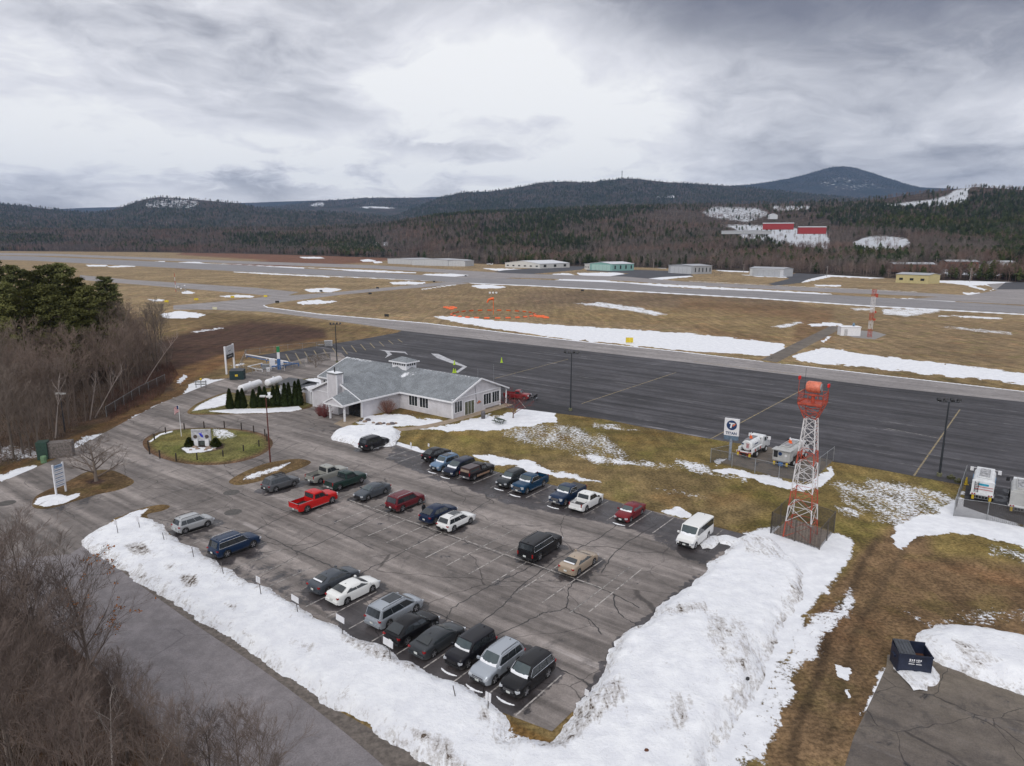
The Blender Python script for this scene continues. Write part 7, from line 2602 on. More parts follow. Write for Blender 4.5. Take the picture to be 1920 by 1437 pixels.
def fence(label, pts, h, link_m=M_LINK, post_m=M_GALV, post_r=.045, step=3.0, closed=False, rail=True, px=True, group=None):
 P = [Vector((*G(*p), 0)) if px else Vector((*p, 0)) for p in pts]
 if closed:
  P.append(P[0])
 F = thing('chain_link_fence', label, 'fence', P[0], 0, group)
 o0 = P[0]
 for a, b_ in zip(P[:-1], P[1:]):
  a, b_ = a - o0, b_ - o0
  n = max(1, round((b_ - a).length / step))
  for k in range(n):
   p = a + (b_ - a) * k / n
   r = a + (b_ - a) * (k + 1) / n
   q = MB()
   q.tube([p, p + Vector((0, 0, h + .1))], post_r, 6)
   q.build('fence_post', post_m, F)
   q = MB()
   q.poly([p + Vector((0, 0, .05)), r + Vector((0, 0, .05)), r + Vector((0, 0, h)), p + Vector((0, 0, h))])
   q.build('mesh_panel', link_m, F)
   if rail:
    q = MB()
    q.tube([p + Vector((0, 0, h)), r + Vector((0, 0, h))], .025, 5)
    q.build('top_rail', post_m, F)
 q = MB()
 e_ = P[-1] - o0
 q.tube([e_, e_ + Vector((0, 0, h + .1))], post_r, 6)
 q.build('fence_post', post_m, F)
 return F


fence('dark square chain link enclosure round the foot of the beacon tower', [(1445, 1000), (1536, 1031), (1563, 998), (1478, 968)], 2.3, M_LINKD, mat('brown_post', (0.09, 0.075, 0.065), .6), .06, 2.5, True)
setting(sheet('tower_pad', [(1450, 1000), (1535, 1028), (1558, 998), (1480, 972)], 0.05, mat('tower_slab', (0.30, 0.24, 0.19), .9)))
fence('chain link fence round the two fuel trucks beside the blue and white sign', [(1368, 860), (1332, 868), (1372, 876), (1415, 888), (1460, 898), (1506, 908), (1562, 864)], 2.0, M_LINK, M_GALV, .045, 3.2)
fence('chain link fence in front of the tanker at the right edge', [(1809, 903), (1788, 968), (1850, 976), (1920, 990), (1990, 1004)], 2.1, M_LINKD, M_GALV, .05, 3.4)
fence('low chain link fence at the left end of the apron', [(460, 668), (540, 657), (620, 650)], 1.6, M_LINK, M_GALV, .04, 4)
fence('chain link fence between the terminal and the fuelling pipes', [(576, 682), (620, 676)], 2.0, M_LINKD, M_GALV, .05, 3)
fence('thin chain link fence round the fuelling pipes', [(462, 668), (448, 700), (500, 706), (572, 688)], 1.7, M_LINK, M_GALV, .04, 4)
fence('weathered grey fence at the foot of the left woods', [(200, 782), (262, 742), (310, 718)], 1.8, M_LINKD, M_GALV, .05, 4)


# ------------------------------------------------------------------ lamps
def flood_lamp(base, h, label, n=4, w=2.4, rz=0.0):
 x, y = G(*base)
 L_ = thing('flood_light_pole', label, 'light pole', (x, y, 0), rz, 'tall flood light poles along the apron')
 q = MB()
 q.tube([(0, 0, 0), (0, 0, h)], [.15, .085], 10)
 q.build('pole', M_POLE, L_)
 q = MB()
 q.tube([(0, 0, 0), (0, 0, .45)], .32, 12)
 q.build('footing', mat('footing_green', (0.14, 0.14, 0.08), .9), L_)
 q = MB()
 q.box((0, 0, h + .02), (w, .1, .1))
 q.build('cross_arm', M_POLE, L_)
 for k in range(n):
  xx = -w / 2 + w * k / (n - 1)
  q = MB()
  q.box((xx, .1, h + .28), (.42, .48, .26), rx=-.5 if k % 2 else .5)
  q.tube([(xx, 0, h), (xx, .05, h + .2)], .03, 5)
  hd = q.build('lamp_head', M_BLACK, L_)
  q = MB()
  q.box((xx, .12, h + .13), (.34, .38, .03), rx=-.5 if k % 2 else .5)
  q.build('lamp_glass', M_LENS, hd)
 return L_


flood_lamp((632, 680), 9.6, 'tall dark floodlight pole behind the terminal, leftmost of the three', rz=.2)
flood_lamp((1069.5, 770), 10.5, 'tall dark floodlight pole at the apron edge right of the terminal', rz=-.1)
flood_lamp((1761, 893), 10.0, 'tall dark floodlight pole on a green footing, near the right hand fence', rz=-.15)


def yard_lamp(base, h, label, col):
 x, y = G(*base)
 L_ = thing('yard_lamp', label, 'lamp post', (x, y, 0.1), 0)
 q = MB()
 q.tube([(0, 0, 0), (0, 0, h)], [.11, .07], 8)
 q.build('pole', col, L_)
 for s in (-1, 1):
  q = MB()
  q.box((s * .48, -.1 * s, h + .1), (.72, .42, .2))
  hd = q.build('lamp_head', mat('lamp_white', (0.62, 0.62, 0.60), .4), L_)
  q = MB()
  q.box((s * .48, -.1 * s, h - .015), (.5, .3, .03))
  q.build('lamp_glass', M_LENS, hd)
 return L_


yard_lamp((507, 868), 9.2, 'rust red lamp post with twin white heads on the island by the lot', mat('rust_red_pole', (0.10, 0.022, 0.016), .5))
yard_lamp((122, 812), 6.2, 'lamp post with white twin heads half hidden in the left woods', M_POLE)


# ------------------------------------------------------------------ signs
def text_obj(s, size, m, parent, loc, rz_local=0.0, name='lettering', ext=.008, font_bold=False):
 """Lettering converted to mesh, standing upright, facing local -y."""
 cu_ = bpy.data.curves.new(name, 'FONT')
 cu_.body = s
 cu_.size = size
 cu_.extrude = ext
 cu_.resolution_u = 2
 cu_.offset = size * (.03 if font_bold else 0)
 cu_.align_x = 'CENTER'
 cu_.align_y = 'CENTER'
 to = bpy.data.objects.new(name, cu_)
 COL.objects.link(to)
 dg = bpy.context.evaluated_depsgraph_get()
 me = bpy.data.meshes.new_from_object(to.evaluated_get(dg))
 bpy.data.objects.remove(to)
 M = Matrix.Translation(loc) @ Matrix.Rotation(rz_local, 4, 'Z') @ Matrix.Rotation(math.pi / 2, 4, 'X')
 me.transform(M)
 me.materials.clear()
 return link(name, me, m, parent)


M_NAVY = mat('navy_print', (0.01, 0.035, 0.11), .5)
M_PANEL = mat('sign_white', (0.68, 0.68, 0.70), .45, namt=.05)


def facing(px, py, toward=None):
 """Rotation so that local -y looks back along the given plan direction."""
 return 0.0


# TITAN sign
x, y = G(1368, 863)
SG = thing('fuel_brand_sign', 'white pole sign with a round blue T emblem above the word TITAN', 'sign', (x, y, 0), -.50)
q = MB()
q.tube([(0, 0, 0), (0, 0, 3.2)], .19, 10)
q.build('pole', mat('grey_blue_pole', (0.24, 0.27, 0.32), .5), SG)
q = MB()
q.box((0, 0, 3.3), (1.95, .34, .62))
q.build('lower_band', mat('slate_band', (0.10, 0.15, 0.21), .5), SG)
q = MB()
q.box((0, 0, 4.82), (2.0, .38, 2.4))
pn = q.build('sign_panel', M_PANEL, SG)
q = MB()
q.tube([(0, -.185, 5.12), (0, -.215, 5.12)], .70, 36)
q.build('emblem_disc', M_NAVY, pn)
q = MB()
q.slab([(-.42, -.232, 5.46), (-.34, -.232, 5.30), (-.12, -.232, 5.30), (-.24, -.232, 4.72), (-.02, -.232, 4.72), (.11, -.232, 5.30), (.42, -.232, 5.30), (.36, -.232, 5.46)][::-1], (0, -1, 0), .015)
q.build('emblem_letter', M_PANEL, pn)
q = MB()
q.slab([(.46, -.232, 5.46), (.56, -.232, 5.30), (.18, -.232, 4.92), (.10, -.232, 5.10), (.28, -.232, 5.30)], (0, -1, 0), .015)
q.build('emblem_flash', mat('emblem_orange', (0.55, 0.12, 0.04), .5), pn)
text_obj('TITAN', .52, M_NAVY, pn, (0, -.205, 3.95), font_bold=True)

# directory sign of slats
a_, b_ = Vector((*G(106, 931), .1)), Vector((*G(124, 924), .1))
d_ = b_ - a_
SG = thing('directory_sign', 'white two post directory sign with six lettered boards on the snow by the drive mouth', 'sign', (a_ + b_) / 2, math.atan2(d_.y, d_.x))
w_ = d_.length
for s in (-1, 1):
 q = MB()
 q.box((s * w_ / 2, 0, 1.9), (.16, .16, 3.8))
 q.build('post', M_PANEL, SG)
for k in range(6):
 z = 3.45 - k * .47
 q = MB()
 q.box((0, 0, z), (w_ - .2, .08, .36))
 bd = q.build('board', M_PANEL if k else mat('pale_blue_board', (0.30, 0.40, 0.55), .5), SG)
 q = MB()
 for j in range(9):
  q.box((-w_ * .36 + j * w_ * .09, -.05, z + .03), (w_ * .055, .015, .13))
 setting(q.build('print', mat('slate_print', (0.12, 0.18, 0.28), .6), bd), 'stuff')

# sign beside the fuel yard
a_, b_ = Vector((*G(425, 702), 0)), Vector((*G(440, 695), 0))
d_ = b_ - a_
w_ = d_.length
SG = thing('roadside_sign', 'tall white two post sign, pale panel over black panel, beside the green dumpster', 'sign', (a_ + b_) / 2, math.atan2(d_.y, d_.x))
for s in (-1, 1):
 q = MB()
 q.box((s * w_ / 2, 0, 3.2), (.34, .34, 6.4))
 q.build('post', M_WHITE, SG)
q = MB()
q.box((0, 0, 5.3), (w_ - .3, .2, 1.9))
pn = q.build('upper_panel', mat('pale_panel', (0.52, 0.52, 0.53), .5), SG)
q = MB()
for j_ in range(6):
 q.box((-.7 + j_ * .26, -.11, 5.1), (.17, .02, .14))
setting(q.build('print', M_BLACK, pn), 'stuff')
q = MB()
q.box((0, 0, 3.8), (w_ - .3, .2, 1.0))
pn = q.build('lower_panel', M_BLACK, SG)
q = MB()
q.box((0, -.12, 3.85), (w_ * .55, .02, .16))
q.build('print', mat('grey_print', (0.35, 0.35, 0.36), .6), pn)

# monument sign in the round island
x, y = G(379.5, 840)
SG = thing('monument_sign', 'grey white monument sign with a blue emblem and two dark roundels in the round island', 'sign', (x, y, .22), .08)
for s in (-1, 1):
 q = MB()
 q.box((s * .78, 0, .55), (.55, .45, 1.1))
 q.build('pillar', M_PANEL, SG)
q = MB()
q.box((0, 0, 1.75), (2.75, .3, 1.7))
pn = q.build('sign_panel', mat('stone_panel', (0.42, 0.42, 0.44), .7), SG)
q = MB()
q.slab([(-.35, -.17, 2.15), (-.02, -.17, 1.55), (.35, -.17, 1.35), (.25, -.17, 1.8), (.1, -.17, 1.9), (.12, -.17, 2.3), (-.05, -.17, 2.0)][::-1], (0, -1, 0), .02)
q.build('emblem', mat('royal_blue', (0.015, 0.02, 0.42), .5), pn)
for s in (-1, 1):
 q = MB()
 q.tube([(s * .82, -.14, 1.55), (s * .82, -.19, 1.55)], .28, 16)
 q.build('roundel', mat('dark_roundel', (0.07, 0.05, 0.04), .6), pn)
q = MB()
q.box((0, -.17, 2.42), (2.3, .02, .1))
q.build('print', mat('grey_print2', (0.3, 0.3, 0.32), .6), pn)
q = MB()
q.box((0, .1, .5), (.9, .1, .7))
q.build('shadow_panel', mat('gap_shade', (0.06, 0.07, 0.065), .7), SG)  # dark panel stands in for the shade between the pillars
# shrubs and stones in the bed
M_YEW = forest_mat('yew_needles', (0.045, 0.055, 0.018), .2)


def shrub(base, r, h, m, label, name='evergreen_shrub', n=700, cat_='shrub', z0=0.0, shape='cone', seed=1, group=None, leaf=.09, sc=1.0):
 x, y = G(*base)
 rr = random.Random(seed)
 S_ = thing(name, label, cat_, (x, y, z0), rr.uniform(0, 3), group)
 q = MB()
 for i in range(n):
  t = rr.random() ** (1.0 if shape == 'cone' else .6)
  a = rr.uniform(0, 2 * math.pi)
  zz_ = t * h
  if shape == 'cone':
   R = r * (1 - t) ** .72 * min(1, .65 + t * 3) * rr.uniform(.72, 1.03)
  else:
   R = r * math.sqrt(max(0, 1 - (2 * t - 1) ** 2)) * rr.uniform(.6, 1.02)
  p = Vector((math.cos(a) * R, math.sin(a) * R, zz_ + .04))
  d = Vector((math.cos(a), math.sin(a), rr.uniform(.4, 1.8))).normalized()
  s = d.cross(Vector((rr.uniform(-1, 1), rr.uniform(-1, 1), rr.uniform(-1, 1)))).normalized() * leaf
  q.add([p - s, p + s, p + d * leaf * 3.0], [(0, 1, 2)])
 core = MB()
 for j in range(1):
  core.tube([(0, 0, 0), (0, 0, h * .25), (0, 0, h * .6), (0, 0, h * .92)], [r * .7, r * .74, r * .42, r * .08] if shape == 'cone' else [r * .3, r * .7, r * .7, r * .2], 9)
 q.v += []
 q.add(core.v, core.f)
 q.build('foliage', m, S_)
 k = MB()
 k.tube([(0, 0, -.1), (0, 0, h * .3)], .07, 6)
 k.build('stem', mat('bark', (0.09, 0.07, 0.055), .9), S_)
 return S_


shrub((356, 841), .75, 1.3, M_YEW, 'small dark conifer left of the monument sign', z0=.2, seed=3, group='conifers flanking the monument sign')
shrub((405, 841), .85, 1.25, M_YEW, 'small dark conifer right of the monument sign', z0=.2, seed=4, group='conifers flanking the monument sign')
M_STONE = mat('stone', (0.27, 0.2, 0.155), .9, nscale=4)
for i, (a, b_, s_) in enumerate(((366, 843, .35), (371, 846, .28), (391, 845, .4), (396, 842, .35), (386, 848, .25), (358, 848, .22), (402, 847, .25))):
 x, y = G(a, b_)
 q = MB()
 q.sphere((0, 0, 0), s_, 7, 5, (1.3, .9, .8))
 q.v = [(p[0] * rnd.uniform(.8, 1.15), p[1] * rnd.uniform(.8, 1.15), p[2]) for p in q.v]
 o = q.build('boulder', M_STONE)
 o.location = (x, y, .3)
 tag(o, 'small brown landscaping boulder in the snow at the foot of the monument sign', 'boulder', 'boulders at the monument sign')

# flag pole
x, y = G(340.5, 822)
FG = thing('flag_pole', 'thin white flag pole with a limp striped flag in the round island', 'flag', (x, y, .2), 0)
q = MB()
q.tube([(0, 0, 0), (0, 0, 5.0)], [.05, .03], 8)
q.build('pole', M_WHITE, FG)
q = MB()
nx_, nz_ = 8, 13
for st in range(13):
 q = MB()
 vs = []
 for i in range(nx_ + 1):
  u = i / nx_
  for e_ in (0, 1):
   v = (st + e_) / 13
   xx = -u * .95
   vs.append((xx * (1 - .15 * u), .16 * math.sin(u * 7 + v * 1.5), 4.95 - v * .95 - u * u * .55))
 q.add(vs, [(2 * i, 2 * i + 1, 2 * i + 3, 2 * i + 2) for i in range(nx_)])
 q.build('stripe', mat('flag_red', (0.38, 0.02, 0.03), .7) if st % 2 == 0 else mat('flag_white', (0.7, 0.68, 0.68), .7), FG)
q = MB()
q.add([(0.0, -.02, 4.97), (-.4, .06, 4.93), (-.4, .06, 4.42), (0, -.02, 4.45)], [(0, 1, 2, 3)])
q.build('canton', M_NAVY, FG)

# bollards round the island
wood = mat('dark_bollard', (0.028, 0.020, 0.017), .7)
for (a, b_) in ((278.6, 841), (281, 852), (290, 828), (311, 815.5), (346, 807.5), (383, 804), (421, 803.5), (453, 807), (476, 812), (497, 819), (501, 828), (486, 840), (457, 850), (418.6, 860), (370, 865), (330.7, 865.5), (300, 860)):
 x, y = G(a, b_)
 q = MB()
 q.tube([(0, 0, -.1), (0, 0, 1.12), (0, 0, 1.18)], [.10, .095, .06], 8)
 o = q.build('bollard', wood)
 o.location = (x, y, .05)
 an = math.degrees(math.atan2(a - 390, 834 - b_)) % 360
 ck = ['twelve', 'one', 'two', 'three', 'four', 'five', 'six', 'seven', 'eight', 'nine', 'ten', 'eleven'][int(round((math.degrees(math.atan2((a - 390) / 121.5, (834 - b_) / 35.0)) % 360) / 30)) % 12]
 tag(o, 'dark wooden bollard at the %s o\'clock side of the round grass island' % ck, 'bollard', 'bollards ringing the island')

# small signs on the snow bank
M_THIN = mat('weathered_post', (0.10, 0.09, 0.085), .7)


def post_sign(base, top, label, board=None, tw=False, group='signs and posts along the snow bank', z0=.55, off=False):
 """A slender, slightly leaning post; board (w, h) or None."""
 x, y = G(*base, .5 if z0 > .3 else 0)
 h = 1.0
 dx = (top[0] - base[0]) / max(8, base[1] - top[1])
 hh = min(1.9, max(.9, (base[1] - top[1]) / 24.0))
 P_ = thing('post_sign' if board else 'marker_post', label, 'sign' if board else 'post', (x, y, z0 - .15), ROT_A - math.pi / 2, group)
 lean = dx * hh * .9
 q = MB()
 q.tube([(0, 0, -.4), (lean, 0, hh)], .035, 6)
 q.build('post', M_THIN, P_)
 if board:
  for k in ((-1, 1) if tw else (0,)):
   q = MB()
   q.box((lean + k * board[0] * .62, -.05, hh - board[1] / 2), (board[0], .04, board[1]), ry=.06)
   q.build('board', M_PANEL, P_)
 return P_


post_sign((221.5, 999), (215, 964), 'pair of narrow white boards on a post at the upper tip of the snow bank', (.28, .55), True)
post_sign((262, 988), (256, 960), 'pair of bright white boards on a post beside the brown verge tip', (.28, .55), True)
post_sign((309.7, 1015), (302, 1000), 'bare leaning post in the bank just below the silver compact SUV')
post_sign((364, 1045), (356.6, 1020), 'bare leaning post in the bank left of the deep blue SUV')
post_sign((419.4, 1073), (410, 1049), 'bare leaning post in the bank directly behind the deep blue SUV')
post_sign((489.7, 1112.5), (483, 1075), 'pair of narrow white boards midway along the snow bank', (.26, .55), True)
post_sign((558.8, 1147), (552.5, 1113), 'wide white board on a post behind the dark grey sedan', (.95, .5))
post_sign((643, 1187), (638, 1151), 'wide white board on a post behind the gap left of the silver minivan', (.95, .5))
post_sign((733, 1239), (728, 1197), 'wide white board on a post behind the black crossover', (1.0, .55))
post_sign((857, 1310), (848, 1289), 'bare leaning post in the bank in front of the boxy black SUV')
post_sign((914, 1340), (917, 1301), 'pair of narrow white boards by the brown verge at the near corner', (.2, .6), True, z0=.2)
post_sign((1099, 1316), (1100, 1302), 'small white board at the right near corner of the lot', (.3, .45), z0=.2)
post_sign((771, 841), (771, 823), 'small white and blue sign on the lawn, nearer the terminal', (.3, .45), z0=.15, group='parking signs on the lawn')
post_sign((804.6, 843), (804, 827), 'small white and blue sign on the lawn behind the black crossover', (.3, .45), z0=.15, group='parking signs on the lawn')
post_sign((702, 815), (702, 800), 'thin dark post at the edge of the snow pile by the lone black SUV', z0=.15)


# ------------------------------------------------------------------ skips, tables, bins
def dumpster(base, label, col, rz, open_=False, s=1.0, plate=None):
 x, y = G(*base)
 D = thing('dumpster', label, 'dumpster', (x, y, .02), rz)
 q = MB()
 t_ = .06
 L_, Wd_, h_ = 1.95 * s, 1.35 * s, 1.3 * s
 for (c, d) in (((0, -Wd_ / 2, h_ / 2), (L_, t_, h_)), ((0, Wd_ / 2, h_ / 2 + .1), (L_, t_, h_ + .2)), ((-L_ / 2, 0, h_ / 2), (t_, Wd_, h_)), ((L_ / 2, 0, h_ / 2), (t_, Wd_, h_)), ((0, 0, .12), (L_, Wd_, .08))):
  q.box(c, d)
 q.box((0, -Wd_ / 2 - .03, h_ - .06), (L_ + .1, .1, .12))
 q.box((0, -Wd_ / 2 - .03, h_ * .5), (.08, .06, h_ * .9))
 q.build('bin_body', col, D)
 for k in (-1, 1):
  q = MB()
  q.box((k * (L_ / 2 + .08), 0, h_ * .62), (.14, .5, .16))
  q.build('lifting_sleeve', col, D)
 if open_:
  q = MB()
  q.box((0, 0, .55), (L_ - .2, Wd_ - .2, .5))
  q.build('rusty_floor', mat('rust', (0.09, 0.035, 0.018), .9), D)
 lid = mat('lid_plastic', (0.05, 0.055, 0.065), .5)
 for k in ((-1,) if open_ else (-1, 1)):
  q = MB()
  q.box((k * L_ / 4, 0, h_ + .12), (L_ / 2 - .03, Wd_ + .05, .05), rx=.14)
  for j in range(5):
   q.box((k * L_ / 4 - L_ / 4 + L_ / 2 * (j + .5) / 5, 0, h_ + .16), (.05, Wd_ - .1, .04), rx=.14)
  q.build('lid', lid, D)
 q = MB()
 if plate == 'yellow':
  q.box((0, -Wd_ / 2 - .07, h_ * .5), (.6, .03, .45))
  q.build('yellow_plate', M_YEL, D)
 else:
  q.box((0, -Wd_ / 2 - .04, h_ * .52), (.85, .02, .05))
  q.box((-.05, -Wd_ / 2 - .04, h_ * .63), (.75, .02, .03))
  q.build('printed_stripe', M_PANEL, D)
  q = MB()
  for j_ in range(6):
   q.box((-.35 + j_ * .14, -Wd_ / 2 - .04, h_ * .73), (.09, .02, .15 - .04 * (j_ % 2)))
  setting(q.build('print', M_PANEL, D), 'stuff')
 return D


M_NAVYBIN = mat('navy_steel', (0.012, 0.018, 0.04), .5)
M_GREENBIN = mat('dark_green_steel', (0.012, 0.032, 0.035), .5)
dumpster((1706, 1252), 'navy dumpster with one open lid and rusty inside, at the lower right pavement corner', M_NAVYBIN, -.20, True, 1.12)
dumpster((446, 711), 'dark green dumpster with a yellow plate beside the tall roadside sign', M_GREENBIN, .15, False, 1.5, 'yellow')

x, y = G(936, 794)
TB = thing('picnic_table', 'green picnic table standing in the snow on the terminal lawn', 'picnic table', (x, y, 0), -.9)
M_GRN = mat('green_paint', (0.035, 0.055, 0.03), .6)
for k in range(4):
 q = MB()
 q.box((0, -.30 + k * .2, .76), (2.0, .17, .05))
 q.build('plank', M_GRN, TB)
for s in (-1, 1):
 q = MB()
 q.box((0, s * .75, .46), (2.0, .28, .05))
 q.build('bench', M_GRN, TB)
 q = MB()
 q.box((s * .7, 0, .42), (.08, 1.6, .07))
 q.box((s * .7, -.35, .38), (.07, .09, .85), rx=.5)
 q.box((s * .7, .35, .38), (.07, .09, .85), rx=-.5)
 q.build('leg', M_GRN, TB)
x, y = G(906, 785)
TB = thing('litter_bin', 'dark domed litter bin beside the path at the terminal door', 'bin', (x, y, 0), 0)
q = MB()
q.tube([(0, 0, 0), (0, 0, 1.0)], [.36, .36], 14)
q.build('bin_body', mat('bin_pebble', (0.09, 0.085, 0.09), .8), TB)
q = MB()
q.tube([(0, 0, 1.0), (0, 0, 1.25), (0, 0, 1.4)], [.38, .34, .12], 14)
q.build('bin_hood', mat('bin_hood', (0.12, 0.11, 0.115), .5), TB)

# fuel yard: blue pipe kerb, pumps and dispenser tower
a_ = [(474, 697), (500, 690), (560, 684), (566, 680), (500, 668), (461, 667)]
FY = thing('fuelling_pipework', 'rectangle of blue and white pipe rails at the left apron corner', 'pipework', (*G(520, 690), 0), 0)
o0 = Vector((*G(520, 690), 0))


def yard_pipe(pts, r, m, name='pipe', z=.6):
 P = [Vector((*G(*p), z)) - o0 for p in pts]
 q = MB()
 q.tube(P, r, 6)
 q.build(name, m, FY)
 for p in P:
  q = MB()
  q.tube([(p.x, p.y, 0), (p.x, p.y, z)], r * .8, 5)
  q.build('pipe_leg', m, FY)


yard_pipe([(461, 669), (500, 676), (540, 683)], .16, M_WHITE)
yard_pipe([(463, 672), (500, 680), (530, 686)], .12, M_BLUE)
yard_pipe([(530, 684), (560, 687)], .15, M_BLUE)
yard_pipe([(510, 692), (535, 690), (560, 686)], .15, M_BLUE)
yard_pipe([(465, 692), (492, 686)], .12, M_WHITE)
yard_pipe([(465, 692), (480, 697), (492, 698)], .12, M_WHITE)
yard_pipe([(490, 688), (512, 688)], .12, M_BLUE)
q = MB()
for (a, b_, w, d, h_) in ((511, 690, 1.2, .8, 2.2), (498, 692, 1.6, .9, 1.1), (503, 697, .8, .6, .9), (529, 689, .6, .5, 1.4)):
 c = Vector((*G(a, b_), 0)) - o0
 q = MB()
 q.box((c.x, c.y, h_ / 2), (w, d, h_), rz=.5)
 q.box((c.x, c.y, h_ * .75), (w * .7, d + .06, .18), rz=.5)
 q.build('pump_cabinet', M_GALV if a == 498 else M_WHITE, FY)
for k in range(9):
 c = Vector((*G(522 + rnd.uniform(-16, 14), 692 + rnd.uniform(-4, 4)), 0)) - o0
 q = MB()
 q.tube([(c.x, c.y, 0), (c.x, c.y, rnd.uniform(.7, 1.3))], .05, 5)
 q.build('guard_post', M_WHITE, FY)
x, y = G(523.5, 693)
DS = thing('fuel_dispenser_tower', 'slim fuelling column, blue below, white in the middle and green on top', 'fuel dispenser', (x, y, 0), .4)
for (z0, z1, w, m_, n_) in ((0, 2.6, .75, M_BLUE, 'lower_cabinet'), (2.6, 4.2, .6, M_WHITE, 'middle_cabinet'), (4.2, 5.5, .7, mat('signal_green', (0.02, 0.20, 0.07), .5), 'upper_cabinet')):
 q = MB()
 q.box((0, 0, (z0 + z1) / 2), (w, w, z1 - z0))
 q.build(n_, m_, DS)
x, y = G(616, 649)
q = MB()
q.box((0, 0, .75), (2.2, 1.4, 1.5))
q.box((0, 0, 1.53), (2.35, 1.55, .08))
q.box((-2.2, 0, .5), (1.6, .25, .25))
o = q.build('equipment_box', mat('box_grey', (0.40, 0.40, 0.41), .6))
o.location = (x, y, 0)
o.rotation_euler = (0, 0, .3)
tag(o, 'pale grey equipment box at the end of the low fence on the apron edge', 'utility box')
x, y = G(377, 727)
BR = thing('plank_barrier', 'grey plank barrier with a yellow lamp beside the road bend', 'barrier', (x, y, 0), .1)
for k in range(2):
 q = MB()
 q.box((0, 0, .7 + k * .5), (2.4, .08, .26))
 q.build('plank', M_GALV, BR)
for s in (-1, 0, 1):
 q = MB()
 q.box((s * 1.0, .06, .75), (.12, .1, 1.5))
 q.build('leg', mat('grey_wood', (0.16, 0.16, 0.165), .8), BR)
q = MB()
q.sphere((.1, 0, 1.75), .26, 8, 6)
q.build('warning_lamp', M_YEL, BR)

# utility cabinets by the left woods
x, y = G(105, 858)
UC = thing('utility_cabinet', 'dark green utility cabinet standing against a grey block wall by the left road', 'utility box', (x, y, 0), .35)
q = MB()
q.box((-1.4, 0, 1.25), (1.3, 1.5, 2.5))
q.build('cabinet', mat('cabinet_green', (0.022, 0.055, 0.04), .5), UC)
q = MB()
q.box((.7, .3, 1.1), (2.9, 1.6, 2.2))
q.build('block_housing', mat('grey_blocks', (0.15, 0.13, 0.12), .9, nscale=5, namt=.4), UC)
x, y = G(82.5, 868)
q = MB()
q.tube([(0, 0, 0), (0, 0, .85), (0, 0, .95)], [.36, .38, .34], 12)
o = q.build('green_barrel', mat('pale_green_plastic', (0.14, 0.24, 0.13), .6))
o.location = (x, y, 0)
tag(o, 'pale green barrel on the verge beside the dark utility cabinet', 'barrel')

# ------------------------------------------------------------------ airfield furniture
def cone_(base, label, h=.9, col=None, z=0.0, group='safety cones on the apron', sc=1.0):
 x, y = G(*base)
 q = MB()
 q.box((0, 0, .03), (.42 * sc, .42 * sc, .06))
 q.tube([(0, 0, .05), (0, 0, h)], [.17 * sc, .05 * sc], 10)
 o = q.build('traffic_cone', col)
 o.location = (x, y, z)
 tag(o, label, 'cone', group)
 return o


M_LIME = mat('lime_plastic', (0.42, 0.60, 0.03), .5)
cone_((850.5, 699), 'lime green cone just above the terminal roof ridge, left of its twin', 1.0, M_LIME, sc=1.5)
cone_((854, 699.5), 'lime green cone just above the terminal roof ridge, right of its twin', 1.0, M_LIME, sc=1.5)
cone_((852, 684), 'lime green cone at the end of the long snow scrape', 1.1, M_LIME, sc=1.5)
cone_((940.5, 680), 'lime green cone alone on the open apron', 1.3, M_LIME, sc=1.6)

x, y = G(925, 590)
WS = thing('wind_sock', 'orange wind sock on an orange mast in the middle of a ring of orange markers', 'windsock', (x, y, 0), 0)
q = MB()
q.tube([(0, 0, 0), (0, 0, 6.6)], .13, 6)
q.build('mast', M_ORANGE, WS)
q = MB()
q.tube([(0.2, 0, 6.7), (-.9, -.1, 6.6), (-2.0, -.2, 6.2), (-2.6, -.3, 5.0)], [.62, .50, .42, .28], 12)
q.build('sock', M_ORANGE, WS)
cw = Vector((*G(925, 590), 0))
rx_ = (Vector((*G(1004, 590), 0)) - cw).length
for k in range(26):
 a = 2 * math.pi * k / 26
 p = Vector((cw.x + rx_ * math.cos(a), cw.y + rx_ * .92 * math.sin(a), 0))
 q = MB()
 q.box((0, 0, .3), (2.1, .9, .12), rx=.45)
 q.box((0, .2, .15), (1.9, .06, .3))
 o = q.build('segment_marker', M_ORANGE)
 o.location = p
 o.rotation_euler = (0, 0, a + math.pi / 2)
 tag(o, 'orange panel marker in the circle round the wind sock', 'marker', 'orange markers circling the wind sock')
for i, (a, b_) in enumerate(((836, 577.5), (841, 579), (846, 580.5), (848, 577), (852, 578.5), (1006, 594), (1011, 595.5), (1016, 594), (1021, 596), (1024, 597))):
 x, y = G(a, b_)
 q = MB()
 q.box((0, 0, .3), (2.4, 1.2, .12), rx=.4)
 q.box((0, .3, .15), (2.2, .06, .3))
 o = q.build('segment_marker', M_ORANGE)
 o.location = (x, y, 0)
 o.rotation_euler = (0, 0, .3)
 tag(o, 'orange panel marker in the arm %s the circle round the wind sock' % ('left of' if i < 5 else 'right of'), 'marker', 'orange markers left of the circle' if i < 5 else 'orange markers right of the circle')
for i, a in enumerate((918.5, 924.5, 930.5)):
 x, y = G(a, 551)
 q = MB()
 q.box((0, 0, .6), (1.2, .8, .9))
 q.box((0, 0, .1), (.3, .3, .2))
 o = q.build('approach_light', M_WHITE)
 o.location = (x, y, 0)
 tag(o, ('left', 'middle', 'right')[i] + ' one of three small white light units behind the wind sock', 'light unit', 'approach light units')


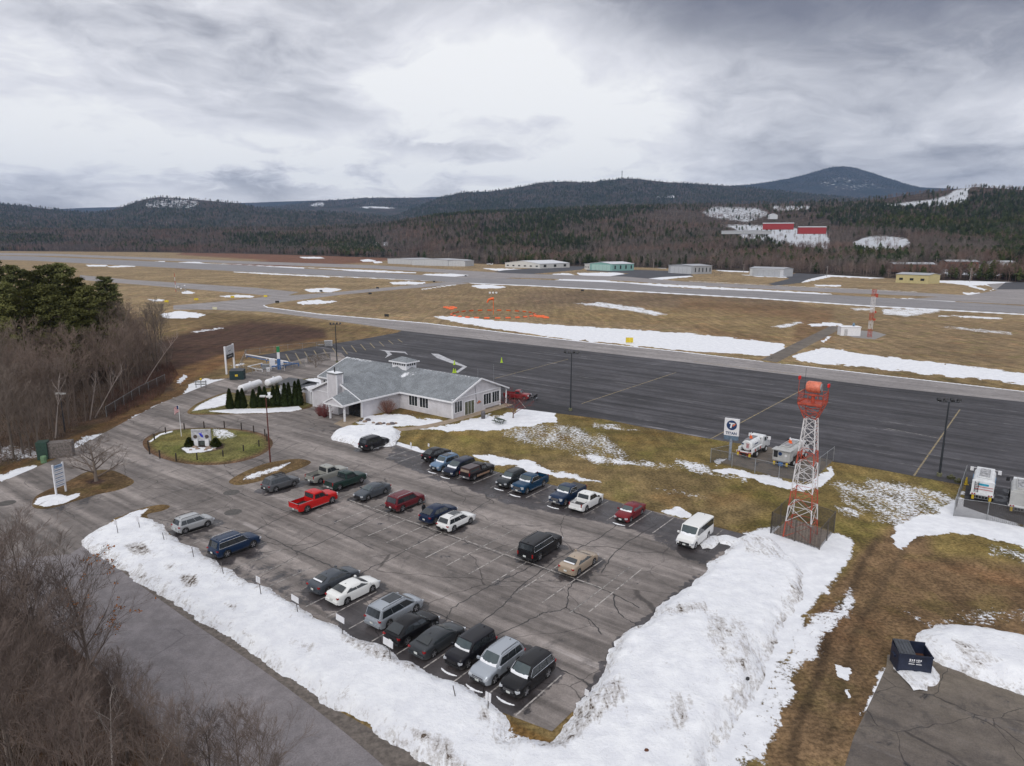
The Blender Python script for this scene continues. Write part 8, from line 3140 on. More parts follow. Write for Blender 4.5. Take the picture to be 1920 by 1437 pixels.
def field_sign(base, label, col, w=2.0, h=1.0):
 x, y = G(*base)
 S_ = thing('airfield_sign', label, 'sign', (x, y, 0), rnd.uniform(-.3, .3), 'low airfield signs')
 q = MB()
 q.box((0, 0, .25 + h / 2), (w, .25, h))
 q.build('sign_face', col, S_)
 for s in (-1, 1):
  q = MB()
  q.box((s * w * .35, 0, .15), (.1, .1, .3))
  q.build('leg', M_BLACK, S_)


YS = mat('airfield_yellow', (0.62, 0.47, 0.03), .5)
for b_, lb in (((312.5, 568), 'yellow airfield sign beside the snow patch nearest the left woods'), ((368, 564), 'yellow airfield sign standing alone on the left grass'), ((436, 559.5), 'yellow airfield sign on the long thin snow patch'), ((498, 558), 'yellow airfield sign at the tip of the grass wedge by the taxiway fork')):
 field_sign(b_, lb, YS)
field_sign((403, 581.5), 'pale cream airfield sign at the near edge of the left taxiway', mat('cream_face', (0.62, 0.60, 0.42), .5))
field_sign((1180, 644), 'yellow box sign on the grass strip below the long snow field', YS, 2.2, 1.5)
for b_, lb in (((602, 548), 'dark airfield sign on the snow patch above the taxiway fork'), ((520, 569), 'dark airfield sign inside the taxiway bend'), ((708, 542), 'dark airfield sign on the strip of grass by the diagonal taxiway'), ((694, 553), 'dark airfield sign below the diagonal taxiway'), ((725, 595), 'dark airfield sign on the grass left of the wind sock'), ((814, 530), 'dark airfield sign at the tip of the grass wedge by the runway'), ((1092, 547), 'dark airfield sign at the near edge of the runway'), ((873, 519), 'dark airfield sign beside the thin snow drift at the runway')):
 field_sign(b_, lb, M_BLACK, 1.8, 1.0)

# weather instruments on the left grass
x, y = G(330, 548)
WI = thing('weather_mast', 'thin red and white weather mast beside instrument stands on the left grass', 'mast', (x, y, 0), 0)
for k in range(5):
 q = MB()
 q.tube([(0, 0, k * 2.2), (0, 0, k * 2.2 + 2.2)], .14, 5)
 q.build('mast_section', (M_TOWRED, M_TOWWHT)[k % 2], WI)
x, y = G(340, 548)
WI = thing('weather_station', 'cluster of grey weather instruments on frames beside the red and white mast', 'weather station', (x, y, 0), 0)
for k in range(7):
 xx = (k - 3) * .95
 q = MB()
 q.tube([(xx, (k % 3) * .5, 0), (xx, (k % 3) * .5, 2 + (k % 3) * .9)], .08, 5)
 st_ = q.build('instrument_post', M_GALV, WI)
 q = MB()
 q.box((xx, (k % 3) * .5, 2.1 + (k % 3) * .9), (.7, .6, .5))
 q.build('instrument', M_WHITE if k % 2 else M_GALV, st_)
for dx in (0.0,):
 q = MB()
 q.box((0, .3, .7), (6.5, .12, .12))
 q.build('frame_bar', M_GALV, WI)

# equipment mast and shelter in the infield
x, y = G(1630, 633)
MS = thing('equipment_mast', 'slim red and white lattice mast beside the white shelter in the infield', 'mast', (x, y, 0), 0)
zs = [0, 2.7, 5.4, 8.0, 10.6, 13.2, 15.6]
segs_tower(MS, zs, lambda z: .9, [M_TOWRED, M_TOWWHT, M_TOWRED, M_TOWWHT, M_TOWWHT, M_TOWRED], .06, .028)
for z in (5.9, 8.3, 13.6):
 q = MB()
 q.box((.8, -.2, z), (.7, .5, 1.2 if z > 10 else .7))
 q.build('antenna', M_TOWRED, MS)
x, y = G(1593, 630)
SH = thing('equipment_shelter', 'white flat roofed equipment shelter at the end of the service path', 'shelter', (x, y, 0), -.12)
q = MB()
q.box((0, 1, 1.5), (6.2, 3.4, 2.9))
q.build('wall', M_WHITE, SH)
q = MB()
q.box((0, 1, 3.02), (6.5, 3.7, .14))
q.build('roof', M_PLAINSNOW, SH)
q = MB()
q.tube([(1.3, 1, 3.1), (1.3, 1, 3.7), (1.3, 1, 4.3)], [.25, .45, .1], 10)
q.build('roof_vent', mat('blue_grey_vent', (0.12, 0.19, 0.26), .5), SH)
q = MB()
q.box((-1.5, -.73, 1.2), (1.0, .06, 2.1))
q.build('door', mat('door_grey', (0.45, 0.45, 0.46), .5), SH)

# telecom mast on the ridge
p = PY(1166, 336, 5750)
MS = thing('telecom_mast', 'thin telecom mast on top of the long wooded ridge', 'mast', (p[0], p[1], p[2] - 10), 0)
q = MB()
q.tube([(0, 0, 0), (0, 0, 75)], [3.0, 2.0], 5)
q.build('lattice', M_GALV, MS)
for z in (45, 58, 68):
 q = MB()
 q.box((0, 0, z), (9, 4, 5))
 q.build('antenna_panel', M_GALV, MS)
# poles along the tree line
for i, (a, b_, h_) in enumerate(((1225, 505, 11), (1550, 519, 9.5), (1394, 512, 9), (1818, 529, 11), (1580, 512, 8), (88, 470, 13), (218, 471.5, 13), (268, 472, 13), (318, 472.6, 13), (346, 473, 13), (398, 474, 13), (448, 475, 13), (492, 476, 13))):
 x, y = G(a, b_)
 q = MB()
 q.tube([(0, 0, 0), (0, 0, h_)], [.22, .16], 6)
 q.box((0, 0, h_ - .6), (2.4, .15, .15))
 o = q.build('utility_pole', mat('pale_pole', (0.30, 0.27, 0.25), .8))
 o.location = (x, y, 0)
 tag(o, 'thin wooden utility pole at the foot of the far woods', 'utility pole', 'utility poles along the tree line')


# ------------------------------------------------------------------ fuel trucks, parked with their backs to the lawn
def truck(base, label, kind, rz, white=True):
 x, y = G(*base)
 Tk = thing('fuel_truck', label, 'truck', (x, y, .016), rz, 'fuel trucks in their pens')
 # local +x is forward; the rear axle stands at the origin
 body_m = M_TRUCKW if white else M_TRUCKG
 L_ = 6.4 if kind == 'small' else 7.8
 x0 = -1.6
 q = MB()
 q.box((x0 + L_ / 2, 0, .78), (L_, .9, .28))
 q.build('chassis', mat('chassis_grey', (0.10, 0.09, 0.09), .7), Tk)
 xs = (0, L_ - 2.9)
 for xx in xs:
  for s in (-1, 1):
   q = MB()
   q.tube([(xx, s * .72, .5), (xx, s * .80, .5), (xx, s * 1.12, .5), (xx, s * 1.18, .5)], [.42, .5, .5, .42], 18)
   wh = q.build('wheel', M_RUBBER, Tk)
   q = MB()
   q.tube([(xx, s * 1.1, .5), (xx, s * 1.2, .5)], [.28, .25], 12)
   q.build('rim', M_TRUCKW, wh)
 # cab
 cx0 = L_ - 3.9
 cab = MB()
 pr = [(cx0, .75), (cx0, 2.35), (cx0 + .2, 2.5), (cx0 + 1.15, 2.5), (cx0 + 1.6, 1.75), (cx0 + 2.55, 1.55), (cx0 + 2.7, 1.2), (cx0 + 2.7, .7)]
 n = len(pr)
 vs = [(a, -1.05 if b_ < 2.0 else -.92, b_) for a, b_ in pr] + [(a, 1.05 if b_ < 2.0 else .92, b_) for a, b_ in pr]
 cab.add(vs, [tuple(range(n))[::-1], tuple(range(n, 2 * n))] + [(i, (i + 1) % n, (i + 1) % n + n, i + n) for i in range(n)])
 cb_ = cab.build('cab', M_TRUCKW, Tk, fix=True)
 q = MB()
 q.slab([(cx0 + 1.59, -.85, 1.80), (cx0 + 1.59, .85, 1.80), (cx0 + 1.22, .78, 2.42), (cx0 + 1.22, -.78, 2.42)], (1, 0, .6), .04)
 q.v = [(a + .03, b_, c) for a, b_, c in q.v]
 q.build('windshield', M_GLASS, cb_)
 for s in (-1, 1):
  q = MB()
  q.box((cx0 + .85, s * 1.0, 2.02), (.75, .05, .5), rx=s * .22)
  q.build('side_window', M_GLASS, cb_)
  q = MB()
  q.box((cx0 + 1.2, s * 1.45, 2.1), (.12, .36, .5))
  q.box((cx0 + 1.2, s * 1.2, 2.3), (.05, .5, .05))
  q.build('mirror', M_WHITE if white else M_BLACK, Tk)
 q = MB()
 q.box((cx0 - .03, 0, 1.95), (.04, 1.3, .5))
 q.build('rear_window', M_GLASS, cb_)
 # tank
 tx0, tx1 = x0 + .5, cx0 - .15
 if kind == 'small':
  q = MB()
  q.tube([(tx0, 0, 1.75), (tx0 + .12, 0, 1.75), (tx1 - .1, 0, 1.75), (tx1, 0, 1.75)], [.62, .78, .78, .62], 22)
  tk = q.build('tank', M_TRUCKW, Tk, smooth=True)
  q = MB()
  q.box(((tx0 + tx1) / 2, .1, 2.52), (tx1 - tx0 - .3, .75, .06))
  q.build('walkway', mat('walkway_grey', (0.2, 0.2, 0.21), .7), tk)
  for s in (-1, 1):
   q = MB()
   q.box(((tx0 + tx1) / 2 - .2, s * .95, 1.22), (tx1 - tx0, .34, .5))
   q.build('side_locker', M_TRUCKW, Tk)
   for k in range(3):
    q = MB()
    q.box((tx0 + .5 + k * .9, s * 1.13, 1.2), (.3, .03, .34))
    q.build('locker_door', M_BLACK if k % 2 else M_RED, Tk)
  q = MB()
  for k in range(4):
   q.box((x0 + .38, -.18 + .12 * k * 0, 2.05 - .18 * k), (.02, .46 - .1 * (k % 2), .09))
  setting(q.build('red_print', mat('faded_red', (0.45, 0.13, 0.13), .6), tk), 'stuff')
  q = MB()
  q.tube([(tx0 - .04, .55, 1.95), (tx0 - .07, .55, 1.95)], .13, 12)
  q.build('round_emblem', M_NAVY, tk)
  q = MB()
  q.box((tx0 + 1.6, -.775, 1.9), (1.2, .03, .16))
  q.build('side_print', M_NAVY, tk)
 else:
  q = MB()
  n_ = 20
  ring = []
  for k in range(n_):
   a = 2 * math.pi * k / n_
   ca, sa = math.cos(a), math.sin(a)
   ring.append((math.copysign(abs(ca) ** .55, ca) * 1.12, 1.9 + math.copysign(abs(sa) ** .6, sa) * .80))
  vs = [(tx0, a, b_) for a, b_ in ring] + [(tx1, a, b_) for a, b_ in ring]
  q.add(vs, [tuple(range(n_)), tuple(range(n_, 2 * n_))[::-1]] + [(k, k + n_, (k + 1) % n_ + n_, (k + 1) % n_) for k in range(n_)])
  tk = q.build('tank', body_m, Tk, smooth=30, fix=True)
  q = MB()
  q.box(((tx0 + tx1) / 2 + .2, 0, 2.73), (tx1 - tx0 - .8, 1.0, .08))
  q.build('walkway', mat('snowy_walkway', (0.30, 0.30, 0.31), .8, nscale=3, namt=.6), tk)
  q = MB()
  for s in (-1, 1):
   q.box(((tx0 + tx1) / 2 + .2, s * .58, 2.8), (tx1 - tx0 - .6, .06, .14))
  q.box((tx0 + .5, 0, 2.8), (.06, 1.2, .14))
  q.build('spill_rail', body_m, tk)
  q = MB()
  q.box((x0 + .35, 0, 1.75), (1.3, 2.3, 1.5) if kind == 'module' else (.5, 2.2, 1.5))
  md_ = q.build('rear_module', body_m, Tk)
  if kind == 'module':
   q = MB()
   q.box((x0 + .25, 0, 2.54), (1.7, 2.5, .06))
   q.build('module_roof', body_m, md_)
   q = MB()
   q.tube([(x0 - .31, .15, 2.0), (x0 - .34, .15, 2.0)], .26, 14)
   q.build('round_emblem', M_NAVY, md_)
   q = MB()
   q.box((x0 - .32, -.62, 1.85), (.02, .28, .28), rx=math.pi / 4)
   q.build('diamond_placard', M_PANEL, md_)
   q = MB()
   q.box((x0 - .32, .75, 1.9), (.03, .55, .9))
   q.build('open_locker', M_BLACK, md_)
  if kind == 'blue':
   q = MB()
   q.box((x0 + .08, -.05, 2.15), (.03, 1.0, .24))
   q.build('blue_label', mat('cyan_label', (0.02, 0.28, 0.42), .5), md_)
   for z in (1.85, 1.55):
    q = MB()
    q.box((x0 + .08, -.1, z), (.02, 1.8, .08))
    q.build('red_print', mat('faded_red', (0.45, 0.13, 0.13), .6), md_)
   q = MB()
   for s in (-1, 1):
    q.box((x0 + .05, .62 + s * .18, 1.8), (.05, .05, 1.3))
   for k in range(6):
    q.box((x0 + .05, .62, 1.25 + k * .2), (.05, .36, .04))
   q.build('ladder', M_BLACK, Tk)
   for s in (-1, 1):
    q = MB()
    q.box(((tx0 + tx1) / 2, s * 1.13, 1.9), (1.7, .03, .7))
    q.build('blue_stripe', mat('sky_blue', (0.04, 0.25, 0.5), .5), tk)
 # tail
 q = MB()
 q.box((x0 - .1, 0, .95), (.25, 2.3, .22))
 q.build('rear_bumper', M_TRUCKW if kind != 'module' else M_GALV, Tk)
 for s in (-1, 1):
  for j in range(2):
   q = MB()
   q.box((x0 - .24, s * (.95 - j * .25), 1.0), (.04, .16, .14))
   q.build('taillight', M_LAMPRED, Tk)
 q = MB()
 for j in range(7):
  q.box((x0 - .25, -.9 + j * .3, .72), (.05, .05, .45))
 q.box((x0 - .25, 0, .52), (.06, 2.0, .06))
 q.box((x0 - .25, 0, .90), (.06, 2.0, .05))
 q.build('bumper_guard', M_TOWRED if kind == 'small' else M_GALV, Tk)
 for s in (-1, 1):
  q = MB()
  q.box((x0 - .35, s * .85, .62), (.2, .25, .45))
  q.build('hose_end', M_YEL, Tk)
 if kind in ('small', 'module'):
  q = MB()
  q.box((x0 - .28, 0, .55), (.1, .6, .5))
  q.build('hose_coil', M_BLUE if kind == 'module' else M_BLACK, Tk)
 return Tk, (tx0 + tx1) / 2


M_TRUCKW = mat('truck_white', (0.66, 0.67, 0.68), .4, nscale=1.2, namt=.1)
M_TRUCKG = mat('truck_grey', (0.42, 0.42, 0.41), .45, nscale=1.2, namt=.1)
rzt = ROT_A - .05
t1_, m1 = truck((1404, 855), 'small white fuel truck with a round tank, in the fenced pen by the pole sign', 'small', rzt)
t2_, m2 = truck((1472, 872), 'larger grey fuel truck with a boxy rear module, in the pen behind the beacon tower', 'module', rzt, False)
t3_, m3 = truck((1840, 935), 'white and blue fuel truck with a rear ladder behind the right hand fence', 'blue', ROT_A + .02)
t4_, m4 = truck((1912, 958), 'pale grey fuel truck cut off by the right edge of the view', 'tank', ROT_A + .02, False)
for tk, mm, zz_, dxs in ((t1_, m1, 2.55, (-.35, .25)), (t2_, m2, 2.76, (.2, .55))):
 for i, dxx in enumerate(dxs):
  loc = tk.matrix_basis @ Vector((mm + dxx, .1 + .25 * (i - .5), zz_))
  q = MB()
  q.box((0, 0, .03), (.36, .36, .06))
  q.tube([(0, 0, .05), (0, 0, .45)], [.16, .10], 10)
  o = thing('traffic_cone', ('left' if i == 0 else 'right') + ' orange cone standing on top of the ' + ('small white' if tk is t1_ else 'larger grey') + ' fuel truck', 'cone', loc, 0, 'cones on the fuel trucks')
  q.build('cone_body', M_ORANGE, o)
  q = MB()
  q.tube([(0, 0, .45), (0, 0, .75)], [.10, .03], 10)
  q.build('cone_tip', M_WHITE, o)
# odd pieces beside the right pen
for (a, b_, lb) in ((1783, 898, 'dark wheel chock with a yellowish top, left of its twin, on the apron edge'), (1797, 905, 'dark wheel chock with a yellowish top, right of its twin, by the right fence')):
 x, y = G(a, b_)
 q = MB()
 q.prism([(-.4, -.3), (.4, -.3), (.4, .3), (-.4, .3)], 0, .35)
 q.tube([(0, 0, .3), (0, 0, .6)], [.3, .12], 8)
 o = q.build('wheel_chock', mat('olive_rubber', (0.06, 0.06, 0.025), .7))
 o.location = (x, y, 0)
 tag(o, lb, 'wheel chock', 'chocks on the apron edge')
cone_((1811, 909), 'yellow cone just inside the right fence pen', 1.0, M_YEL, sc=1.2, group='cones by the right pen')

# plough truck behind the terminal
KINDS['plow'] = dict(KINDS['oldpickup'])
PROFILE['plow'] = PROFILE['oldpickup']

PAINT['plowred'] = ((0.20, 0.012, 0.016), .3, 0)
px0, py0 = G(970, 748)
fdir = Vector((.93, -.36, 0)).normalized()
PT = make_vehicle('oldpickup', 'plowred', {'bed': 'open'}, 'dark red pickup truck with a snow plough, behind the right end of the terminal', 'pickup truck', Vector((px0, py0, 0)), fdir, group='vehicles on the apron')
q = MB()
for k in range(6):
 a0, a1 = -.5 + k * .25, -.5 + (k + 1) * .25
 q.add([(3.7 + .45 * (1 - math.cos(a0)), -1.2, .5 + .55 * math.sin(a0) + .2), (3.7 + .45 * (1 - math.cos(a0)), 1.2, .5 + .55 * math.sin(a0) + .2), (3.7 + .45 * (1 - math.cos(a1)), 1.2, .5 + .55 * math.sin(a1) + .2), (3.7 + .45 * (1 - math.cos(a1)), -1.2, .5 + .55 * math.sin(a1) + .2)], [(0, 1, 2, 3)])
q.box((3.25, 0, .5), (.9, .25, .2))
q.build('plough_blade', M_BLACK, PT)
q = MB()
q.box((3.78, 0, .22), (.06, 2.45, .3))
q.build('blade_edge', M_CHROME, PT)

# ------------------------------------------------------------------ the person by the blue crossover
pc, pf = CARPOS['c9']
pr_ = Vector((pf.y, -pf.x, 0))
pp = pc - pf * .9 - pr_ * 1.45
PE = thing('person', 'person in dark clothes and hat standing at the far side of the dark blue crossover', 'person', (pp.x, pp.y, .016), math.atan2(-pr_.y, -pr_.x) + math.pi)
verts = [(0, 0, .95), (0, 0, 1.15), (.02, 0, 1.38), (.03, 0, 1.50), (.05, 0, 1.58), (.06, 0, 1.68),
   (0, .11, .88), (.03, .12, .50), (-.02, .13, .09), (.12, .14, .04),
   (0, -.11, .88), (.02, -.12, .50), (-.03, -.13, .09), (.11, -.15, .04),
   (.01, .19, 1.42), (.03, .25, 1.15), (.22, .20, 1.05), (.30, .17, 1.05),
   (.01, -.19, 1.42), (.02, -.25, 1.15), (.20, -.20, 1.02), (.28, -.16, 1.02)]
edges = [(0, 1), (1, 2), (2, 3), (3, 4), (4, 5), (0, 6), (6, 7), (7, 8), (8, 9), (0, 10), (10, 11), (11, 12), (12, 13), (2, 14), (14, 15), (15, 16), (16, 17), (2, 18), (18, 19), (19, 20), (20, 21)]
rad = [.16, .15, .17, .07, .08, .10, .10, .075, .05, .045, .10, .075, .05, .045, .07, .055, .042, .035, .07, .055, .042, .035]
me = bpy.data.meshes.new('body')
me.from_pydata(verts, edges, [])
bo = link('body', me, mat('dark_clothes', (0.012, 0.013, 0.018), .8), PE)
md = bo.modifiers.new('skin', 'SKIN')
me.skin_vertices[0].data[0].use_root = True
for i, r in enumerate(rad):
 me.skin_vertices[0].data[i].radius = (r, r)
bo.modifiers.new('sub', 'SUBSURF').levels = 1
bo.modifiers['sub'].render_levels = 1
q = MB()
q.sphere((.10, 0, 1.66), .085, 10, 8, (.8, .85, 1.15))
q.build('face', mat('skin', (0.30, 0.18, 0.13), .6), PE)
q = MB()
q.sphere((.055, 0, 1.74), .12, 10, 8, (1, .95, .75))
q.build('knit_hat', mat('black_wool', (0.01, 0.01, 0.012), .9), PE)
for s in (-1, 1):
 q = MB()
 hx, hy, hz_ = (.33, .165, 1.05) if s > 0 else (.31, -.155, 1.02)
 q.box((hx, hy, hz_), (.09, .07, .03))
 for j in range(4):
  q.tube([(hx + .04, hy - .027 + j * .018, hz_), (hx + .08, hy - .027 + j * .018, hz_ - .01), (hx + .10 - .006 * abs(j - 1.5), hy - .027 + j * .018, hz_ - .03)], .008, 5)
 q.tube([(hx - .01, hy - s * .03, hz_), (hx + .03, hy - s * .06, hz_ - .01)], .010, 5)
 q.build('hand', MATS['skin'], PE)

# small aircraft parked by the hangar row
x, y = G(918, 498)
AP_ = thing('small_aircraft', 'tiny white high wing aircraft parked by the bare brush left of the cream hangar', 'aircraft', (x, y, 0), .15)
q = MB()
q.tube([(-4, 0, 1.7), (-3.6, 0, 1.7), (-1.2, 0, 1.5), (1.5, 0, 1.45), (3.2, 0, 1.25), (4.2, 0, 1.3)], [.15, .5, .62, .7, .3, .12], 12)
q.build('fuselage', M_WHITE, AP_, smooth=True)
q = MB()
q.box((-.6, 0, 2.35), (1.6, 10.8, .16))
q.build('wing', M_WHITE, AP_)
q = MB()
q.box((3.9, 0, 1.5), (.9, 3.4, .1))
q.build('tailplane', M_WHITE, AP_)
q = MB()
q.slab([(3.3, .05, 1.4), (4.4, .05, 1.4), (4.5, .05, 2.9), (4.0, .05, 2.9)], (0, 1, 0), .1)
q.build('fin', M_WHITE, AP_)
q = MB()
q.box((-1.5, 0, 1.9), (.9, 1.15, .4))
q.build('cockpit_glass', M_GLASS, AP_)
for px_w, py_w in ((-2.6, 0), (.2, 1.1), (.2, -1.1)):
 q = MB()
 q.tube([(px_w, py_w, 0.3), (px_w, py_w * .5, 1.1)], .06, 5)
 q.tube([(px_w, py_w - .08, .3), (px_w, py_w + .08, .3)], .28, 10)
 q.build('landing_wheel', M_RUBBER, AP_)

# ------------------------------------------------------------------ near trees
def tree_branches(seed, h, r0, spread=.5, nlimb=9, depth=4, trunk_f=.9, clear=.25, up=1.2, kids=4, lean=(0, 0), wig=.12, minr=.012, first=.42, fork=1):
 """Trunk and crown meshes of a leafless tree, limb by limb."""
 r = random.Random(seed)
 TR, CRN = MB(), MB()

 def grow(mb, p, d, L, rad, dep):
  n = 4 if dep <= 1 else 3
  pts, rads = [p], [rad]
  q = p
  for i in range(n):
   d = (d + Vector((r.uniform(-wig, wig), r.uniform(-wig, wig), r.uniform(-wig * .3, wig * .7)))).normalized()
   q = q + d * L / n
   pts.append(q)
   rads.append(max(minr * .5, rad * (1 - .78 * (i + 1) / n)))
  mb.tube(pts, rads, 5 if rad > .06 else 3, False)
  if dep < depth:
   k = max(2, int(kids * r.uniform(.7, 1.35)))
   for j in range(k):
    t = .25 + .75 * (j + r.random()) / k
    i = min(n - 1, int(t * n))
    f = t * n - i
    b0 = pts[i].lerp(pts[i + 1], min(1, f))
    dd = (pts[i + 1] - pts[i]).normalized()
    side = dd.cross(Vector((r.uniform(-1, 1), r.uniform(-1, 1), r.uniform(-1, 1)))).normalized()
    nd = (dd + side * r.uniform(.45, .95) + Vector((0, 0, .16))).normalized()
    grow(mb, b0, nd, L * r.uniform(.38, .62), max(minr, rads[i] * .5), dep + 1)
 # trunk
 tp = [Vector((0, 0, -.3))]
 d = Vector((lean[0], lean[1], 1)).normalized()
 N = 7
 for i in range(N):
  d = (d + Vector((r.uniform(-.05, .05) + lean[0] * .06, r.uniform(-.05, .05) + lean[1] * .06, .02))).normalized()
  tp.append(tp[-1] + d * h * trunk_f / N)
 tr_ = [r0 * (1 - .85 * i / N) for i in range(N + 1)]
 TR.tube(tp, tr_, 7, False)
 for j in range(nlimb):
  t = clear + (1 - clear) * (j + r.random() * .6) / nlimb
  i = min(N - 1, int(t * N))
  b0 = tp[i].lerp(tp[i + 1], t * N - i)
  a = j * 2.4 + r.uniform(-.5, .5)
  nd = Vector((math.cos(a) * spread, math.sin(a) * spread, r.uniform(.6, 1.0) * up)).normalized()
  grow(CRN, b0, nd, h * first * (1.12 - .72 * t) * r.uniform(.8, 1.15), max(.03, tr_[i] * .55), 1)
 return TR, CRN


def bark_mat(name, rgb, vary=.25):
 m = forest_mat(name, rgb, vary, (1.15, .95, .9))
 return m


M_BARK = bark_mat('grey_brown_bark', (0.15, 0.128, 0.11))
M_TWIG = bark_mat('twig_brown', (0.180, 0.150, 0.128))
M_NBARK = bark_mat('near_bark', (0.15, 0.128, 0.112))
M_NTWIG = bark_mat('near_twig', (0.145, 0.116, 0.102))
M_BIRCHB = bark_mat('birch_bark', (0.42, 0.38, 0.35))
M_REDTWIG = bark_mat('red_twig', (0.16, 0.055, 0.055))


def tree_kind(name, label, seed, m_t, m_c, **k):
 T_ = thing(name, label, 'tree', (0, 0, 0), 0)
 a, b_ = tree_branches(seed, **k)
 a.build('trunk', m_t, T_, smooth='all')
 b_.build('crown', m_c, T_)
 return T_


WOOD = [tree_kind('bare_tree', 'x', 100 + i, M_BARK, M_TWIG, h=(13, 12, 14.5, 11, 13.5)[i], r0=.17, spread=.55, nlimb=11, depth=4, kids=5, clear=.28, minr=.014, up=1.35) for i in range(5)]
NEARW = [tree_kind('bare_tree', 'x', 200 + i, M_NBARK, M_NTWIG, h=(11, 12.5, 10, 12)[i], r0=.15, spread=.66, nlimb=15, depth=4, kids=6, clear=.20, minr=.010, up=1.35, first=.46) for i in range(4)]
used = set()


def plant_one(protos, k, loc, rz, sc, label, group):
 pr = protos[k % len(protos)]
 if pr.name not in used:
  used.add(pr.name)
  o = pr
  o.location = loc
  o.rotation_euler = (0, 0, rz)
  o.scale = (sc, sc, sc)
  o['label'] = label
 else:
  o = copy_tree(pr, loc, rz, label, sc)
 o['group'] = group
 return o


# left woods: a dense stand behind the road
LW_ = [(-60, 905), (20, 870), (60, 858), (95, 835), (150, 800), (205, 775), (250, 745), (288, 712), (318, 690), (325, 655), (300, 640), (250, 655), (180, 650), (60, 640), (-80, 640)]
wp = plan(LW_)
wp_px = LW_
rr = random.Random(5)
cnt = 0
pts_ = []
tries = 0
while cnt < 150 and tries < 9000:
 tries += 1
 qx, qy = rr.uniform(-80, 325), rr.uniform(640, 905)
 gx, gy = G(qx, qy)
 if sdist(np.array([qx]), np.array([qy]), wp_px)[0] < 0:
  continue
 md_ = 1.9 + .018 * max(0, gy - 90)
 if any((gx - a) ** 2 + (gy - b_) ** 2 < md_ ** 2 for a, b_ in pts_):
  continue
 pts_.append((gx, gy))
 edge_ = min(1.0, .62 + .10 * sdist(np.array([gx]), np.array([gy]), wp)[0])
 plant_one(WOOD, rr.randrange(5), (gx, gy, 0), rr.uniform(0, 6.28), rr.uniform(.9, 1.22) * edge_, 'leafless grey brown tree in the dense woods left of the road', 'bare trees of the left woods')
 cnt += 1
# undergrowth
def brush(name, outline, n, h, m, label, seed, zf=None):
 pl = plan(outline)
 P = np.array(pl)
 rg = np.random.default_rng(seed)
 lo, hi = P.min(0), P.max(0)
 X, Y = rg.uniform(lo[0], hi[0], n * 4), rg.uniform(lo[1], hi[1], n * 4)
 k = sdist(X, Y, pl) > 0
 X, Y = X[k][:n], Y[k][:n]
 n = len(X)
 A = rg.uniform(0, 6.28, n)
 Hh = h * rg.uniform(.4, 1.2, n)
 lx, ly = rg.uniform(-.45, .45, n) * Hh, rg.uniform(-.45, .45, n) * Hh
 w = .018 + .012 * rg.random(n)
 cx_, sx_ = np.cos(A) * w, np.sin(A) * w
 V = np.stack([np.stack([X - cx_, Y - sx_, 0 * X], 1), np.stack([X + cx_, Y + sx_, 0 * X], 1), np.stack([X + lx, Y + ly, Hh], 1)], 1).reshape(-1, 3)
 me = bpy.data.meshes.new(name)
 me.from_pydata(V.tolist(), [], np.arange(3 * n).reshape(-1, 3).tolist())
 o = link(name, me, m)
 setting(o, 'stuff', label)


M_BRUSH = mat('dry_brush', (0.17, 0.13, 0.108), .95, nscale=.4, namt=.5)
M_REDBR = mat('reddish_brush', (0.12, 0.06, 0.045), .95, nscale=.4, namt=.5)
brush('undergrowth', LW_, 26000, 1.8, M_BRUSH, 'tangled brown undergrowth beneath the left woods', 3)
brush('undergrowth', [(205, 790), (300, 745), (335, 705), (320, 680), (270, 700), (200, 740)], 7000, 1.1, M_REDBR, 'reddish dry scrub between the left woods and the road', 4)
NW_ = [(-400, 1090), (0, 1120), (110, 1205), (270, 1350), (365, 1437), (480, 1600), (300, 2100), (-700, 2100)]
brush('undergrowth', NW_, 26000, 2.2, M_BRUSH, 'brown thicket under the bare trees below the road', 6)
brush('undergrowth', [(1000, 740), (975, 758), (990, 766), (1020, 756)], 10, .4, M_REDBR, 'few dry stalks beside the apron corner', 8)

# individual leaning birches, left woods edge
BI = []
for i, (b_, tp_, lab) in enumerate((((103, 822), (145, 700), 'leaning white birch just behind the dark utility cabinet'), ((168, 788), (205, 690), 'slender pale birch leaning right at the edge of the left woods'), ((176, 784), (262, 688), 'long leaning white birch with a forked pale top beside the slender one'), ((268, 724), (366, 632), 'far leaning birch reaching out over the dark heath'))):
 x, y = G(*b_)
 h_ = (11, 9, 12, 15)[i]
 ln = ((tp_[0] - b_[0]) / max(30, b_[1] - tp_[1])) * .62
 T_ = tree_kind('birch_tree', lab, 300 + i, M_BIRCHB, M_BIRCHB, h=h_, r0=.11, spread=.5, nlimb=7, depth=2, kids=4, clear=.55, minr=.016, lean=(ln, 0), first=.26)
 T_.location = (x, y, 0)

# the bare tree on the sign island
x, y = G(181, 905)
T_ = tree_kind('bare_tree', 'wide spreading leafless tree on the island behind the directory sign', 410, M_BARK, M_TWIG, h=5.4, r0=.26, spread=1.15, nlimb=14, depth=4, kids=5, clear=.16, minr=.010, up=.85, first=.66)
T_.location = (x, y, .15)

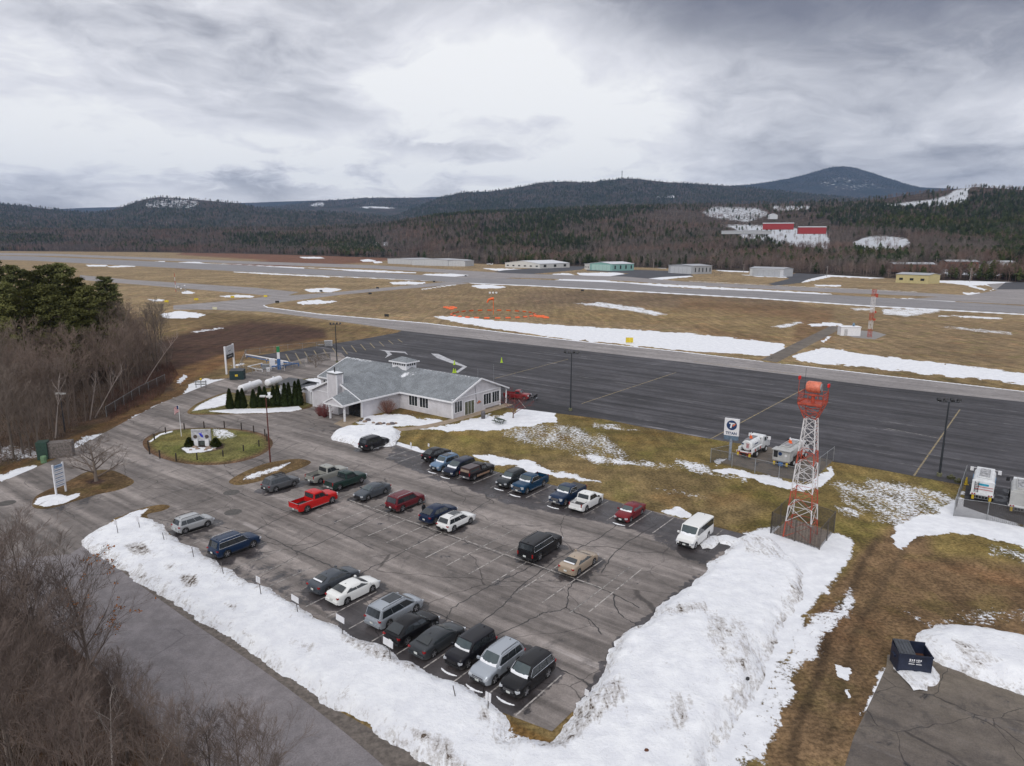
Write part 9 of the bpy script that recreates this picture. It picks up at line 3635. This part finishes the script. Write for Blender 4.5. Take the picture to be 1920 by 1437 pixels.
# lower left trees close to the camera
rr = random.Random(9)
near_spots = [(176, 1290, 1.0, 0), (60, 1215, .92, 1), (-30, 1250, 1.0, 3), (20, 1345, 1.0, 2), (110, 1400, .85, 1), (240, 1430, .7, 2), (-80, 1180, .9, 0), (-40, 1440, 1.0, 2), (400, 1530, .62, 0), (490, 1600, .66, 1), (450, 1500, .5, 3), (560, 1660, .6, 0), (180, 1560, .75, 3), (-140, 1340, 1.0, 0), (330, 1640, .6, 3), (60, 1560, .9, 1), (560, 1730, .5, 2), (0, 1150, .7, 3), (40, 1280, .9, 0), (100, 1310, .8, 1), (150, 1370, .8, 3), (215, 1385, .6, 2), (-10, 1390, .9, 3), (280, 1500, .7, 0), (340, 1560, .65, 1), (20, 1480, .85, 3), (120, 1500, .8, 2), (620, 1760, .5, 3), (-60, 1330, .9, 1)]
for i, (a, b_, s, k) in enumerate(near_spots):
 gx, gy = G(a, b_)
 lab = 'leafless tree with fine spreading twigs in the thicket below the road'
 grp = 'bare trees of the near thicket'
 plant_one(NEARW, k, (gx, gy, 0), i * 1.7, s * .92, lab, grp)
for i, (a, b_, h_, ln, lab) in enumerate(((210, 1470, 6.5, .10, 'pale thin birch low in the thicket, left of its leaning neighbour'), (282, 1480, 6.0, .35, 'pale birch leaning right beside the lower road edge'), (380, 1520, 4.5, .1, 'short pale birch at the bottom edge beside the road'))):
 gx, gy = G(a, b_)
 T_ = tree_kind('birch_tree', lab, 320 + i, M_BIRCHB, M_BIRCHB, h=h_, r0=.07, spread=.5, nlimb=7, depth=3, kids=4, clear=.4, minr=.008, lean=(ln, 0), first=.36)
 T_.location = (gx, gy, 0)
# last leaves hanging on the nearest crown
gx, gy = G(176, 1290)
rg = random.Random(12)
q = MB()
cr_ = [c for c in NEARW[0].children if c.name.startswith('crown')][0].data
far_ = [v.co for v in cr_.vertices if v.co.x > 1.2 and v.co.z > 3.0]
for i in range(85):
 c = far_[rg.randrange(len(far_))] * .92
 for j in range(rg.randint(1, 4)):
  p = c + Vector((rg.uniform(-.14, .14), rg.uniform(-.14, .14), rg.uniform(-.15, .05)))
  u = Vector((rg.uniform(-1, 1), rg.uniform(-1, 1), rg.uniform(-1, 1))).normalized() * .07
  v = u.orthogonal().normalized() * .05
  q.add([p - u, p + v, p + u, p - v], [(0, 1, 2, 3)])
o = q.build('dead_leaves', forest_mat('orange_leaves', (0.26, 0.10, 0.03), .3))
o.location = (gx, gy, 0)
setting(o, 'stuff', 'last orange leaves clinging to the nearest bare tree')


# evergreens at the top of the left woods
def pine_tree(seed, h, r, n=5200, leaf=.26):
 rg = random.Random(seed)
 TR = MB()
 TR.tube([(0, 0, -.3), (.1, .1, h * .5), (0, 0, h * .96)], [.28, .18, .03], 7, False)
 F = MB()
 nb = 70
 for j in range(nb):
  t = .15 + .85 * j / nb
  a = j * 2.4 + rg.uniform(-.4, .4)
  R = r * (1.05 - t) ** .55 * rg.uniform(.65, 1.15) * min(1, .5 + t * 2)
  z0 = h * t * .95
  tip = Vector((math.cos(a) * R, math.sin(a) * R, z0 + R * rg.uniform(.05, .38)))
  b0 = Vector((0, 0, z0))
  TR.tube([b0, tip], [.05, .015], 3, False)
  for k in range(int(n / nb)):
   u = rg.random() ** .6
   c = b0.lerp(tip, .25 + .8 * u)
   w = .10 + .13 * R * (1.1 - abs(u - .6))
   p = c + Vector((rg.gauss(0, w), rg.gauss(0, w), rg.gauss(0, w * .45)))
   d = Vector((rg.uniform(-1, 1), rg.uniform(-1, 1), rg.uniform(-.2, 1.2))).normalized()
   s = d.orthogonal().normalized() * leaf * .42
   F.add([p - s, p + s, p + d * leaf * 1.3], [(0, 1, 2)])
 return TR, F


M_PINE = forest_mat('white_pine_needles', (0.115, 0.122, 0.050), .3, (1.3, 1.15, .8))
PP = []
for i in range(3):
 T_ = thing('pine_tree', 'x', 'tree', (0, 0, 0), 0)
 a, b_ = pine_tree(50 + i, (15, 16.5, 13)[i], (4.2, 4.6, 3.6)[i], n=9000)
 a.build('trunk', M_BARK, T_)
 b_.build('crown', M_PINE, T_)
 PP.append(T_)
def tree_h(base, ytop):
 gx, gy = G(*base)
 z = np.linspace(1, 45, 441)
 _, yy = proj(np.full(441, gx), np.full(441, gy), z)
 return gx, gy, float(np.interp(-ytop, -yy, z))


for i, (bx_, by_, yt_, k) in enumerate(((-70, 690, 486, 0), (-30, 720, 500, 1), (8, 680, 480, 2), (30, 730, 520, 0), (50, 685, 490, 1), (85, 700, 498, 2), (112, 690, 488, 0), (140, 688, 486, 1), (160, 710, 512, 2), (182, 715, 528, 0), (-90, 740, 520, 2), (65, 740, 535, 1), (110, 735, 525, 2), (5, 750, 540, 0), (205, 700, 545, 1))):
 gx, gy, hh = tree_h((bx_, by_), yt_)
 plant_one(PP, k, (gx, gy, 0), i * 2.1, hh / (15, 16.5, 13)[k], 'bushy olive green pine in the clump at the far left edge', 'pines of the left clump')
gx, gy, hh = tree_h((212, 665), 512)
o = copy_tree(PP[2], (gx, gy, 0), 1.0, 'single small pine rising right of the pine clump above the bare woods', hh / 13)
if 'group' in o:
 del o['group']

# arborvitae hedge
M_ARB = forest_mat('arborvitae_green', (0.034, 0.046, 0.018), .2, (1.2, 1.1, .8))
arb = [(432, 768, 3.7, 'leftmost single arborvitae of the row'), (448, 767, 3.4, 'arborvitae left of a close pair, second from the left'), (456, 766.5, 3.6, 'arborvitae right of the close pair, third from the left'), (476.5, 766, 3.4, 'single slim arborvitae in front of the long tank'), (489, 765, 3.9, 'arborvitae behind the lamp heads, left of a pair'), (498, 764.5, 3.8, 'arborvitae behind the lamp heads, right of a pair'), (514, 764, 3.9, 'broad arborvitae left of a touching pair in mid row'), (522, 763.5, 4.0, 'broad arborvitae right of a touching pair in mid row'), (535, 764, 4.4, 'tall arborvitae before the grey shed, left of two'), (543, 763, 4.4, 'tall arborvitae before the grey shed, right of two'), (555, 762, 4.6, 'tall arborvitae nearest the tan door, left of two'), (562, 761.5, 4.9, 'tallest arborvitae, at the right end of the row')]
for i, (a, b_, h_, lb) in enumerate(arb):
 shrub((a, b_), .78 + .03 * (i % 3), h_, M_ARB, lb, 'arborvitae', 1500, 'hedge shrub', .05, 'cone', 60 + i, 'arborvitae row by the terminal', leaf=.075)


# twiggy bushes
def twig_bush(base, r, h, m, label, seed, n=190, z0=0.0):
 x, y = G(*base)
 rg = random.Random(seed)
 S_ = thing('bare_bush', label, 'bush', (x, y, z0), 0)
 q = MB()
 for i in range(n):
  a = rg.uniform(0, 6.28)
  t = rg.random() ** .6
  tip = Vector((math.cos(a) * r * t, math.sin(a) * r * t, h * math.sqrt(max(.05, 1 - (t * .9) ** 2)) * rg.uniform(.8, 1.05)))
  mid = Vector((tip.x * .62, tip.y * .62, tip.z * .45))
  q.tube([(rg.uniform(-.2, .2), rg.uniform(-.2, .2), 0), mid, tip], [.03, .018, .007], 3, False)
  for j in range(4):
   u = rg.uniform(.3, 1)
   p = mid.lerp(tip, u)
   d = Vector((rg.uniform(-1, 1) + math.cos(a) * .5, rg.uniform(-1, 1) + math.sin(a) * .5, rg.uniform(.2, 1.2))).normalized()
   q.tube([p, p + d * h * .16], [.01, .004], 3, False)
 q.build('twigs', m, S_)
 return S_


twig_bush((727, 776), 1.75, 2.7, bark_mat('brown_red_twig', (0.17, 0.095, 0.075)), 'large round leafless bush against the terminal wall', 1, 170)
twig_bush((609, 783), 1.5, 2.6, M_REDTWIG, 'dark red leafless bush left of the canopy posts', 2, 120)
twig_bush((600, 780), 1.1, 2.0, M_REDTWIG, 'smaller dark red bush beside the chimney', 3, 70)
x, y = G(962, 784)
T_ = tree_kind('bare_tree', 'small reddish leafless tree on the brown patch at the right end of the terminal', 510, M_BARK, M_REDTWIG, h=4.6, r0=.13, spread=1.0, nlimb=13, depth=4, kids=5, clear=.22, minr=.010, up=.85, first=.6)
T_.location = (x, y, 0)
x, y = G(600, 690)
for i, (a, b_, h_, lb) in enumerate(((592, 690, 3.4, 'small leafless tree behind the sheds near the fuel yard fence'), (1350, 519, 6, 'low brown brush tree in front of the grey hangar'), (1340, 519, 5, 'brown brush tree at the corner of the grey hangar'))):
 x, y = G(a, b_)
 T_ = tree_kind('bare_tree', lb, 520 + i, M_BARK, M_TWIG, h=h_, r0=.12, spread=1.1, nlimb=10, depth=3, kids=5, clear=.15, minr=.02, up=.8, first=.6)
 T_.location = (x, y, 0)

# planting bed beside the entrance: stones and low plants
for i, (a, b_) in enumerate(((676, 790), (684, 792), (690, 789), (700, 794), (708, 797), (712, 796), (720, 795), (728, 797), (735, 796), (742, 795))):
 x, y = G(a, b_)
 q = MB()
 q.sphere((0, 0, .12), .22 + .08 * (i % 3), 7, 5, (1.4, .9, .8))
 o = q.build('boulder', M_STONE if i % 2 else mat('dark_stone', (0.10, 0.085, 0.09), .9))
 o.location = (x, y, 0)
 tag(o, 'low stone edging the snowy bed beside the entrance path', 'boulder', 'stones edging the entrance bed')

# litter on the snow
for i, (a, b_, m_, lb) in enumerate(((1402, 1274, M_BLACK, 'dark clod of frozen dirt on the right snow bank'), (1212, 1412, MATS['rust'], 'small rusty marker stub low on the snow bank at the bottom edge'))):
 x, y = G(a, b_, .9)
 q = MB()
 q.sphere((0, 0, 0), .16, 6, 5, (1, .8, 1.6 if i else .8))
 q.v = [(p[0] * rnd.uniform(.8, 1.2), p[1] * rnd.uniform(.8, 1.2), p[2]) for p in q.v]
 o = q.build('dirt_clod' if i == 0 else 'marker_stub', m_)
 o.location = (x, y, .95)
 tag(o, lb, 'clod' if i == 0 else 'marker')
